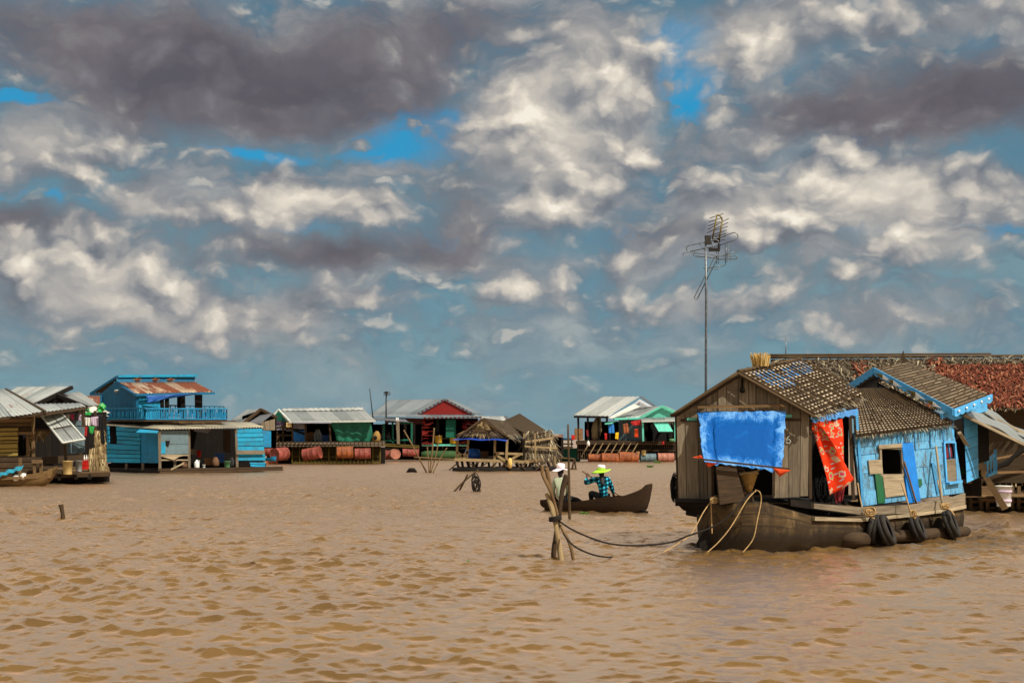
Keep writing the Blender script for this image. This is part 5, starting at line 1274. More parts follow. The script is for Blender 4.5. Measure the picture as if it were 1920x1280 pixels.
# ------------------------------------------------------------------ houses across the water
def roof(pts, mat, parent, pitch=.2, amp=.025, name='roof_sheet', rag=.0, sag=0, world=False, th=.02):
    pt = Patch(*pts, world=world); mb = MB(); mb.corr(pt, pitch, amp, rag=rag, sag=sag, th=th if pt.flip else -th); B(mb, name, mat, parent); return pt
def wallp(pts, n, d, mat, parent, name='wall', holes=(), gap=.02, th=.03, jit=.01, off=0, top=None, back=None):
    pt = Patch(*pts) if isinstance(pts, (list, tuple)) else pts; mb = MB(); mb.boards(pt, n, d, holes=holes, gap=gap, th=th, jit=jit, off=off, top=top(pt) if top else None); B(mb, name, mat, parent)
    return pt
def panel(pts, mat, parent, name, th=.04, **k):
    mb = MB(); mb.slab(*[P(*p) for p in pts], th); return B(mb, name, mat, parent, **k)
def beams(lst, w, mat, parent, name, each=True, **k):
    mb = MB()
    for a, b in lst: mb.beam(P(*a), P(*b), w)
    return (BE if each else B)(mb, name, mat, parent, **k)
def gtop(u, v):
    def f(pt):
        ap, h = pt.inv(u, v); pt.kinks = [ap]
        return lambda s_: h*(s_/ap) if s_ < ap else h*(1-(s_-ap)/(1-ap))
    return f
def cloth(qd, mat, label, name='laundry', cat='clothing', group=None, folds=3): return hang_cloth(name, Patch(*qd), label, cat, mat, group, folds=folds)
# ===== brown plank house, far left =====
H = T('plank_house', 'brown and ochre plank house with a streaked tin roof at the far left', 'house', P(30, 905, 58))
fw = wallp(((-60, 772, 57), (64, 768, 57.6), (64, 893, 57.6), (-60, 896, 57)), 15, 'h', 'brown_wood', H, 'front_wall', holes=[(35, 812, 53, 853)], gap=.03)
wallp([(-60, 803, 56.9), (34, 801, 56.95), (34, 855, 56.95), (-60, 857, 56.9)], 7, 'h', 'ochre_wood', H, 'clapboard', gap=.04, th=.05)
wallp([(51, 811, 57.45), (60, 811, 57.5), (61, 853, 57.5), (52, 853, 57.45)], 7, 'h', 'ochre_wood', H, 'clapboard', gap=.04, th=.05)
beams([((34, 812, 56.8), (66, 811, 57.2)), ((62, 776, 57.3), (63, 893, 57.3)), ((52, 811, 57.2), (53, 854, 57.2))], .11, 'brown_wood', H, 'window_frame')
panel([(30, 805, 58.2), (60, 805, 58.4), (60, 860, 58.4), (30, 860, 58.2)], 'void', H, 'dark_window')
roof(((-60, 731, 61), (11, 730, 61), (85, 772, 56.2), (-60, 791, 55.4)), 'streaked_tin', H, .16, .02, rag=.1)
roof(((58, 758, 59.2), (150, 756, 60.2), (161, 762, 57.6), (82, 773, 56.5)), 'streaked_tin', H, .16, .02)
beams([((11, 730, 60.95), (85, 772, 56.1)), ((-60, 792, 55.5), (84, 775, 56.2)), ((84, 776, 56.2), (161, 765, 57.5))], .1, 'dark_wood', H, 'eave_board')
wallp([(62, 778, 61.5), (200, 772, 62.5), (200, 885, 62.5), (62, 885, 61.5)], 12, 'v', 'black_wood', H, 'porch_back_wall', gap=.01)
wallp([(62, 781, 57.7), (92, 783, 58.5), (92, 808, 58.5), (63, 806, 57.7)], 5, 'v', 'brown_wood', H, 'porch_board', gap=.02)
beams([((62, 806, 57.5), (94, 806, 57.6)), ((155, 765, 58), (157, 800, 58)), ((122, 830, 57), (124, 882, 57)), ((150, 764, 59.5), (151, 882, 59.5)), ((178, 770, 60.5), (180, 885, 60.5))], .1, 'dark_wood', H, 'porch_post')
panel([(64, 858, 57.2), (182, 850, 58.6), (182, 862, 58.6), (64, 872, 57.2)], 'dark_wood', H, 'porch_rail', .08)
wallp([(122, 790, 58.8), (159, 788, 59), (159, 848, 59), (122, 850, 58.8)], 5, 'v', 'greyblue_paint', H, 'tin_screen', gap=.005)
mb = MB(); q = Patch((64, 800, 58.3), (92, 802, 58.6), (86, 812, 58.4), (66, 812, 58.3)); mb.strands(q, 3, 26, .3, .07, lift=.08, ang=.4); B(mb, 'thatch_fringe', 'thatch', H); mb = MB(); q = Patch((50, 856, 57.1), (64, 856, 57.1), (62, 875, 57.1), (52, 880, 57.1)); mb.strands(q, 4, 12, .35, .06, lift=.06, ang=.5); B(mb, 'thatch_fringe', 'thatch', H)
wallp([(-60, 856, 56.6), (78, 856, 57), (78, 904, 57), (-60, 908, 56.6)], 5, 'h', 'dark_wood', H, 'base_wall', gap=.03)
panel([(60, 862, 56.5), (80, 862, 56.6), (80, 868, 56.6), (60, 868, 56.5)], 'brown_wood', H, 'shelf', .3)
beams([((64, 866, 56.5), (66, 900, 56.5)), ((77, 866, 56.6), (78, 900, 56.6)), ((38, 858, 56.5), (38, 890, 56.5))], .1, 'brown_wood', H, 'stilt')
# porch deck
D = T('floating_deck', 'low dark plank deck on logs between the brown house and the blue house', 'deck', P(150, 892, 56.5))
wallp([(76, 874, 60), (204, 876, 60), (206, 886, 56.6), (78, 890, 56.0)], 8, 'h', 'brown_wood', D, 'planks', gap=.03)
beams([((78, 893, 56), (207, 889, 56.6)), ((104, 884, 56), (144, 886, 56.1))], .14, 'dark_wood', D, 'edge_beam')
beams([((111, 886, 56.1), (112, 900, 56.1)), ((195, 886, 56.6), (196, 897, 56.6)), ((141, 886, 56.2), (142, 898, 56.2)), ((168, 888, 56.4), (168, 898, 56.4))], .12, 'black_wood', D, 'stilt')
panel([(64, 896, 57), (205, 892, 57.4), (205, 903, 57.4), (64, 907, 57)], 'black_wood', D, 'float_log', .2)
F1 = T('tin_flap', 'slanting awning of four tin sheets with a white frame over the porch', 'awning', P(117, 830, 56.2))
fp = Patch((77, 780, 57.4), (113, 773, 57.5), (158, 824, 56.1), (117, 831, 55.9))
for i, (a0, a1, b0, b1) in enumerate(((0.02, .49, .02, .49), (.51, .98, .02, .49), (.02, .49, .51, .98), (.51, .98, .51, .98))):
    q = Patch(*[fp.at(a, b) for a, b in ((a0, b0), (a1, b0), (a1, b1), (a0, b1))], world=True); mb = MB(); mb.corr(q, .12, .008, th=.01); B(mb, 'sheet', 'streaked_tin' if i in (1,) else 'pale_tin' if i == 0 else 'grey_tin', F1)
mb = MB(); c = [fp.at(a, b, .03) for a, b in ((0, 0), (1, 0), (1, 1), (0, 1))]
for i in range(4): mb.beam(c[i], c[(i+1) % 4], .07, .05, fp.nrm)
B(mb, 'frame', 'white_paint', F1)
for a, b in ((( 0, .5), (1, .5)),): mb = MB(); mb.beam(fp.at(*a, .03), fp.at(*b, .03), .05, .03, fp.nrm); B(mb, 'cross_bar', 'dark_wood', F1)
# things on the deck
bucket('beige_bucket', P(127, 889, 56.0), .2, .53, 'beige_plastic', 'tall beige plastic bucket standing on the deck under the tin awning')
bucket('grey_bucket', P(148, 884, 56.6), .135, .44, 'grey_plastic', 'grey bucket on the deck between the beige bucket and the red crate')
CR = T('red_crate', 'small red plastic crate beside the thatch screen on the deck', 'crate', P(161, 880, 57)); mb = MB(); c_ = P(161.5, 880, 57)
for z_ in (.0, .16, .3): mb.box(c_+V(0, 0, z_+.04), .26, .26, .05)
mb.box(c_+V(0, 0, .18), .235, .235, .34); B(mb, 'body', 'red_plastic', CR)
mb = MB(); [mb.lathe([(.035, 0), (.035, .14), (.015, .2), (.015, .24)], c_+V(dx, 0, .34), n=8) for dx in (-.07, .02, .09)]; BE(mb, 'bottle', 'white_plastic', CR)
SC = T('thatch_screen', 'upright bundle of tiered palm thatch at the edge of the deck', 'screen', P(185, 890, 57)); sp_ = Patch((168, 842, 57), (197, 834, 57.4), (201, 886, 57.4), (166, 884, 57))
mb = MB(); mb.slab(*[sp_.at(a, b, -.1) for a, b in ((0, 0), (1, 0), (1, 1), (0, 1))], .12); B(mb, 'backing', 'dark_thatch', SC)
for k in range(4):
    mb = MB(); mb.strands(sp_, 1, 60, .3, .035, lift=.07, ang=.1, curl=.02, t0=k*.25, t1=k*.25+.06, ljit=.15); B(mb, 'thatch_tier', 'thatch', SC)
mb = MB(); q = Patch((178, 806, 58), (196, 806, 58.2), (198, 834, 58.2), (178, 834, 58)); mb.strands(q, 4, 24, .22, .04, lift=.04, ang=.2); B(mb, 'upper_thatch', 'thatch', SC)
G = 'laundry hanging on the porch of the brown house'
mb = MB(); mb.tube([P(122, 776, 59), P(150, 778, 58.6), P(190, 775, 58.8)], .015, 5); mb.tube([P(150, 782, 58.2), P(188, 780, 58.2)], .015, 5); BE(mb, 'clothes_line', 'dark_rope', H)
for qd, m_, lb in ((((125, 776, 58.9), (132, 776, 58.9), (131, 786, 58.9), (126, 785, 58.9)), 'white_cloth', 'small white cloth leftmost on the porch line'),
    (((133, 776, 58.8), (139, 776, 58.8), (139, 787, 58.8), (134, 786, 58.8)), 'pink_cloth', 'bright pink cloth on the porch line'),
    (((147, 777, 58.6), (153, 777, 58.6), (153, 788, 58.6), (148, 788, 58.6)), 'lilac_cloth', 'pale cloth strip next to the porch post'),
    (((157, 782, 58.2), (170, 783, 58.2), (171, 798, 58.2), (158, 798, 58.2)), 'white_cloth', 'white shirt hanging right of the tin awning'),
    (((170, 782, 58.15), (184, 780, 58.2), (184, 799, 58.2), (172, 797, 58.15)), 'lilac_cloth', 'pale pink shirt hanging beside the white shirt'),
    (((160, 773, 58.3), (172, 772, 58.3), (171, 778, 58.3), (161, 778, 58.3)), 'green_cloth', 'mixed green cloth heaped on top of the porch line'),
    (((160, 800, 58), (164, 800, 58), (163, 818, 58), (159, 817, 58)), 'red_cloth', 'narrow red cloth hanging below the white shirt'),
    (((167, 799, 58), (178, 799, 58), (173, 814, 58), (168, 810, 58)), 'green_cloth', 'green cloth hanging below the pale pink shirt'),
    (((184, 777, 58.1), (193, 777, 58.1), (197, 831, 58.1), (189, 832, 58.1)), 'black_cloth', 'long black cloth hanging at the right end of the line')):
    cloth(qd, m_, lb, group=G)
# small grey roofed house behind
H = T('tin_roofed_house', 'dark house with a raised streaked tin roof behind the brown plank house', 'house', P(90, 800, 68))
roof(((34, 726, 71), (135, 725, 67), (63, 760, 65), (5, 742, 70)), 'streaked_tin', H, .18, .02)
roof(((109, 740, 66.5), (150, 735, 70), (186, 760, 69), (160, 762, 65.5)), 'grey_tin', H, .18, .02)
beams([((135, 726, 66.9), (62, 761, 64.9)), ((108, 741, 66), (162, 763, 65))], .16, 'black_wood', H, 'verge_board')
wallp([(62, 760, 66), (160, 762, 66), (160, 800, 66), (62, 800, 66)], 10, 'v', 'black_wood', H, 'gable_wall', top=gtop(110, 742))
H = T('rusty_roofed_house', 'low house with a rust streaked tin roof left of the blue tower house', 'house', P(155, 800, 92))
roof(((112, 742, 98), (196, 742, 98), (196, 760, 93), (118, 762, 93)), 'rusty_tin', H, .3, .015)
wallp([(120, 761, 94), (200, 760, 94), (200, 800, 94), (120, 800, 94)], 8, 'v', 'dark_wood', H)
cl = T('rubbish_heap', 'heap of pale plastic scraps on the deck roof left of the blue tower', 'heap', P(172, 776, 70))
mb = MB()
for k in range(60):
    p = P(rnd.uniform(158, 190), rnd.uniform(763, 774), 70+rnd.random()); mb.m = rnd.choice((0, 0, 1, 2)); a = V(rnd.uniform(-.3, .3), .1, rnd.uniform(-.15, .15)); b = V(rnd.uniform(-.2, .2), rnd.uniform(-.2, .2), rnd.uniform(.02, .14)); mb.slab(p-a-b, p+a-b, p+a+b, p-a+b, .02)
B(mb, 'scraps', ['white_cloth', 'green_cloth', 'cardboard'], cl, kind='stuff')
# moored boat
MBt = T('moored_boat', 'long brown wooden boat moored in front of the brown plank house', 'boat', P(40, 912, WY(911)))
YM = WY(911); bow = P(108, 874, YM-.3); ste = P(-120, 893, YM+1.2)
def sh2(t): u_ = 108-228*t; return float(EYE-(np.interp(u_, [-120, 0, 30, 60, 80, 95, 104, 108], [893, 893, 892, 889, 886, 881, 876, 873])-HZ)/F*YM)
def kl2(t): return float(np.interp(t, [0, .04, .1, .2, 1], [.75, .3, .02, -.08, -.08]))
mb = MB(); canoe(mb, bow, ste, 1.1, kl2, sh2, n=36, fullness=.5); B(mb, 'hull', 'hull_wood', MBt)
mb = MB(); mb.beam(P(-60, 899, YM-.52), P(96, 893, YM-.35), .06, .1); B(mb, 'rub_rail', 'brown_wood', MBt)
mb = MB(); q = Patch((-20, 894, YM-.2), (44, 872, YM), (40, 880, YM-.5), (-10, 897, YM-.6)); mb.grid(lambda a, b: q.at(a, b, .04*math.sin(a*6)*math.sin(b*3.1)+.03*math.sin(a*25)), 20, 8, 1.3, .5, thick=.02); B(mb, 'teal_sheet', 'teal_tarp', None, 'crumpled teal plastic sheet lying in the moored boat', 'sheet')
for u_, v_, lb in ((30, 895, 'larger white bundle lying in the moored boat'), (44, 893, 'smaller white bundle nearer the prow of the moored boat')):
    mb = MB(); mb.lathe([(.001, -.14), (.1, -.1), (.15, 0), (.1, .1), (.001, .15)], P(u_, v_, YM-.3), (1, .2, .2), 10, jit=.15); B(mb, 'bundle', 'white_cloth', None, lb, 'bundle', 'white bundles in the moored boat')
# ===== two-storey blue house =====
H = T('blue_tower_house', 'bright blue two storey floating house with a balcony and a rusty upper roof', 'house', P(320, 884, 76)); TH = H
# upper storey
gw = wallp([(190, 737, 79), (257, 737, 76), (259, 790, 76), (191, 788, 79)], 7, 'v', 'teal_trim_shade_paint', H, 'gable_wall', gap=.01, top=gtop(219, 714))  # left face's shade is put into this darker paint
beams([((257, 737, 75.8), (258, 790, 75.8)), ((190, 740, 78.9), (191, 788, 78.9))], .12, 'teal_trim_shade_paint', H, 'corner_trim')
wallp([(257, 737, 76), (304, 738, 77), (304, 790, 77), (258, 790, 76)], 5, 'v', 'cyan_paint', H, 'front_wall', gap=.01)
mb = MB(); mb.lathe([(.001, .04), (.12, .04), (.12, 0)], gw.px2(221, 732, .03), gw.nrm, 14); B(mb, 'round_vent', 'red_paint', H)
mb = MB(); mb.lathe([(.12, .0), (.17, .0), (.17, .05), (.12, .05)], gw.px2(221, 732, .03), gw.nrm, 14); B(mb, 'vent_ring', 'white_paint', H)
roof(((218, 717, 78.4), (364, 716, 81), (400, 735, 79), (254, 738, 75.6)), 'rusty_tin', H, .2, .025)
roof(((372, 703, 82), (221, 704, 79.5), (170, 737, 80.5), (322, 736, 83)), 'dark_tin', H, .2, .025)
panel([(219, 706, 78.9), (366, 705, 81.5), (364, 717, 81.4), (217, 718, 78.7)], 'teal_trim_shade_paint', H, 'clerestory', .1)
mb = MB()
for u_ in (258, 292, 320): 
    c_ = P(u_, 711.5, 78.7+(u_-218)/146*2.6-.1); mb.prism([c_+V(-.28, .03, 0.02), c_+V(0, .03, -.1), c_+V(.28, .03, 0.02), c_+V(0, .03, .1)], [c_+V(-.28, -.02, 0.02), c_+V(0, -.02, -.1), c_+V(.28, -.02, 0.02), c_+V(0, -.02, .1)])
BE(mb, 'diamond_vent', 'rusty_tin', H)
beams([((221, 705, 78.8), (370, 704, 81.4))], .14, 'cyan_paint', H, 'ridge_trim'); beams([((254, 740, 75.5), (402, 737, 78.9)), ((215, 717, 78.2), (254, 740, 75.5)), ((220, 706, 79), (170, 738, 80.2)), ((170, 739, 80.3), (192, 739, 79.2))], .12, 'teal_trim_shade_paint', H, 'eave_board')
beams([((303, 742, 77), (304, 786, 77)), ((313, 742, 77.2), (313, 786, 77.2)), ((336, 742, 80.5), (336, 775, 80.5)), ((343, 741, 78), (344, 786, 78))], .2, 'black_wood', H, 'post')
wallp([(365, 739, 78.6), (379, 738, 79), (379, 786, 79), (366, 786, 78.6)], 2, 'v', 'black_wood', H, 'end_wall')
# balcony
def railing(a, b, h, n, mat, parent, bw=.05):
    a = Vector(a); b = Vector(b); u = V(0, 0, h)
    mb = MB(); mb.beam(a+u, b+u, .08, .07); B(mb, 'hand_rail', mat, parent)
    mb = MB()
    for k in range(n+1):
        p = a.lerp(b, k/n); mb.beam(p, p+u, bw)
        if k % 2: p2 = a.lerp(b, (k+.5)/n); mb.beam(p2+V(0, 0, h*.3), p2+V(0, 0, h*.7), bw*2.2, bw); mb.beam(p, p2+V(0, 0, h*.35), bw*.7)
    mb.beam(a+V(0, 0, .05), b+V(0, 0, .05), .06); B(mb, 'balusters', mat, parent)
railing(P(188, 787, 78), P(272, 787, 74.6), .62, 22, 'blue_paint', H); railing(P(272, 787, 74.6), P(425, 787, 77.5), .6, 36, 'blue_paint', H)
railing(P(425, 787, 77.5), P(375, 786, 81), .6, 10, 'blue_paint', H); railing(P(310, 780, 81), P(420, 782, 83), .62, 12, 'teal_trim_shade_paint', H)
mb = MB(); mb.slab(P(188, 788, 78), P(272, 788, 74.6), P(425, 788, 77.5), P(340, 786, 83), .1); B(mb, 'balcony_floor', 'dark_wood', H)
# lower roof
roof(((188, 790, 79.5), (275, 788, 77), (300, 805, 73.6), (195, 797, 77.2)), 'beige_tin', H, .17, .03)
roof(((275, 788, 77), (470, 792, 80), (497, 801, 77.3), (299, 805, 73.6)), 'beige_tin', H, .17, .03)
roof(((186, 786, 79.0), (272, 785, 75.2), (272, 790, 74.6), (186, 790, 78.4)), 'beige_tin', H, .17, .03)
mb = MB()
for k in range(14): a = rnd.uniform(265, 400); mb.beam(P(a, rnd.uniform(789, 794), 75.5), P(a+rnd.uniform(20, 60), rnd.uniform(789, 794), 76), .06)
B(mb, 'loose_sticks', 'dark_bamboo', H)
# lower walls
lwl = wallp([(200, 798, 77), (299, 806, 74), (299, 868, 74), (201, 867, 77)], 8, 'h', 'cyan_paint', H, 'plank_wall', holes=[(206, 797, 221, 832), (265, 806, 299, 868)], gap=.035, th=.06, jit=.02)
wallp([(265, 803, 75.05), (298, 806, 74), (298, 867, 74), (266, 867, 75.05)], 2, 'v', 'blue_paint', H, 'plain_door', gap=.01, off=.02)
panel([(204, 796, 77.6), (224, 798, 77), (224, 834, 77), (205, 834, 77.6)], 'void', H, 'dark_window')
panel([(262, 805, 74.6), (297, 808, 73.6), (294, 812, 73.0), (255, 811, 74.0)], 'cyan_paint', H, 'shutter_flap', .05)
beams([((299, 806, 73.8), (300, 884, 73.8)), ((354, 805, 75), (355, 882, 75)), ((443, 803, 76.4), (445, 882, 76.4)), ((200, 798, 77.2), (200, 868, 77.2)), ((328, 862, 74.6), (328, 880, 74.6)), ((237, 868, 76), (237, 884, 76)), ((268, 868, 75), (268, 884, 75))], .12, 'grey_wood', H, 'corner_post')
tp_ = wallp([(300, 807, 73.9), (353, 806, 74.9), (353, 851, 74.9), (300, 852, 73.9)], 2, 'h', 'greyblue_paint', H, 'tin_panel', gap=.02)
plate(tp_, [(301, 829, ), (309, 828), (309, 850), (301, 851)], .06, .02, 'cyan_paint', H, 'paint_patch'); plate(tp_, [(309, 826), (318, 826), (314, 838), (310, 834)], .06, .02, 'void', H, 'torn_hole')
panel([(301, 855, 73.9), (326, 862, 74.2), (336, 856, 74.4), (350, 853, 74.6)], 'pale_wood', H, 'broken_board', .03); beams([((300, 862, 73.9), (352, 862, 74.8)), ((320, 880, 74.0), (345, 868, 74.4)), ((300, 853, 73.9), (353, 853, 74.9))], .07, 'pale_wood', H, 'brace')
wallp([(443, 804, 76.4), (492, 803, 77.2), (498, 864, 77.2), (443, 864, 76.4)], 7, 'h', 'cyan_paint', H, 'plank_wall', gap=.035, th=.06, jit=.02)
panel([(443, 844, 76.2), (496, 844, 77), (496, 851, 77), (443, 851, 76.2)], 'grey_wood', H, 'bare_board', .04)
wallp([(468, 866, 76.7), (497, 866, 77.1), (497, 876, 77.1), (470, 874, 76.7)], 2, 'h', 'cyan_paint', H, 'plank_wall', gap=.04)
panel([(492, 806, 79), (508, 808, 79.3), (508, 838, 79.3), (494, 838, 79)], 'blue_paint', H, 'side_panel', .05)
wallp([(208, 800, 80.5), (494, 804, 81.5), (494, 878, 81.5), (208, 878, 80.5)], 16, 'v', 'black_wood', H, 'back_wall', gap=.005)
mb = MB(); mb.slab(P(201, 879, 77.2), P(299, 884, 74), P(498, 879, 77.3), P(480, 876, 81.5), .1); B(mb, 'floor', 'dark_wood', H)
wallp([(200, 878, 76.8), (299, 883, 73.7), (299, 890, 73.7), (200, 884, 76.8)], 2, 'h', 'black_wood', H, 'raft_side'); wallp([(299, 878, 73.7), (530, 874, 77.3), (530, 882, 77.3), (299, 888, 73.7)], 2, 'h', 'dark_wood', H, 'raft_side')
wallp([(202, 868, 78.3), (499, 868, 80), (499, 886, 80), (202, 886, 78.3)], 3, 'h', 'black_wood', H, 'underfloor')
panel([(362, 803, 78), (398, 803, 78.4), (390, 812, 78.3), (364, 808, 78)], 'grey_tarp', H, 'inner_awning', .02)
panel([(418, 806, 79), (432, 806, 79.2), (432, 848, 79.2), (419, 846, 79)], 'dark_wood', H, 'inner_board', .05)
hang_cloth('eave_tarpaulin', Patch((275, 742, 75.9), (380, 737, 77.6), (320, 746, 76.8), (276, 756, 75.9)), 'dark blue tarpaulin slung under the upper eave of the blue tower house', 'tarpaulin', 'blue_plastic', folds=3)
# things inside
J1 = T('white_jug', 'white plastic jug on the front edge of the blue house floor', 'jug', P(369, 878, 75.2)); c_ = P(369, 877, 75.2); mb = MB(); mb.lathe([(.001, 0), (.13, .0), (.14, .04), (.14, .26), (.1, .34), (.05, .38), (.05, .43), (.001, .43)], c_, n=14); B(mb, 'body', 'white_plastic', J1); mb = MB(); mb.tube([c_+V(.06, 0, .4), c_+V(.13, 0, .4), c_+V(.15, 0, .28)], .014, 6); B(mb, 'handle', 'white_plastic', J1)
bucket('green_bucket', P(426, 877, 76), .17, .36, 'green_plastic', 'pale green bucket inside the open front of the blue house')
bucket('white_pot', P(382, 877, 75.6), .09, .18, 'white_plastic', 'small white pot beside the white jug on the blue house floor', 'pot')
bucket('red_tin', P(373, 857, 77.8), .12, .38, 'red_plastic', 'red container standing in the dark interior of the blue house', 'container')
mb = MB(); mb.lathe([(.001, -.2), (.14, -.14), (.2, 0), (.14, .14), (.001, .2)], P(345, 872, 75), (1, .2, .3), 12, jit=.1); B(mb, 'clay_jar', 'mud_pot', None, 'tan clay jar lying under the grey tin panel of the blue house', 'jar')
# the two small houses behind
H = T('grey_roofed_shed', 'small shed with a pale streaked tin roof behind the blue house', 'shed', P(470, 830, 92))
roof(((463, 768, 96), (489, 767, 94), (458, 792, 92), (430, 790, 94)), 'grey_tin', H, .3, .015); roof(((489, 767, 94), (497, 768, 97), (522, 782, 96), (510, 780, 93)), 'dark_tin', H, .3, .015)
wallp([(454, 780, 93), (518, 780, 93), (518, 840, 93), (454, 840, 93)], 6, 'v', 'black_wood', H, top=gtop(489, 768)); beams([((489, 767, 93), (456, 793, 91.8)), ((489, 767, 92.9), (520, 783, 92.9))], .16, 'dark_wood', H, 'verge_board')
H = T('brown_roofed_shed', 'low shed with a dark brown roof left of the green house', 'shed', P(487, 830, 89))
roof(((488, 778, 91), (514, 774, 91), (488, 794, 88), (462, 794, 88)), 'dark_tin', H, .3, .015); wallp([(464, 793, 89), (500, 793, 89), (500, 830, 89), (464, 830, 89)], 4, 'v', 'dark_wood', H)
wallp([(488, 792, 88.4), (516, 785, 88.5), (516, 806, 88.5), (490, 806, 88.4)], 3, 'v', 'grey_wood', H, 'side_board')
# ===== green tarpaulin house =====
YG = 102
H = T('green_tarp_house', 'floating house with a pale tin roof and dark green tarpaulin wall', 'house', P(610, 868, YG))
roof(((522, 768, YG+4), (680, 765, YG+4.5), (703, 787, YG-1), (544, 789, YG-1)), 'grey_tin', H, .35, .015, rag=.06); roof(((520, 768, YG+4), (522, 768, YG+4), (544, 789, YG-1.2), (541, 790, YG-1.2)), 'dark_tin', H, .3, .01, 'verge_strip')
roof(((530, 765.5, YG+4.4), (680, 763.5, YG+4.8), (681, 768.5, YG+3.4), (527, 770.5, YG+3.2)), 'pale_tin', H, .4, .02, 'ridge_cap')
roof(((523, 767, YG+4), (522, 767, YG+9), (500, 787, YG+9), (502, 789, YG+1)), 'dark_tin', H, .3, .02)
wallp([(506, 788, YG), (542, 789, YG-.6), (542, 790, YG-.6), (506, 789, YG)], 6, 'v', 'green_paint', H, 'gable_wall', top=gtop(522, 771), gap=.01)
beams([((542, 791, YG-1.2), (704, 789, YG-1.1)), ((522, 768, YG+.2), (544, 791, YG-1.2)), ((522, 768, YG+.2), (502, 790, YG))], .14, 'white_paint', H, 'eave_board')
hang_cloth('green_tarp', Patch((619, 790, YG-.6), (697, 789, YG-.3), (697, 829, YG-.3), (631, 828, YG-.6)), '', '', 'green_tarp', folds=4, amp=.06, parent=H)
panel([(548, 792, YG-.4), (572, 792, YG-.4), (572, 805, YG-.4), (549, 803, YG-.4)], 'grey_tarp', H, 'grey_sheet', .03); panel([(548, 790, YG-1), (624, 789, YG-.8), (621, 793, YG-1.6), (549, 793, YG-1.8)], 'grey_tarp', H, 'inner_eave', .03)
panel([(510, 788, YG-.2), (542, 789, YG-.5), (530, 796, YG-.5), (512, 799, YG-.2)], 'purple_tarp', H, 'purple_sheet', .03)
hang_cloth('blue_sheet', Patch((550, 806, YG-.2), (572, 807, YG-.2), (572, 829, YG-.2), (551, 829, YG-.2)), '', '', 'blue_cloth', folds=3, parent=H); panel([(551, 804, YG-.4), (572, 811, YG-.4), (572, 816, YG-.4), (551, 808, YG-.4)], 'black_cloth', H, 'black_strap', .02)
beams([((505, 790, YG+1), (505, 832, YG+1)), ((548, 790, YG-.8), (549, 830, YG-.8)), ((573, 792, YG-.6), (573, 830, YG-.6)), ((618, 792, YG-.6), (620, 830, YG-.6)), ((530, 795, YG), (531, 830, YG)), ((538, 792, YG), (539, 806, YG)), ((507, 805, YG), (549, 795, YG-.8)), ((530, 800, YG), (549, 804, YG-.8)), ((508, 815, YG), (549, 816, YG))], .12, 'dark_wood', H, 'porch_post')
for s_ in ((508, 797, 528, 806), (528, 797, 538, 806), (537, 804, 549, 808)): panel([(s_[0], s_[1], YG+.6), (s_[2], s_[1]-2, YG+.6), (s_[2], s_[3], YG+.6), (s_[0], s_[3], YG+.6)], 'grey_tarp', H, 'plastic_sheet', .03)
wallp([(504, 790, YG+4.5), (700, 790, YG+4.5), (700, 840, YG+4.5), (504, 840, YG+4.5)], 14, 'v', 'black_wood', H, 'back_wall', gap=.01)
wallp([(500, 829, YG-1), (722, 828, YG-.8), (722, 837, YG-.8), (500, 838, YG-1)], 2, 'h', 'grey_wood', H, 'deck_edge', gap=.06)
mb = MB()
for k in range(30): u_ = 502+k*7.4; mb.beam(P(u_, 827, YG-1.1), P(u_, 836, YG-1.1), .08)
B(mb, 'deck_brackets', 'dark_wood', H)
mb = MB(); mb.slab(P(500, 830, YG-1), P(722, 829, YG-.8), P(722, 827, YG+4), P(500, 828, YG+4), .08); B(mb, 'deck', 'dark_wood', H)
# fish cage under the deck
mb = MB(); cg = Patch((548, 838, YG-.3), (713, 837, YG-.1), (713, 868, YG-.1), (548, 869, YG-.3)); mb.boards(cg, 12, 'h', gap=.07, th=.04, jit=.004, back=False)
B(mb, 'cage_slats', 'cage_wood', H)
mb = MB()
for k in range(13): mb.beam(cg.at(k/12, 0, .06), cg.at(k/12, 1, .06), .08)
mb.beam(cg.at(0, .95, .08), cg.at(1, .95, .08), .14); B(mb, 'cage_posts', 'cage_wood', H)
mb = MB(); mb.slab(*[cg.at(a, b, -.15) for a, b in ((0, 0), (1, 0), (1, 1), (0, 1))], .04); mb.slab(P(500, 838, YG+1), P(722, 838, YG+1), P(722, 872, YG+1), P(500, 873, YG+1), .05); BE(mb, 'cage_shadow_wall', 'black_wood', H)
G = 'red drums floating the green tarp house'
yy = YG-1.6
drum('floating_drum', P(505, 845, yy+.6), (1, .2, 0), .9, .38, 'drum_red', 'red drum half hidden behind the blue planks of the tower house', G)
drum('floating_drum', P(525, 851, yy), (.55, .8, .05), 1.1, .47, 'drum_red', 'large dented red drum left of the ochre fish cage', G)
drum('floating_drum', P(585, 850, yy), (.93, -.2, .16), 1.25, .43, 'drum_red', 'tilted red drum hanging before the left half of the fish cage', G)
drum('floating_drum', P(647, 848, yy), (1, .1, .04), 1.15, .42, 'drum_orange', 'orange rusty drum before the right half of the fish cage', G)
drum('floating_drum', P(680, 850, yy+.1), (1, .1, .03), 1.12, .38, 'drum_red', 'pinkish red drum right of the orange rusty drum', G)
panel([(499, 864, yy), (520, 864, yy), (526, 879, yy), (500, 878, yy)], 'drum_orange', None, 'painted_board', .06, label='orange red board standing in the water beside the blue tower house', cat='board')
C2 = T('blue_canoe', 'small blue painted boat tied between the blue house and the green house', 'boat', P(508, 862, YG-4)); mb = MB(); canoe(mb, P(517, 852, YG-5), P(494, 852, YG-4), .6, lambda t: EYE-(864-HZ)/F*(YG-4), lambda t: EYE-((858 if t > .2 else 855)-HZ)/F*(YG-4)+.0, n=12); B(mb, 'hull', 'blue_paint', C2)
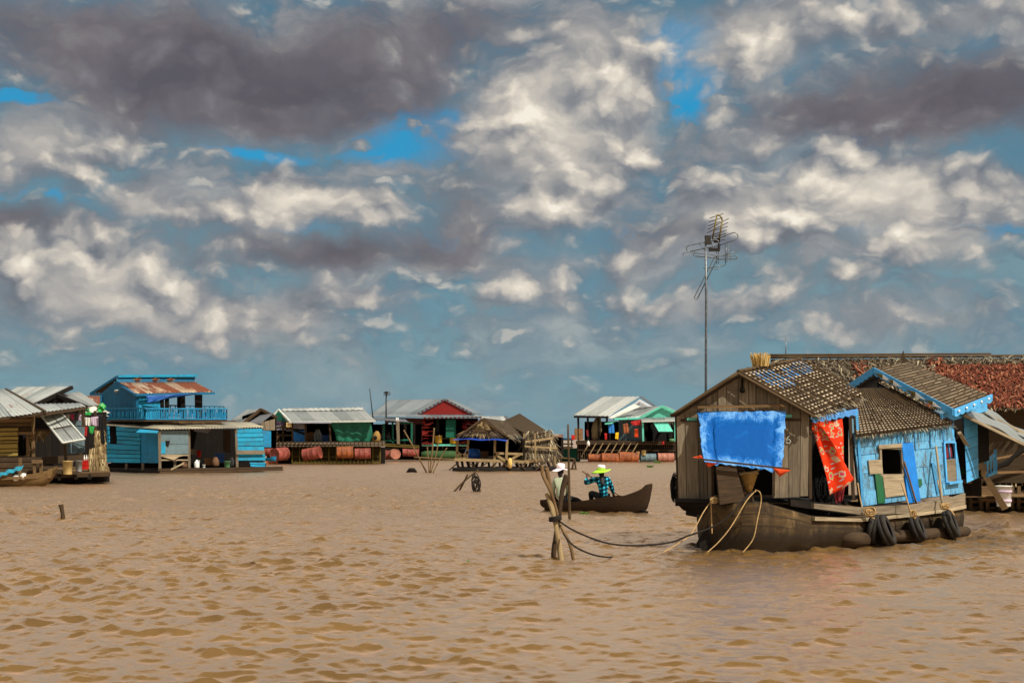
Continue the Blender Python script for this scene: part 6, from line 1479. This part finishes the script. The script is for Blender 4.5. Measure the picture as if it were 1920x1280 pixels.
mb = MB(); mb.lathe([(.001, 0), (.3, 0), (.36, .3), (.34, .32), (.001, .3)], P(503, 838, YG-3), n=14); B(mb, 'wash_basin', 'blue_plastic', None, 'teal basin on the deck edge right of the blue planks', 'basin')
J2 = T('yellow_jerrycan', 'yellow jerrycan hung under the left eave of the green house', 'jerrycan', P(542, 800, YG-1)); mb = MB(); mb.box(P(542, 796, YG-1), .36, .25, .32); B(mb, 'body', 'beige_plastic', J2); mb = MB(); mb.tube([P(540, 791.5, YG-1), P(540, 790, YG-1), P(544, 790, YG-1), P(544, 791.5, YG-1)], .03, 6); B(mb, 'handle', 'beige_plastic', J2)
BT = T('fish_basket', 'domed woven fish basket standing right of the green tarpaulin', 'basket', P(705, 830, YG-.5)); c_ = P(705, 829, YG-.5); mb = MB(); mb.lathe([(.001, 0), (.28, 0), (.3, .3), (.25, .6), (.1, .8), (.001, .82)], c_, (.1, 0, 1), 14, jit=.03); B(mb, 'body', 'wicker', BT); mb = MB(); mb.lathe([(.14, 0), (.14, .03), (.001, .03)], c_+V(-.02, -.28, .33), (0, -1, 0), 12); B(mb, 'opening', 'void', BT)
# ===== red house =====
YR = 122
H = T('red_house', 'red plank house with a wide grey hipped roof and green trim', 'house', P(820, 858, YR)); RH = H
roof(((730, 750, YR+6), (834, 748, YR+3), (783, 776, YR+1), (693, 778, YR+2)), 'dull_tin', H, .4, .018)
roof(((834, 748, YR+3), (845, 748, YR+9), (905, 776, YR+6), (888, 776, YR)), 'dull_tin', H, .4, .015)
roof(((783, 775, YR+1.5), (888, 775, YR+1.5), (903, 781, YR-1.5), (791, 782, YR-1.5)), 'dull_tin', H, .4, .015, 'skirt_roof'); roof(((693, 777, YR+2), (783, 775, YR+1.5), (791, 782, YR-1.5), (690, 780, YR)), 'dull_tin', H, .4, .015, 'skirt_roof')
mb = MB(); tr = [P(785, 777, YR-.1), P(834, 750, YR-.1), P(886, 777, YR-.1)]; mb.prism([p+V(0, .1, 0) for p in tr][::-1], tr[::-1]); B(mb, 'gable_wall', 'red_paint', H)
for a, b, n_ in (((834, 748), (783, 776), 14), ((834, 748), (888, 776), 15), ((791, 783), (903, 782), 28)):
    mb = MB()
    for k in range(n_):
        mb.m = k % 2; y_ = YR-.2 if b[0] != 903 else YR-1.6; p0, p1 = P(lerp(a[0], b[0], k/n_), lerp(a[1], b[1], k/n_), y_), P(lerp(a[0], b[0], (k+1)/n_), lerp(a[1], b[1], (k+1)/n_), y_); mb.beam(p0, p1, .08, .13)
    B(mb, 'striped_fascia', ['greyblue_paint', 'dark_red_shade_paint'], H)
wallp([(792, 784, YR-1.15), (896, 784, YR-1.15), (896, 833, YR-1.15), (792, 833, YR-1.15)], 8, 'h', 'red_paint', H, 'front_wall', holes=[(813, 784, 856, 833)], gap=.01)
wallp([(722, 782, YR+3), (792, 784, YR-.3), (792, 836, YR-.3), (722, 834, YR+3)], 10, 'h', 'dark_red_shade_paint', H, 'side_wall', gap=.03, holes=[(728, 792, 742, 820)])  # darker red paints in the shade of this left side
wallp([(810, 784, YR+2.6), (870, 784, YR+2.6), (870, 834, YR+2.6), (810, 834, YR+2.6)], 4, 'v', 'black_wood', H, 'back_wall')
panel([(836, 786, YR-.9), (855, 786, YR-.9), (855, 820, YR-.9), (836, 820, YR-.9)], 'green_paint', H, 'door', .06)
beams([((791, 834, YR-.9), (880, 834, YR-.9))], .16, 'mint_paint', H, 'deck_trim'); beams([((816, 822, YR-.6), (856, 822, YR-.6)), ((803, 836, YR-.6), (803, 858, YR-.6)), ((830, 836, YR-.6), (830, 858, YR-.6)), ((800, 850, YR-.8), (860, 850, YR-.8))], .1, 'dark_wood', H, 'railing_bar')
wallp([(722, 836, YR+.5), (905, 836, YR+.5), (905, 862, YR+.5), (722, 862, YR+.5)], 4, 'h', 'black_wood', H, 'raft_side', gap=.03)
PT = T('green_pontoon', 'long mossy green pontoon under the front of the red house', 'pontoon', P(825, 860, YR-2)); mb = MB(); mb.tube([P(790, 853, YR-2), P(800, 853, YR-2), P(850, 853, YR-2), P(861, 853, YR-2)], [.28, .38, .38, .25], 12); B(mb, 'body', 'moss', PT)
for u_, v_, lb in ((822, 830, 'taller yellow container on the porch of the red house'), (850, 831, 'shorter yellow container on the right of the red house porch')):
    bucket('yellow_container', P(u_, v_, YR-.8), .3, .6 if u_ < 830 else .45, 'yellow_plastic', lb, 'container', taper=1.0, group='yellow containers on the red house porch')
# porch annex
H = T('teal_framed_porch', 'open porch with a teal frame and sagging tin roof left of the red house', 'porch', P(745, 840, YR-8)); yp = YR-8
roof(((700, 782, yp+2), (760, 786, yp+2), (774, 792, yp-1), (703, 787, yp-1)), 'dark_tin', H, .35, .015, sag=.1)
beams([((720, 794, yp), (720, 832, yp)), ((772, 793, yp), (772, 838, yp)), ((751, 793, yp-.5), (773, 793, yp-.5)), ((720, 826, yp), (772, 824, yp)), ((736, 790, yp), (737, 830, yp))], .14, 'green_paint', H, 'frame_post')
beams([((746, 790, yp-1), (747, 832, yp-1))], .22, 'grey_wood', H, 'grey_post'); wallp([(697, 829, yp-1), (786, 834, yp-1), (786, 840, yp-1), (697, 836, yp-1)], 2, 'h', 'cage_wood', H, 'deck_edge', gap=.05)
wallp([(700, 795, yp+3), (790, 795, yp+3), (790, 836, yp+3), (700, 836, yp+3)], 8, 'v', 'black_wood', H, 'back_wall', gap=.06)
G = 'drums under the teal framed porch'
drum('porch_drum', P(740, 851, yp-1.6), (.25, -1, 0), 1.0, .40, 'drum_pink', 'pink drum seen end on below the teal framed porch', G); drum('porch_drum', P(770, 848, yp-.8), (1, .1, 0), 1.3, .32, 'drum_red', 'dark red drum lying sideways right of the pink drum', G)
drum('porch_drum', P(728, 852, yp-.9), (1, .2, 0), .5, .36, 'drum_red', 'short red drum tucked left behind the pink drum', G)
cloth(((742, 783, yp+1), (748, 783, yp+1), (748, 800, yp+1), (743, 807, yp+1)), 'white_cloth', 'white cloth hanging in the dark porch left of the red house', folds=2)
# antennas at the red house
A2 = T('pole_antenna', 'thin mast with a boxy television aerial rising before the red house roof', 'antenna', P(724, 790, YR-4)); mb = MB(); mb.tube([P(724, 800, YR-4), P(724, 745, YR-4)], .06, 6); B(mb, 'mast', 'dark_steel', A2); mb = MB(); mb.box(P(724.5, 739, YR-4), .12, .12, .5); mb.box(P(724, 736, YR-4), .3, .08, .12)
for k in range(4): mb.tube([P(719, 735+k*2, YR-4), P(731, 734+k*2, YR-4)], .02, 5)
B(mb, 'aerial', 'dark_steel', A2); mb = MB(); mb.tube(smooth_path([P(726, 735, YR-4), P(731, 734, YR-4), P(731, 740, YR-4), P(726, 740, YR-4)]), .02, 5); B(mb, 'loop', 'steel', A2)
mb = MB(); mb.tube([P(700, 790, YR-10), P(693, 728, YR-10)], [.05, .03], 6); B(mb, 'bare_pole', 'dark_steel', None, 'bare leaning pole between the green house and the red house roofs', 'pole')
# ===== thatched hut on a raft =====
YT = 80
H = T('thatched_hut', 'open thatched hut on a stilted raft with palm thatch gable and side wall', 'hut', P(940, 882, YT)); c_ = None
gt = Patch((858, 818, YT-.6), (950, 820, YT-.6), (950, 821, YT-.6), (858, 819, YT-.6)); 
tri = Patch((903, 786, YT-.5), (908, 786, YT-.5), (948, 819, YT-.6), (860, 818, YT-.6)); mb = MB(); mb.slab(*[tri.at(a, b, -.1) for a, b in ((0, 0), (1, 0), (1, 1), (0, 1))], .05); B(mb, 'gable_base', 'dark_thatch', H)
mb = MB(); mb.strands(tri, 6, 50, .42, .09, lift=.12, ang=.25, curl=.05, t1=.8); mb.strands(tri, 2, 60, .3, .09, lift=.12, t0=.6, t1=.8, curl=.05, ang=.4); B(mb, 'gable_thatch', 'thatch', H)
beams([((880, 806, YT-.8), (935, 808, YT-.8)), ((904, 785, YT-1), (857, 820, YT-1)), ((904, 785, YT-1), (950, 817, YT-1))], .1, 'dark_bamboo', H, 'gable_pole')
rr = Patch((905, 785, YT-.7), (946, 791, YT+4), (988, 815, YT+2.5), (951, 820, YT-1)); mb = MB(); skin_patch(mb, rr, .08); B(mb, 'roof_base', 'dark_thatch', H); mb = MB(); mb.strands(rr, 9, 70, .55, .07, lift=.08, ang=.25, curl=.05); mb.strands(rr, 1, 60, .5, .08, lift=.1, ang=.7, t0=.9, t1=1, curl=.1); B(mb, 'roof_thatch', 'grey_thatch', H)
ll = Patch((904, 785, YT-.7), (930, 786, YT+4), (880, 818, YT+3), (857, 819, YT-1)); mb = MB(); skin_patch(mb, ll, .08); B(mb, 'roof_base', 'dark_thatch', H)
rb = Patch((942, 792, YT+4.5), (975, 777, YT+5), (1022, 808, YT+1.5), (986, 815, YT+.5)); mb = MB(); skin_patch(mb, rb, .08); B(mb, 'rear_roof_base', 'dark_thatch', H); mb = MB(); mb.strands(rb, 12, 70, .45, .06, lift=.05, ang=.1); B(mb, 'rear_roof_thatch', 'dark_thatch', H)
mb = MB()
for k in range(26): a = rnd.random(); p = rb.at(a*.5, rnd.uniform(.1, .9), .12); mb.beam(p, p+V(rnd.uniform(.2, .7), rnd.uniform(-.2, .2), rnd.uniform(-.3, -.05)), .06, .03)
BE(mb, 'loose_leaf', 'grey_thatch', H)
wl_ = Patch((984, 811, YT+.3), (1033, 806, YT+1.8), (1046, 852, YT+1.8), (982, 860, YT+.3)); mb = MB(); mb.slab(*[wl_.at(a, b, -.12) for a, b in ((.02, .02), (.98, .02), (.98, .9), (.02, .9))], .06); B(mb, 'wall_base', 'dark_thatch', H)
mb = MB(); mb.strands(wl_, 7, 60, .6, .08, lift=.08, ang=.45, curl=.1); mb.strands(wl_, 1, 50, .6, .06, lift=.05, ang=.3, t0=.85, t1=.98, curl=.1); B(mb, 'wall_thatch', 'grey_thatch', H)
beams([((984, 828, YT-.1), (1036, 821, YT+1.4)), ((982, 836, YT-.1), (1044, 840, YT+1.4)), ((1003, 812, YT), (1004, 850, YT)), ((983, 812, YT), (980, 866, YT)), ((1040, 855, YT+1), (1042, 873, YT+1)), ((1004, 850, YT), (1006, 872, YT))], .09, 'bamboo', H, 'wall_lath')
beams([((858, 824, YT-1), (856, 862, YT-1)), ((878, 824, YT-1), (875, 862, YT-1)), ((928, 824, YT-1), (927, 880, YT-1)), ((951, 824, YT-1), (949, 880, YT-1)), ((856, 862, YT-1), (878, 846, YT-1)), ((857, 847, YT-1), (875, 860, YT-1)), ((926, 849, YT-1), (980, 851, YT-.7)), ((926, 850, YT-1), (952, 866, YT-1)), ((977, 850, YT-.8), (960, 860, YT-.8))], .13, 'bamboo', H, 'hut_post')
mb = MB(); mb.slab(P(852, 862, YT-1.2), P(990, 866, YT-.8), P(1045, 858, YT+3), P(870, 856, YT+4), .1); B(mb, 'floor', 'brown_wood', H); beams([((852, 861, YT-1.2), (992, 866, YT-.8))], .16, 'bamboo', H, 'floor_edge')
mb = MB()
for k in range(19): u_ = 856+k*10; a = rnd.uniform(-9, 9); mb.beam(P(u_, 864, YT-1+rnd.uniform(0, 3)), P(u_+a, 884, YT-1+rnd.uniform(0, 3)), .12)
for k in range(10): u_ = 860+k*18; mb.beam(P(u_, 866, YT-1.1), P(u_+18*rnd.choice((-1, 1)), 881, YT-1.1), .07)
BE(mb, 'stilt', 'dark_wood', H); mb = MB(); mb.tube([P(848, 882, YT-1.3), P(930, 883, YT-1.2), P(1048, 880, YT-.5)], [.18, .22, .18], 8, jit=.1); B(mb, 'raft_log', 'black_wood', H); mb = MB(); mb.tube([P(858, 880, YT+1), P(1052, 878, YT+1)], .16, 8, jit=.1); B(mb, 'raft_log', 'black_wood', H)
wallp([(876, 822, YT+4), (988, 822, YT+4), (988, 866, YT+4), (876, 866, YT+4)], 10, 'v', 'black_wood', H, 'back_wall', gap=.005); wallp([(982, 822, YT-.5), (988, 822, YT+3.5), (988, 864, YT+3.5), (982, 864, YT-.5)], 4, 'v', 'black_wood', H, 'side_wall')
hang_cloth('blue_awning', Patch((866, 818, YT+1), (950, 819, YT+.5), (953, 825, YT-1.6), (849, 823, YT-1.8)), 'long bright blue plastic awning below the thatched gable of the hut', 'awning', 'blue_tarp_dark', folds=2, amp=.03)
mb = MB(); mb.lathe([(.001, -.35), (.4, -.3), (.48, 0), (.4, .3), (.001, .35)], P(886, 852, YT+.5), (0, 0, 1), 14, jit=.06); B(mb, 'blue_sack', 'blue_plastic', None, 'dark blue sack sitting inside the thatched hut', 'sack'); mb = MB(); mb.lathe([(.001, -.3), (.1, -.25), (.13, 0), (.1, .25), (.001, .3)], P(956, 868, YT-1.3), (0, 0, 1), 10, jit=.06); B(mb, 'hanging_float', 'straw', None, 'pale oval float hanging from the hut floor edge', 'float')
# white roofed house far behind
H = T('white_roofed_house', 'distant house showing only a bright white tin roof behind the thatched hut', 'house', P(925, 840, 135)); roof(((900, 780, 139), (944, 780, 139), (950, 790, 134), (905, 792, 134)), 'pale_tin', H, .35, .015); roof(((944, 780, 139), (950, 780, 142), (958, 789, 138), (950, 791, 134)), 'dark_tin', H, .35, .015); wallp([(905, 790, 135), (956, 790, 135), (956, 840, 135), (905, 840, 135)], 6, 'v', 'dark_wood', H)
# brown house edge and boats between
H = T('brown_shed', 'low brown shed at the water edge right of the thatched hut', 'shed', P(1045, 850, 112)); wallp([(1020, 818, 112), (1053, 818, 112), (1053, 862, 112), (1020, 862, 112)], 6, 'v', 'dark_wood', H); roof(((1016, 812, 115), (1056, 814, 115), (1056, 819, 111), (1014, 818, 111)), 'rusty_tin', H, .35, .015); beams([((1044, 820, 111.5), (1044, 860, 111.5)), ((1054, 820, 111.5), (1054, 860, 111.5))], .2, 'black_wood', H, 'post')
C3 = T('teal_boat', 'teal hulled boat moored left of the dark fish cages', 'boat', P(1062, 860, 114)); mb = MB(); canoe(mb, P(1086, 840, 113), P(1040, 838, 116), 1.8, lambda t: -.1, lambda t: 1.0+.1*abs(t-.5), n=16); B(mb, 'hull', 'green_paint', C3); mb = MB(); mb.slab(P(1050, 822, 114), P(1074, 822, 114), P(1076, 824, 113), P(1050, 824, 113), .1); B(mb, 'canopy', 'blue_paint', C3); beams([((1052, 824, 114), (1052, 842, 114)), ((1072, 824, 114), (1072, 842, 114)), ((1050, 832, 114), (1075, 832, 114))], .1, 'dark_wood', C3, 'canopy_post')
mb = MB(); mb.box(P(1062, 839, 113), 1.0, .5, .2); B(mb, 'board_stack', 'pale_wood', None, 'small stack of pale boards lying on the teal boat', 'boards')
# ===== teal and white house =====
YH = 112
H = T('teal_gabled_house', 'floating house with mint green gable, white wall and pale tin roofs', 'house', P(1200, 860, YH)); TG = H
roof(((1130, 743, YH+7), (1199, 743, YH+4), (1141, 780, YH-1), (1074, 778, YH-.4)), 'pale_tin', H, .35, .018, rag=.08); roof(((1199, 743, YH+4), (1204, 743, YH+9), (1232, 763, YH+8), (1226, 762, YH+3)), 'dark_tin', H, .35, .015)
panel([(1199, 748, YH+2.5), (1224, 762, YH+2.5), (1200, 764, YH+2), (1180, 764, YH+2)], 'dark_tin', H, 'gable_sheet', .05)
panel([(1188, 757, YH), (1201, 762, YH), (1147, 785, YH-1.4), (1140, 783, YH-1.5)], 'white_paint', H, 'white_verge_sheet', .05)
roof(((1196, 762, YH+4), (1242, 761, YH+2), (1199, 783, YH), (1151, 784, YH-1)), 'grey_tin', H, .35, .015); roof(((1242, 761, YH+2), (1248, 761, YH+5), (1272, 772, YH+4), (1266, 773, YH)), 'grey_tin', H, .35, .015)
mb = MB(); tr = [P(1202, 783, YH), P(1242, 763, YH), P(1267, 774, YH), P(1267, 783, YH)]; mb.prism([p+V(0, .1, 0) for p in tr][::-1], tr[::-1]); B(mb, 'gable_wall', 'mint_paint', H)
beams([((1242, 761, YH-.2), (1197, 784, YH-.4)), ((1242, 761, YH-.2), (1268, 773, YH-.2)), ((1151, 785, YH-1.2), (1197, 784, YH-.4))], .16, 'mint_paint', H, 'verge_board'); roof(((1198, 783, YH+.2), (1268, 781, YH+.2), (1270, 787, YH-1.6), (1203, 789, YH-1.6)), 'grey_tin', H, .35, .015, 'skirt_roof'); beams([((1203, 790, YH-1.7), (1270, 788, YH-1.7))], .12, 'white_paint', H, 'eave_board')
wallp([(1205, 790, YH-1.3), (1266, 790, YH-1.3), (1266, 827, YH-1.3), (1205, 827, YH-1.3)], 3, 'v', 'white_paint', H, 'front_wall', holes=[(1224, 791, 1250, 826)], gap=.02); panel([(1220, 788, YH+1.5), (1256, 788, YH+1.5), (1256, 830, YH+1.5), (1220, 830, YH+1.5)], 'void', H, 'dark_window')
beams([((1205, 790, YH-1.4), (1206, 827, YH-1.4)), ((1266, 790, YH-1.4), (1266, 827, YH-1.4))], .14, 'mint_paint', H, 'corner_post'); panel([(1225, 792, YH-1.45), (1252, 792, YH-1.45), (1262, 809, YH-2.5), (1235, 809, YH-2.5)], 'mint_paint', H, 'shutter_flap', .05)
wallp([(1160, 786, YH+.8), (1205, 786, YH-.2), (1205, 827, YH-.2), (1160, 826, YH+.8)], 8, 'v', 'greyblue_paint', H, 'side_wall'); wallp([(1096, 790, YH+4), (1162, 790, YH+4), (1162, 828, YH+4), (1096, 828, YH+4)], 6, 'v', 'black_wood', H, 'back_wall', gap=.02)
beams([((1084, 780, YH-.4), (1085, 828, YH-.4)), ((1102, 780, YH-.2), (1103, 828, YH-.2)), ((1122, 780, YH-.6), (1123, 828, YH-.6)), ((1138, 782, YH-.8), (1138, 790, YH-.8)), ((1143, 792, YH-.6), (1143, 828, YH-.6)), ((1076, 781, YH-.6), (1142, 782, YH-1))], .16, 'black_wood', H, 'porch_post')
panel([(1134, 793, YH-.6), (1156, 789, YH-.6), (1146, 794, YH-1.4), (1134, 795, YH-1.4)], 'mint_paint', H, 'small_awning', .05)
wallp([(1080, 826, YH-1), (1268, 828, YH-1), (1268, 834, YH-1), (1080, 833, YH-1)], 2, 'h', 'dark_wood', H, 'deck_edge', gap=.04)
cg = Patch((1082, 833, YH-.6), (1268, 834, YH-.6), (1268, 863, YH-.6), (1082, 861, YH-.6)); mb = MB()
for k in range(46): mb.beam(cg.at((k+.5)/46, 0, .03), cg.at((k+.5)/46, 1, .03), .06)
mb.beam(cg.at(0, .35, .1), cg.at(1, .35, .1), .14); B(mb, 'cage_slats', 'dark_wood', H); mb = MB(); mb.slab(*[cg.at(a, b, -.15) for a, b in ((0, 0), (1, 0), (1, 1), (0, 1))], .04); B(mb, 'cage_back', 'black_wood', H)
beams([((1105+k*13, 830, YH-1.2), (1090+k*13, 856, YH-1.2)) for k in range(8)], .07, 'bamboo', H, 'slanting_stick')
mb = MB(); mb.slab(P(1080, 827, YH-1), P(1268, 828, YH-1), P(1262, 826, YH+4), P(1090, 826, YH+4), .1); B(mb, 'deck', 'dark_wood', H)
G = 'floats under the fish cages of the mint green gabled house'
drum('cage_float', P(1122, 858, YH-1.4), (1, .1, 0), 1.6, .3, 'drum_orange', 'low brown float leftmost under the fish cage', G); drum('cage_float', P(1148, 859, YH-1.6), (1, .1, -.02), 1.7, .4, 'drum_orange', 'larger orange float second from the left under the cage', G); drum('cage_float', P(1178, 857, YH-1.5), (1, .1, -.05), 1.5, .42, 'drum_orange', 'humped orange float in the middle under the cage', G)
drum('cage_float', P(1215, 858, YH-1.5), (1, .05, 0), 1.2, .34, 'greyblue_paint', 'grey barrel float below the white wall', G); drum('cage_float', P(1248, 858, YH-1.5), (1, .05, 0), 1.25, .38, 'drum_pink', 'tan barrel float rightmost beside the plank cabin', G)
bucket('tan_bucket', P(1207, 853, YH-1.8), .18, .36, 'beige_plastic', 'tan bucket hanging at the cage below the white wall'); mb = MB(); mb.tube([P(1196, 862, YH-1.6), P(1196, 846, YH-1.6)], .16, 10); B(mb, 'bollard', 'cardboard', None, 'short round wooden post beside the tan bucket at the cage', 'post')
G = 'clothes hanging on the mint green gabled house'
for qd, m_, lb in ((((1168, 795, YH-1), (1177, 793, YH-1), (1180, 812, YH-1), (1169, 812, YH-1)), 'drum_orange', 'orange cloth hanging on the grey side wall'), (((1183, 790, YH-1.2), (1201, 787, YH-1.2), (1203, 797, YH-1.2), (1185, 797, YH-1.2)), 'red_cloth', 'red cloth bundle under the left corner of the skirt roof'), (((1190, 804, YH-1.2), (1196, 804, YH-1.2), (1197, 820, YH-1.2), (1190, 819, YH-1.2)), 'orange_cloth', 'narrow orange cloth left of the white wall'), (((1154, 811, YH-1), (1160, 810, YH-1), (1159, 824, YH-1), (1153, 822, YH-1)), 'yellow_cloth', 'yellow cloth hanging low beside the porch post'), (((1140, 795, YH-1), (1151, 795, YH-1), (1152, 812, YH-1), (1141, 812, YH-1)), 'blue_cloth', 'blue cloth hanging in the porch opening'), (((1099, 806, YH-1), (1103, 806, YH-1), (1104, 818, YH-1), (1100, 818, YH-1)), 'maroon_cloth', 'dark red cloth strip on the second porch post'), (((1133, 812, YH-1), (1138, 812, YH-1), (1138, 824, YH-1), (1134, 824, YH-1)), 'red_cloth', 'small red cloth low in the porch')):
    cloth(qd, m_, lb, group=G, folds=2)
for (u0, v0, u1, v1), m_, lb in (((1078, 803, 1083, 824), 'cardboard', 'narrow brown crate outside the leftmost porch post'), ((1085, 803, 1093, 824), 'cardboard', 'brown crate just inside the leftmost porch post'), ((1072, 815, 1078, 824), 'red_plastic', 'small red box at the left end of the deck')):
    mb = MB(); a, b = P(u0, v0, YH-.5), P(u1, v1, YH-.5); mb.box((a+b)/2+V(0, .4, 0), b.x-a.x, .8, a.z-b.z); mb.box((a+b)/2+V(0, .4, 0), (b.x-a.x)*1.03, .82, .06); B(mb, 'storage_crate', m_, None, lb, 'crate', 'crates on the porch of the mint green gabled house')
mb = MB(); mb.lathe([(.001, -1.1), (.3, -.9), (.42, -.2), (.36, .4), (.2, .8), (.1, 1.0), (.001, 1.05)], P(1119, 802, YH), (.15, 0, 1), 12, jit=.1); B(mb, 'hanging_sack', 'jute_sack', None, 'brown sack hanging in the porch below the pale tin roof', 'sack')
mb = MB(); mb.lathe([(.001, 0), (.12, 0), (.13, .25), (.05, .38), (.05, .42), (.001, .42)], P(1103, 836, YH-1.6), n=10); B(mb, 'white_bottle', 'white_plastic', None, 'white plastic bottle hanging on the dark fish cage', 'bottle')
mb = MB(); mb.lathe([(.001, 0), (.1, 0), (.1, .25), (.001, .25)], P(1243, 833, YH-1.6), n=10); B(mb, 'red_pot', 'red_plastic', None, 'small red pot on the deck below the white wall', 'pot')
mb = MB(); mb.lathe([(.001, 0), (.22, .02), (.3, .2), (.2, .24), (.001, .24)], P(1260, 828, YH-1.2), n=12); B(mb, 'wash_bowl', 'green_plastic', None, 'pale green bowl on the deck beside the plank cabin edge', 'bowl')

# clutter seen through the open fronts
def clutter(items, group):
    for nm, cat, m_, u_, v_, y_, r_, h_, lb in items:
        c_ = P(u_, v_, y_); mb = MB()
        if cat == 'box': mb.box(c_+V(0, 0, h_/2), r_*2, r_*1.6, h_, .2); mb.box(c_+V(0, 0, h_*.9), r_*2.1, r_*1.7, h_*.12, .2)
        else: mb.lathe([(.001, 0), (r_*.8, 0), (r_, h_*.15), (r_, h_*.6), (r_*.6, h_*.85), (r_*.5, h_), (.001, h_)], c_, n=12, jit=.03)
        B(mb, nm, m_, None, lb, cat, group)
clutter([('storage_box', 'box', 'cardboard', 392, 872, 77.5, .25, .4, 'brown box in the middle of the open blue house front'),
 ('water_jar', 'jar', 'mud_pot', 404, 874, 77, .2, .5, 'brown clay jar right of the brown box in the blue house'),
 ('storage_box', 'box', 'blue_plastic', 412, 866, 79.5, .25, .5, 'blue box deep inside the open blue house front'),
 ('water_jar', 'jar', 'grey_plastic', 434, 874, 78, .15, .5, 'grey jar by the right post of the open blue house front'),
 ('storage_box', 'box', 'pale_wood', 362, 852, 79, .2, .3, 'pale crate stacked deep in the left of the open blue house front')], 'household goods inside the blue tower house')
clutter([('storage_box', 'box', 'cardboard', 583, 828, YG+2, .35, .7, 'brown box in the dark opening of the green house'),
 ('water_jar', 'jar', 'grey_plastic', 596, 828, YG+1.5, .3, .9, 'grey jar in the dark opening of the green house'),
 ('storage_box', 'box', 'blue_plastic', 608, 828, YG+2, .3, .5, 'blue box in the dark opening of the green house'),
 ('water_jar', 'jar', 'mud_pot', 516, 829, YG+1, .35, .8, 'clay jar on the left porch of the green house')], 'household goods inside the green tarpaulin house')
clutter([('storage_box', 'box', 'cardboard', 905, 862, YT+2, .3, .5, 'brown box on the floor inside the thatched hut'),
 ('water_jar', 'jar', 'mud_pot', 968, 862, YT+1, .2, .5, 'clay jar at the right end of the thatched hut floor')], 'household goods inside the thatched hut')
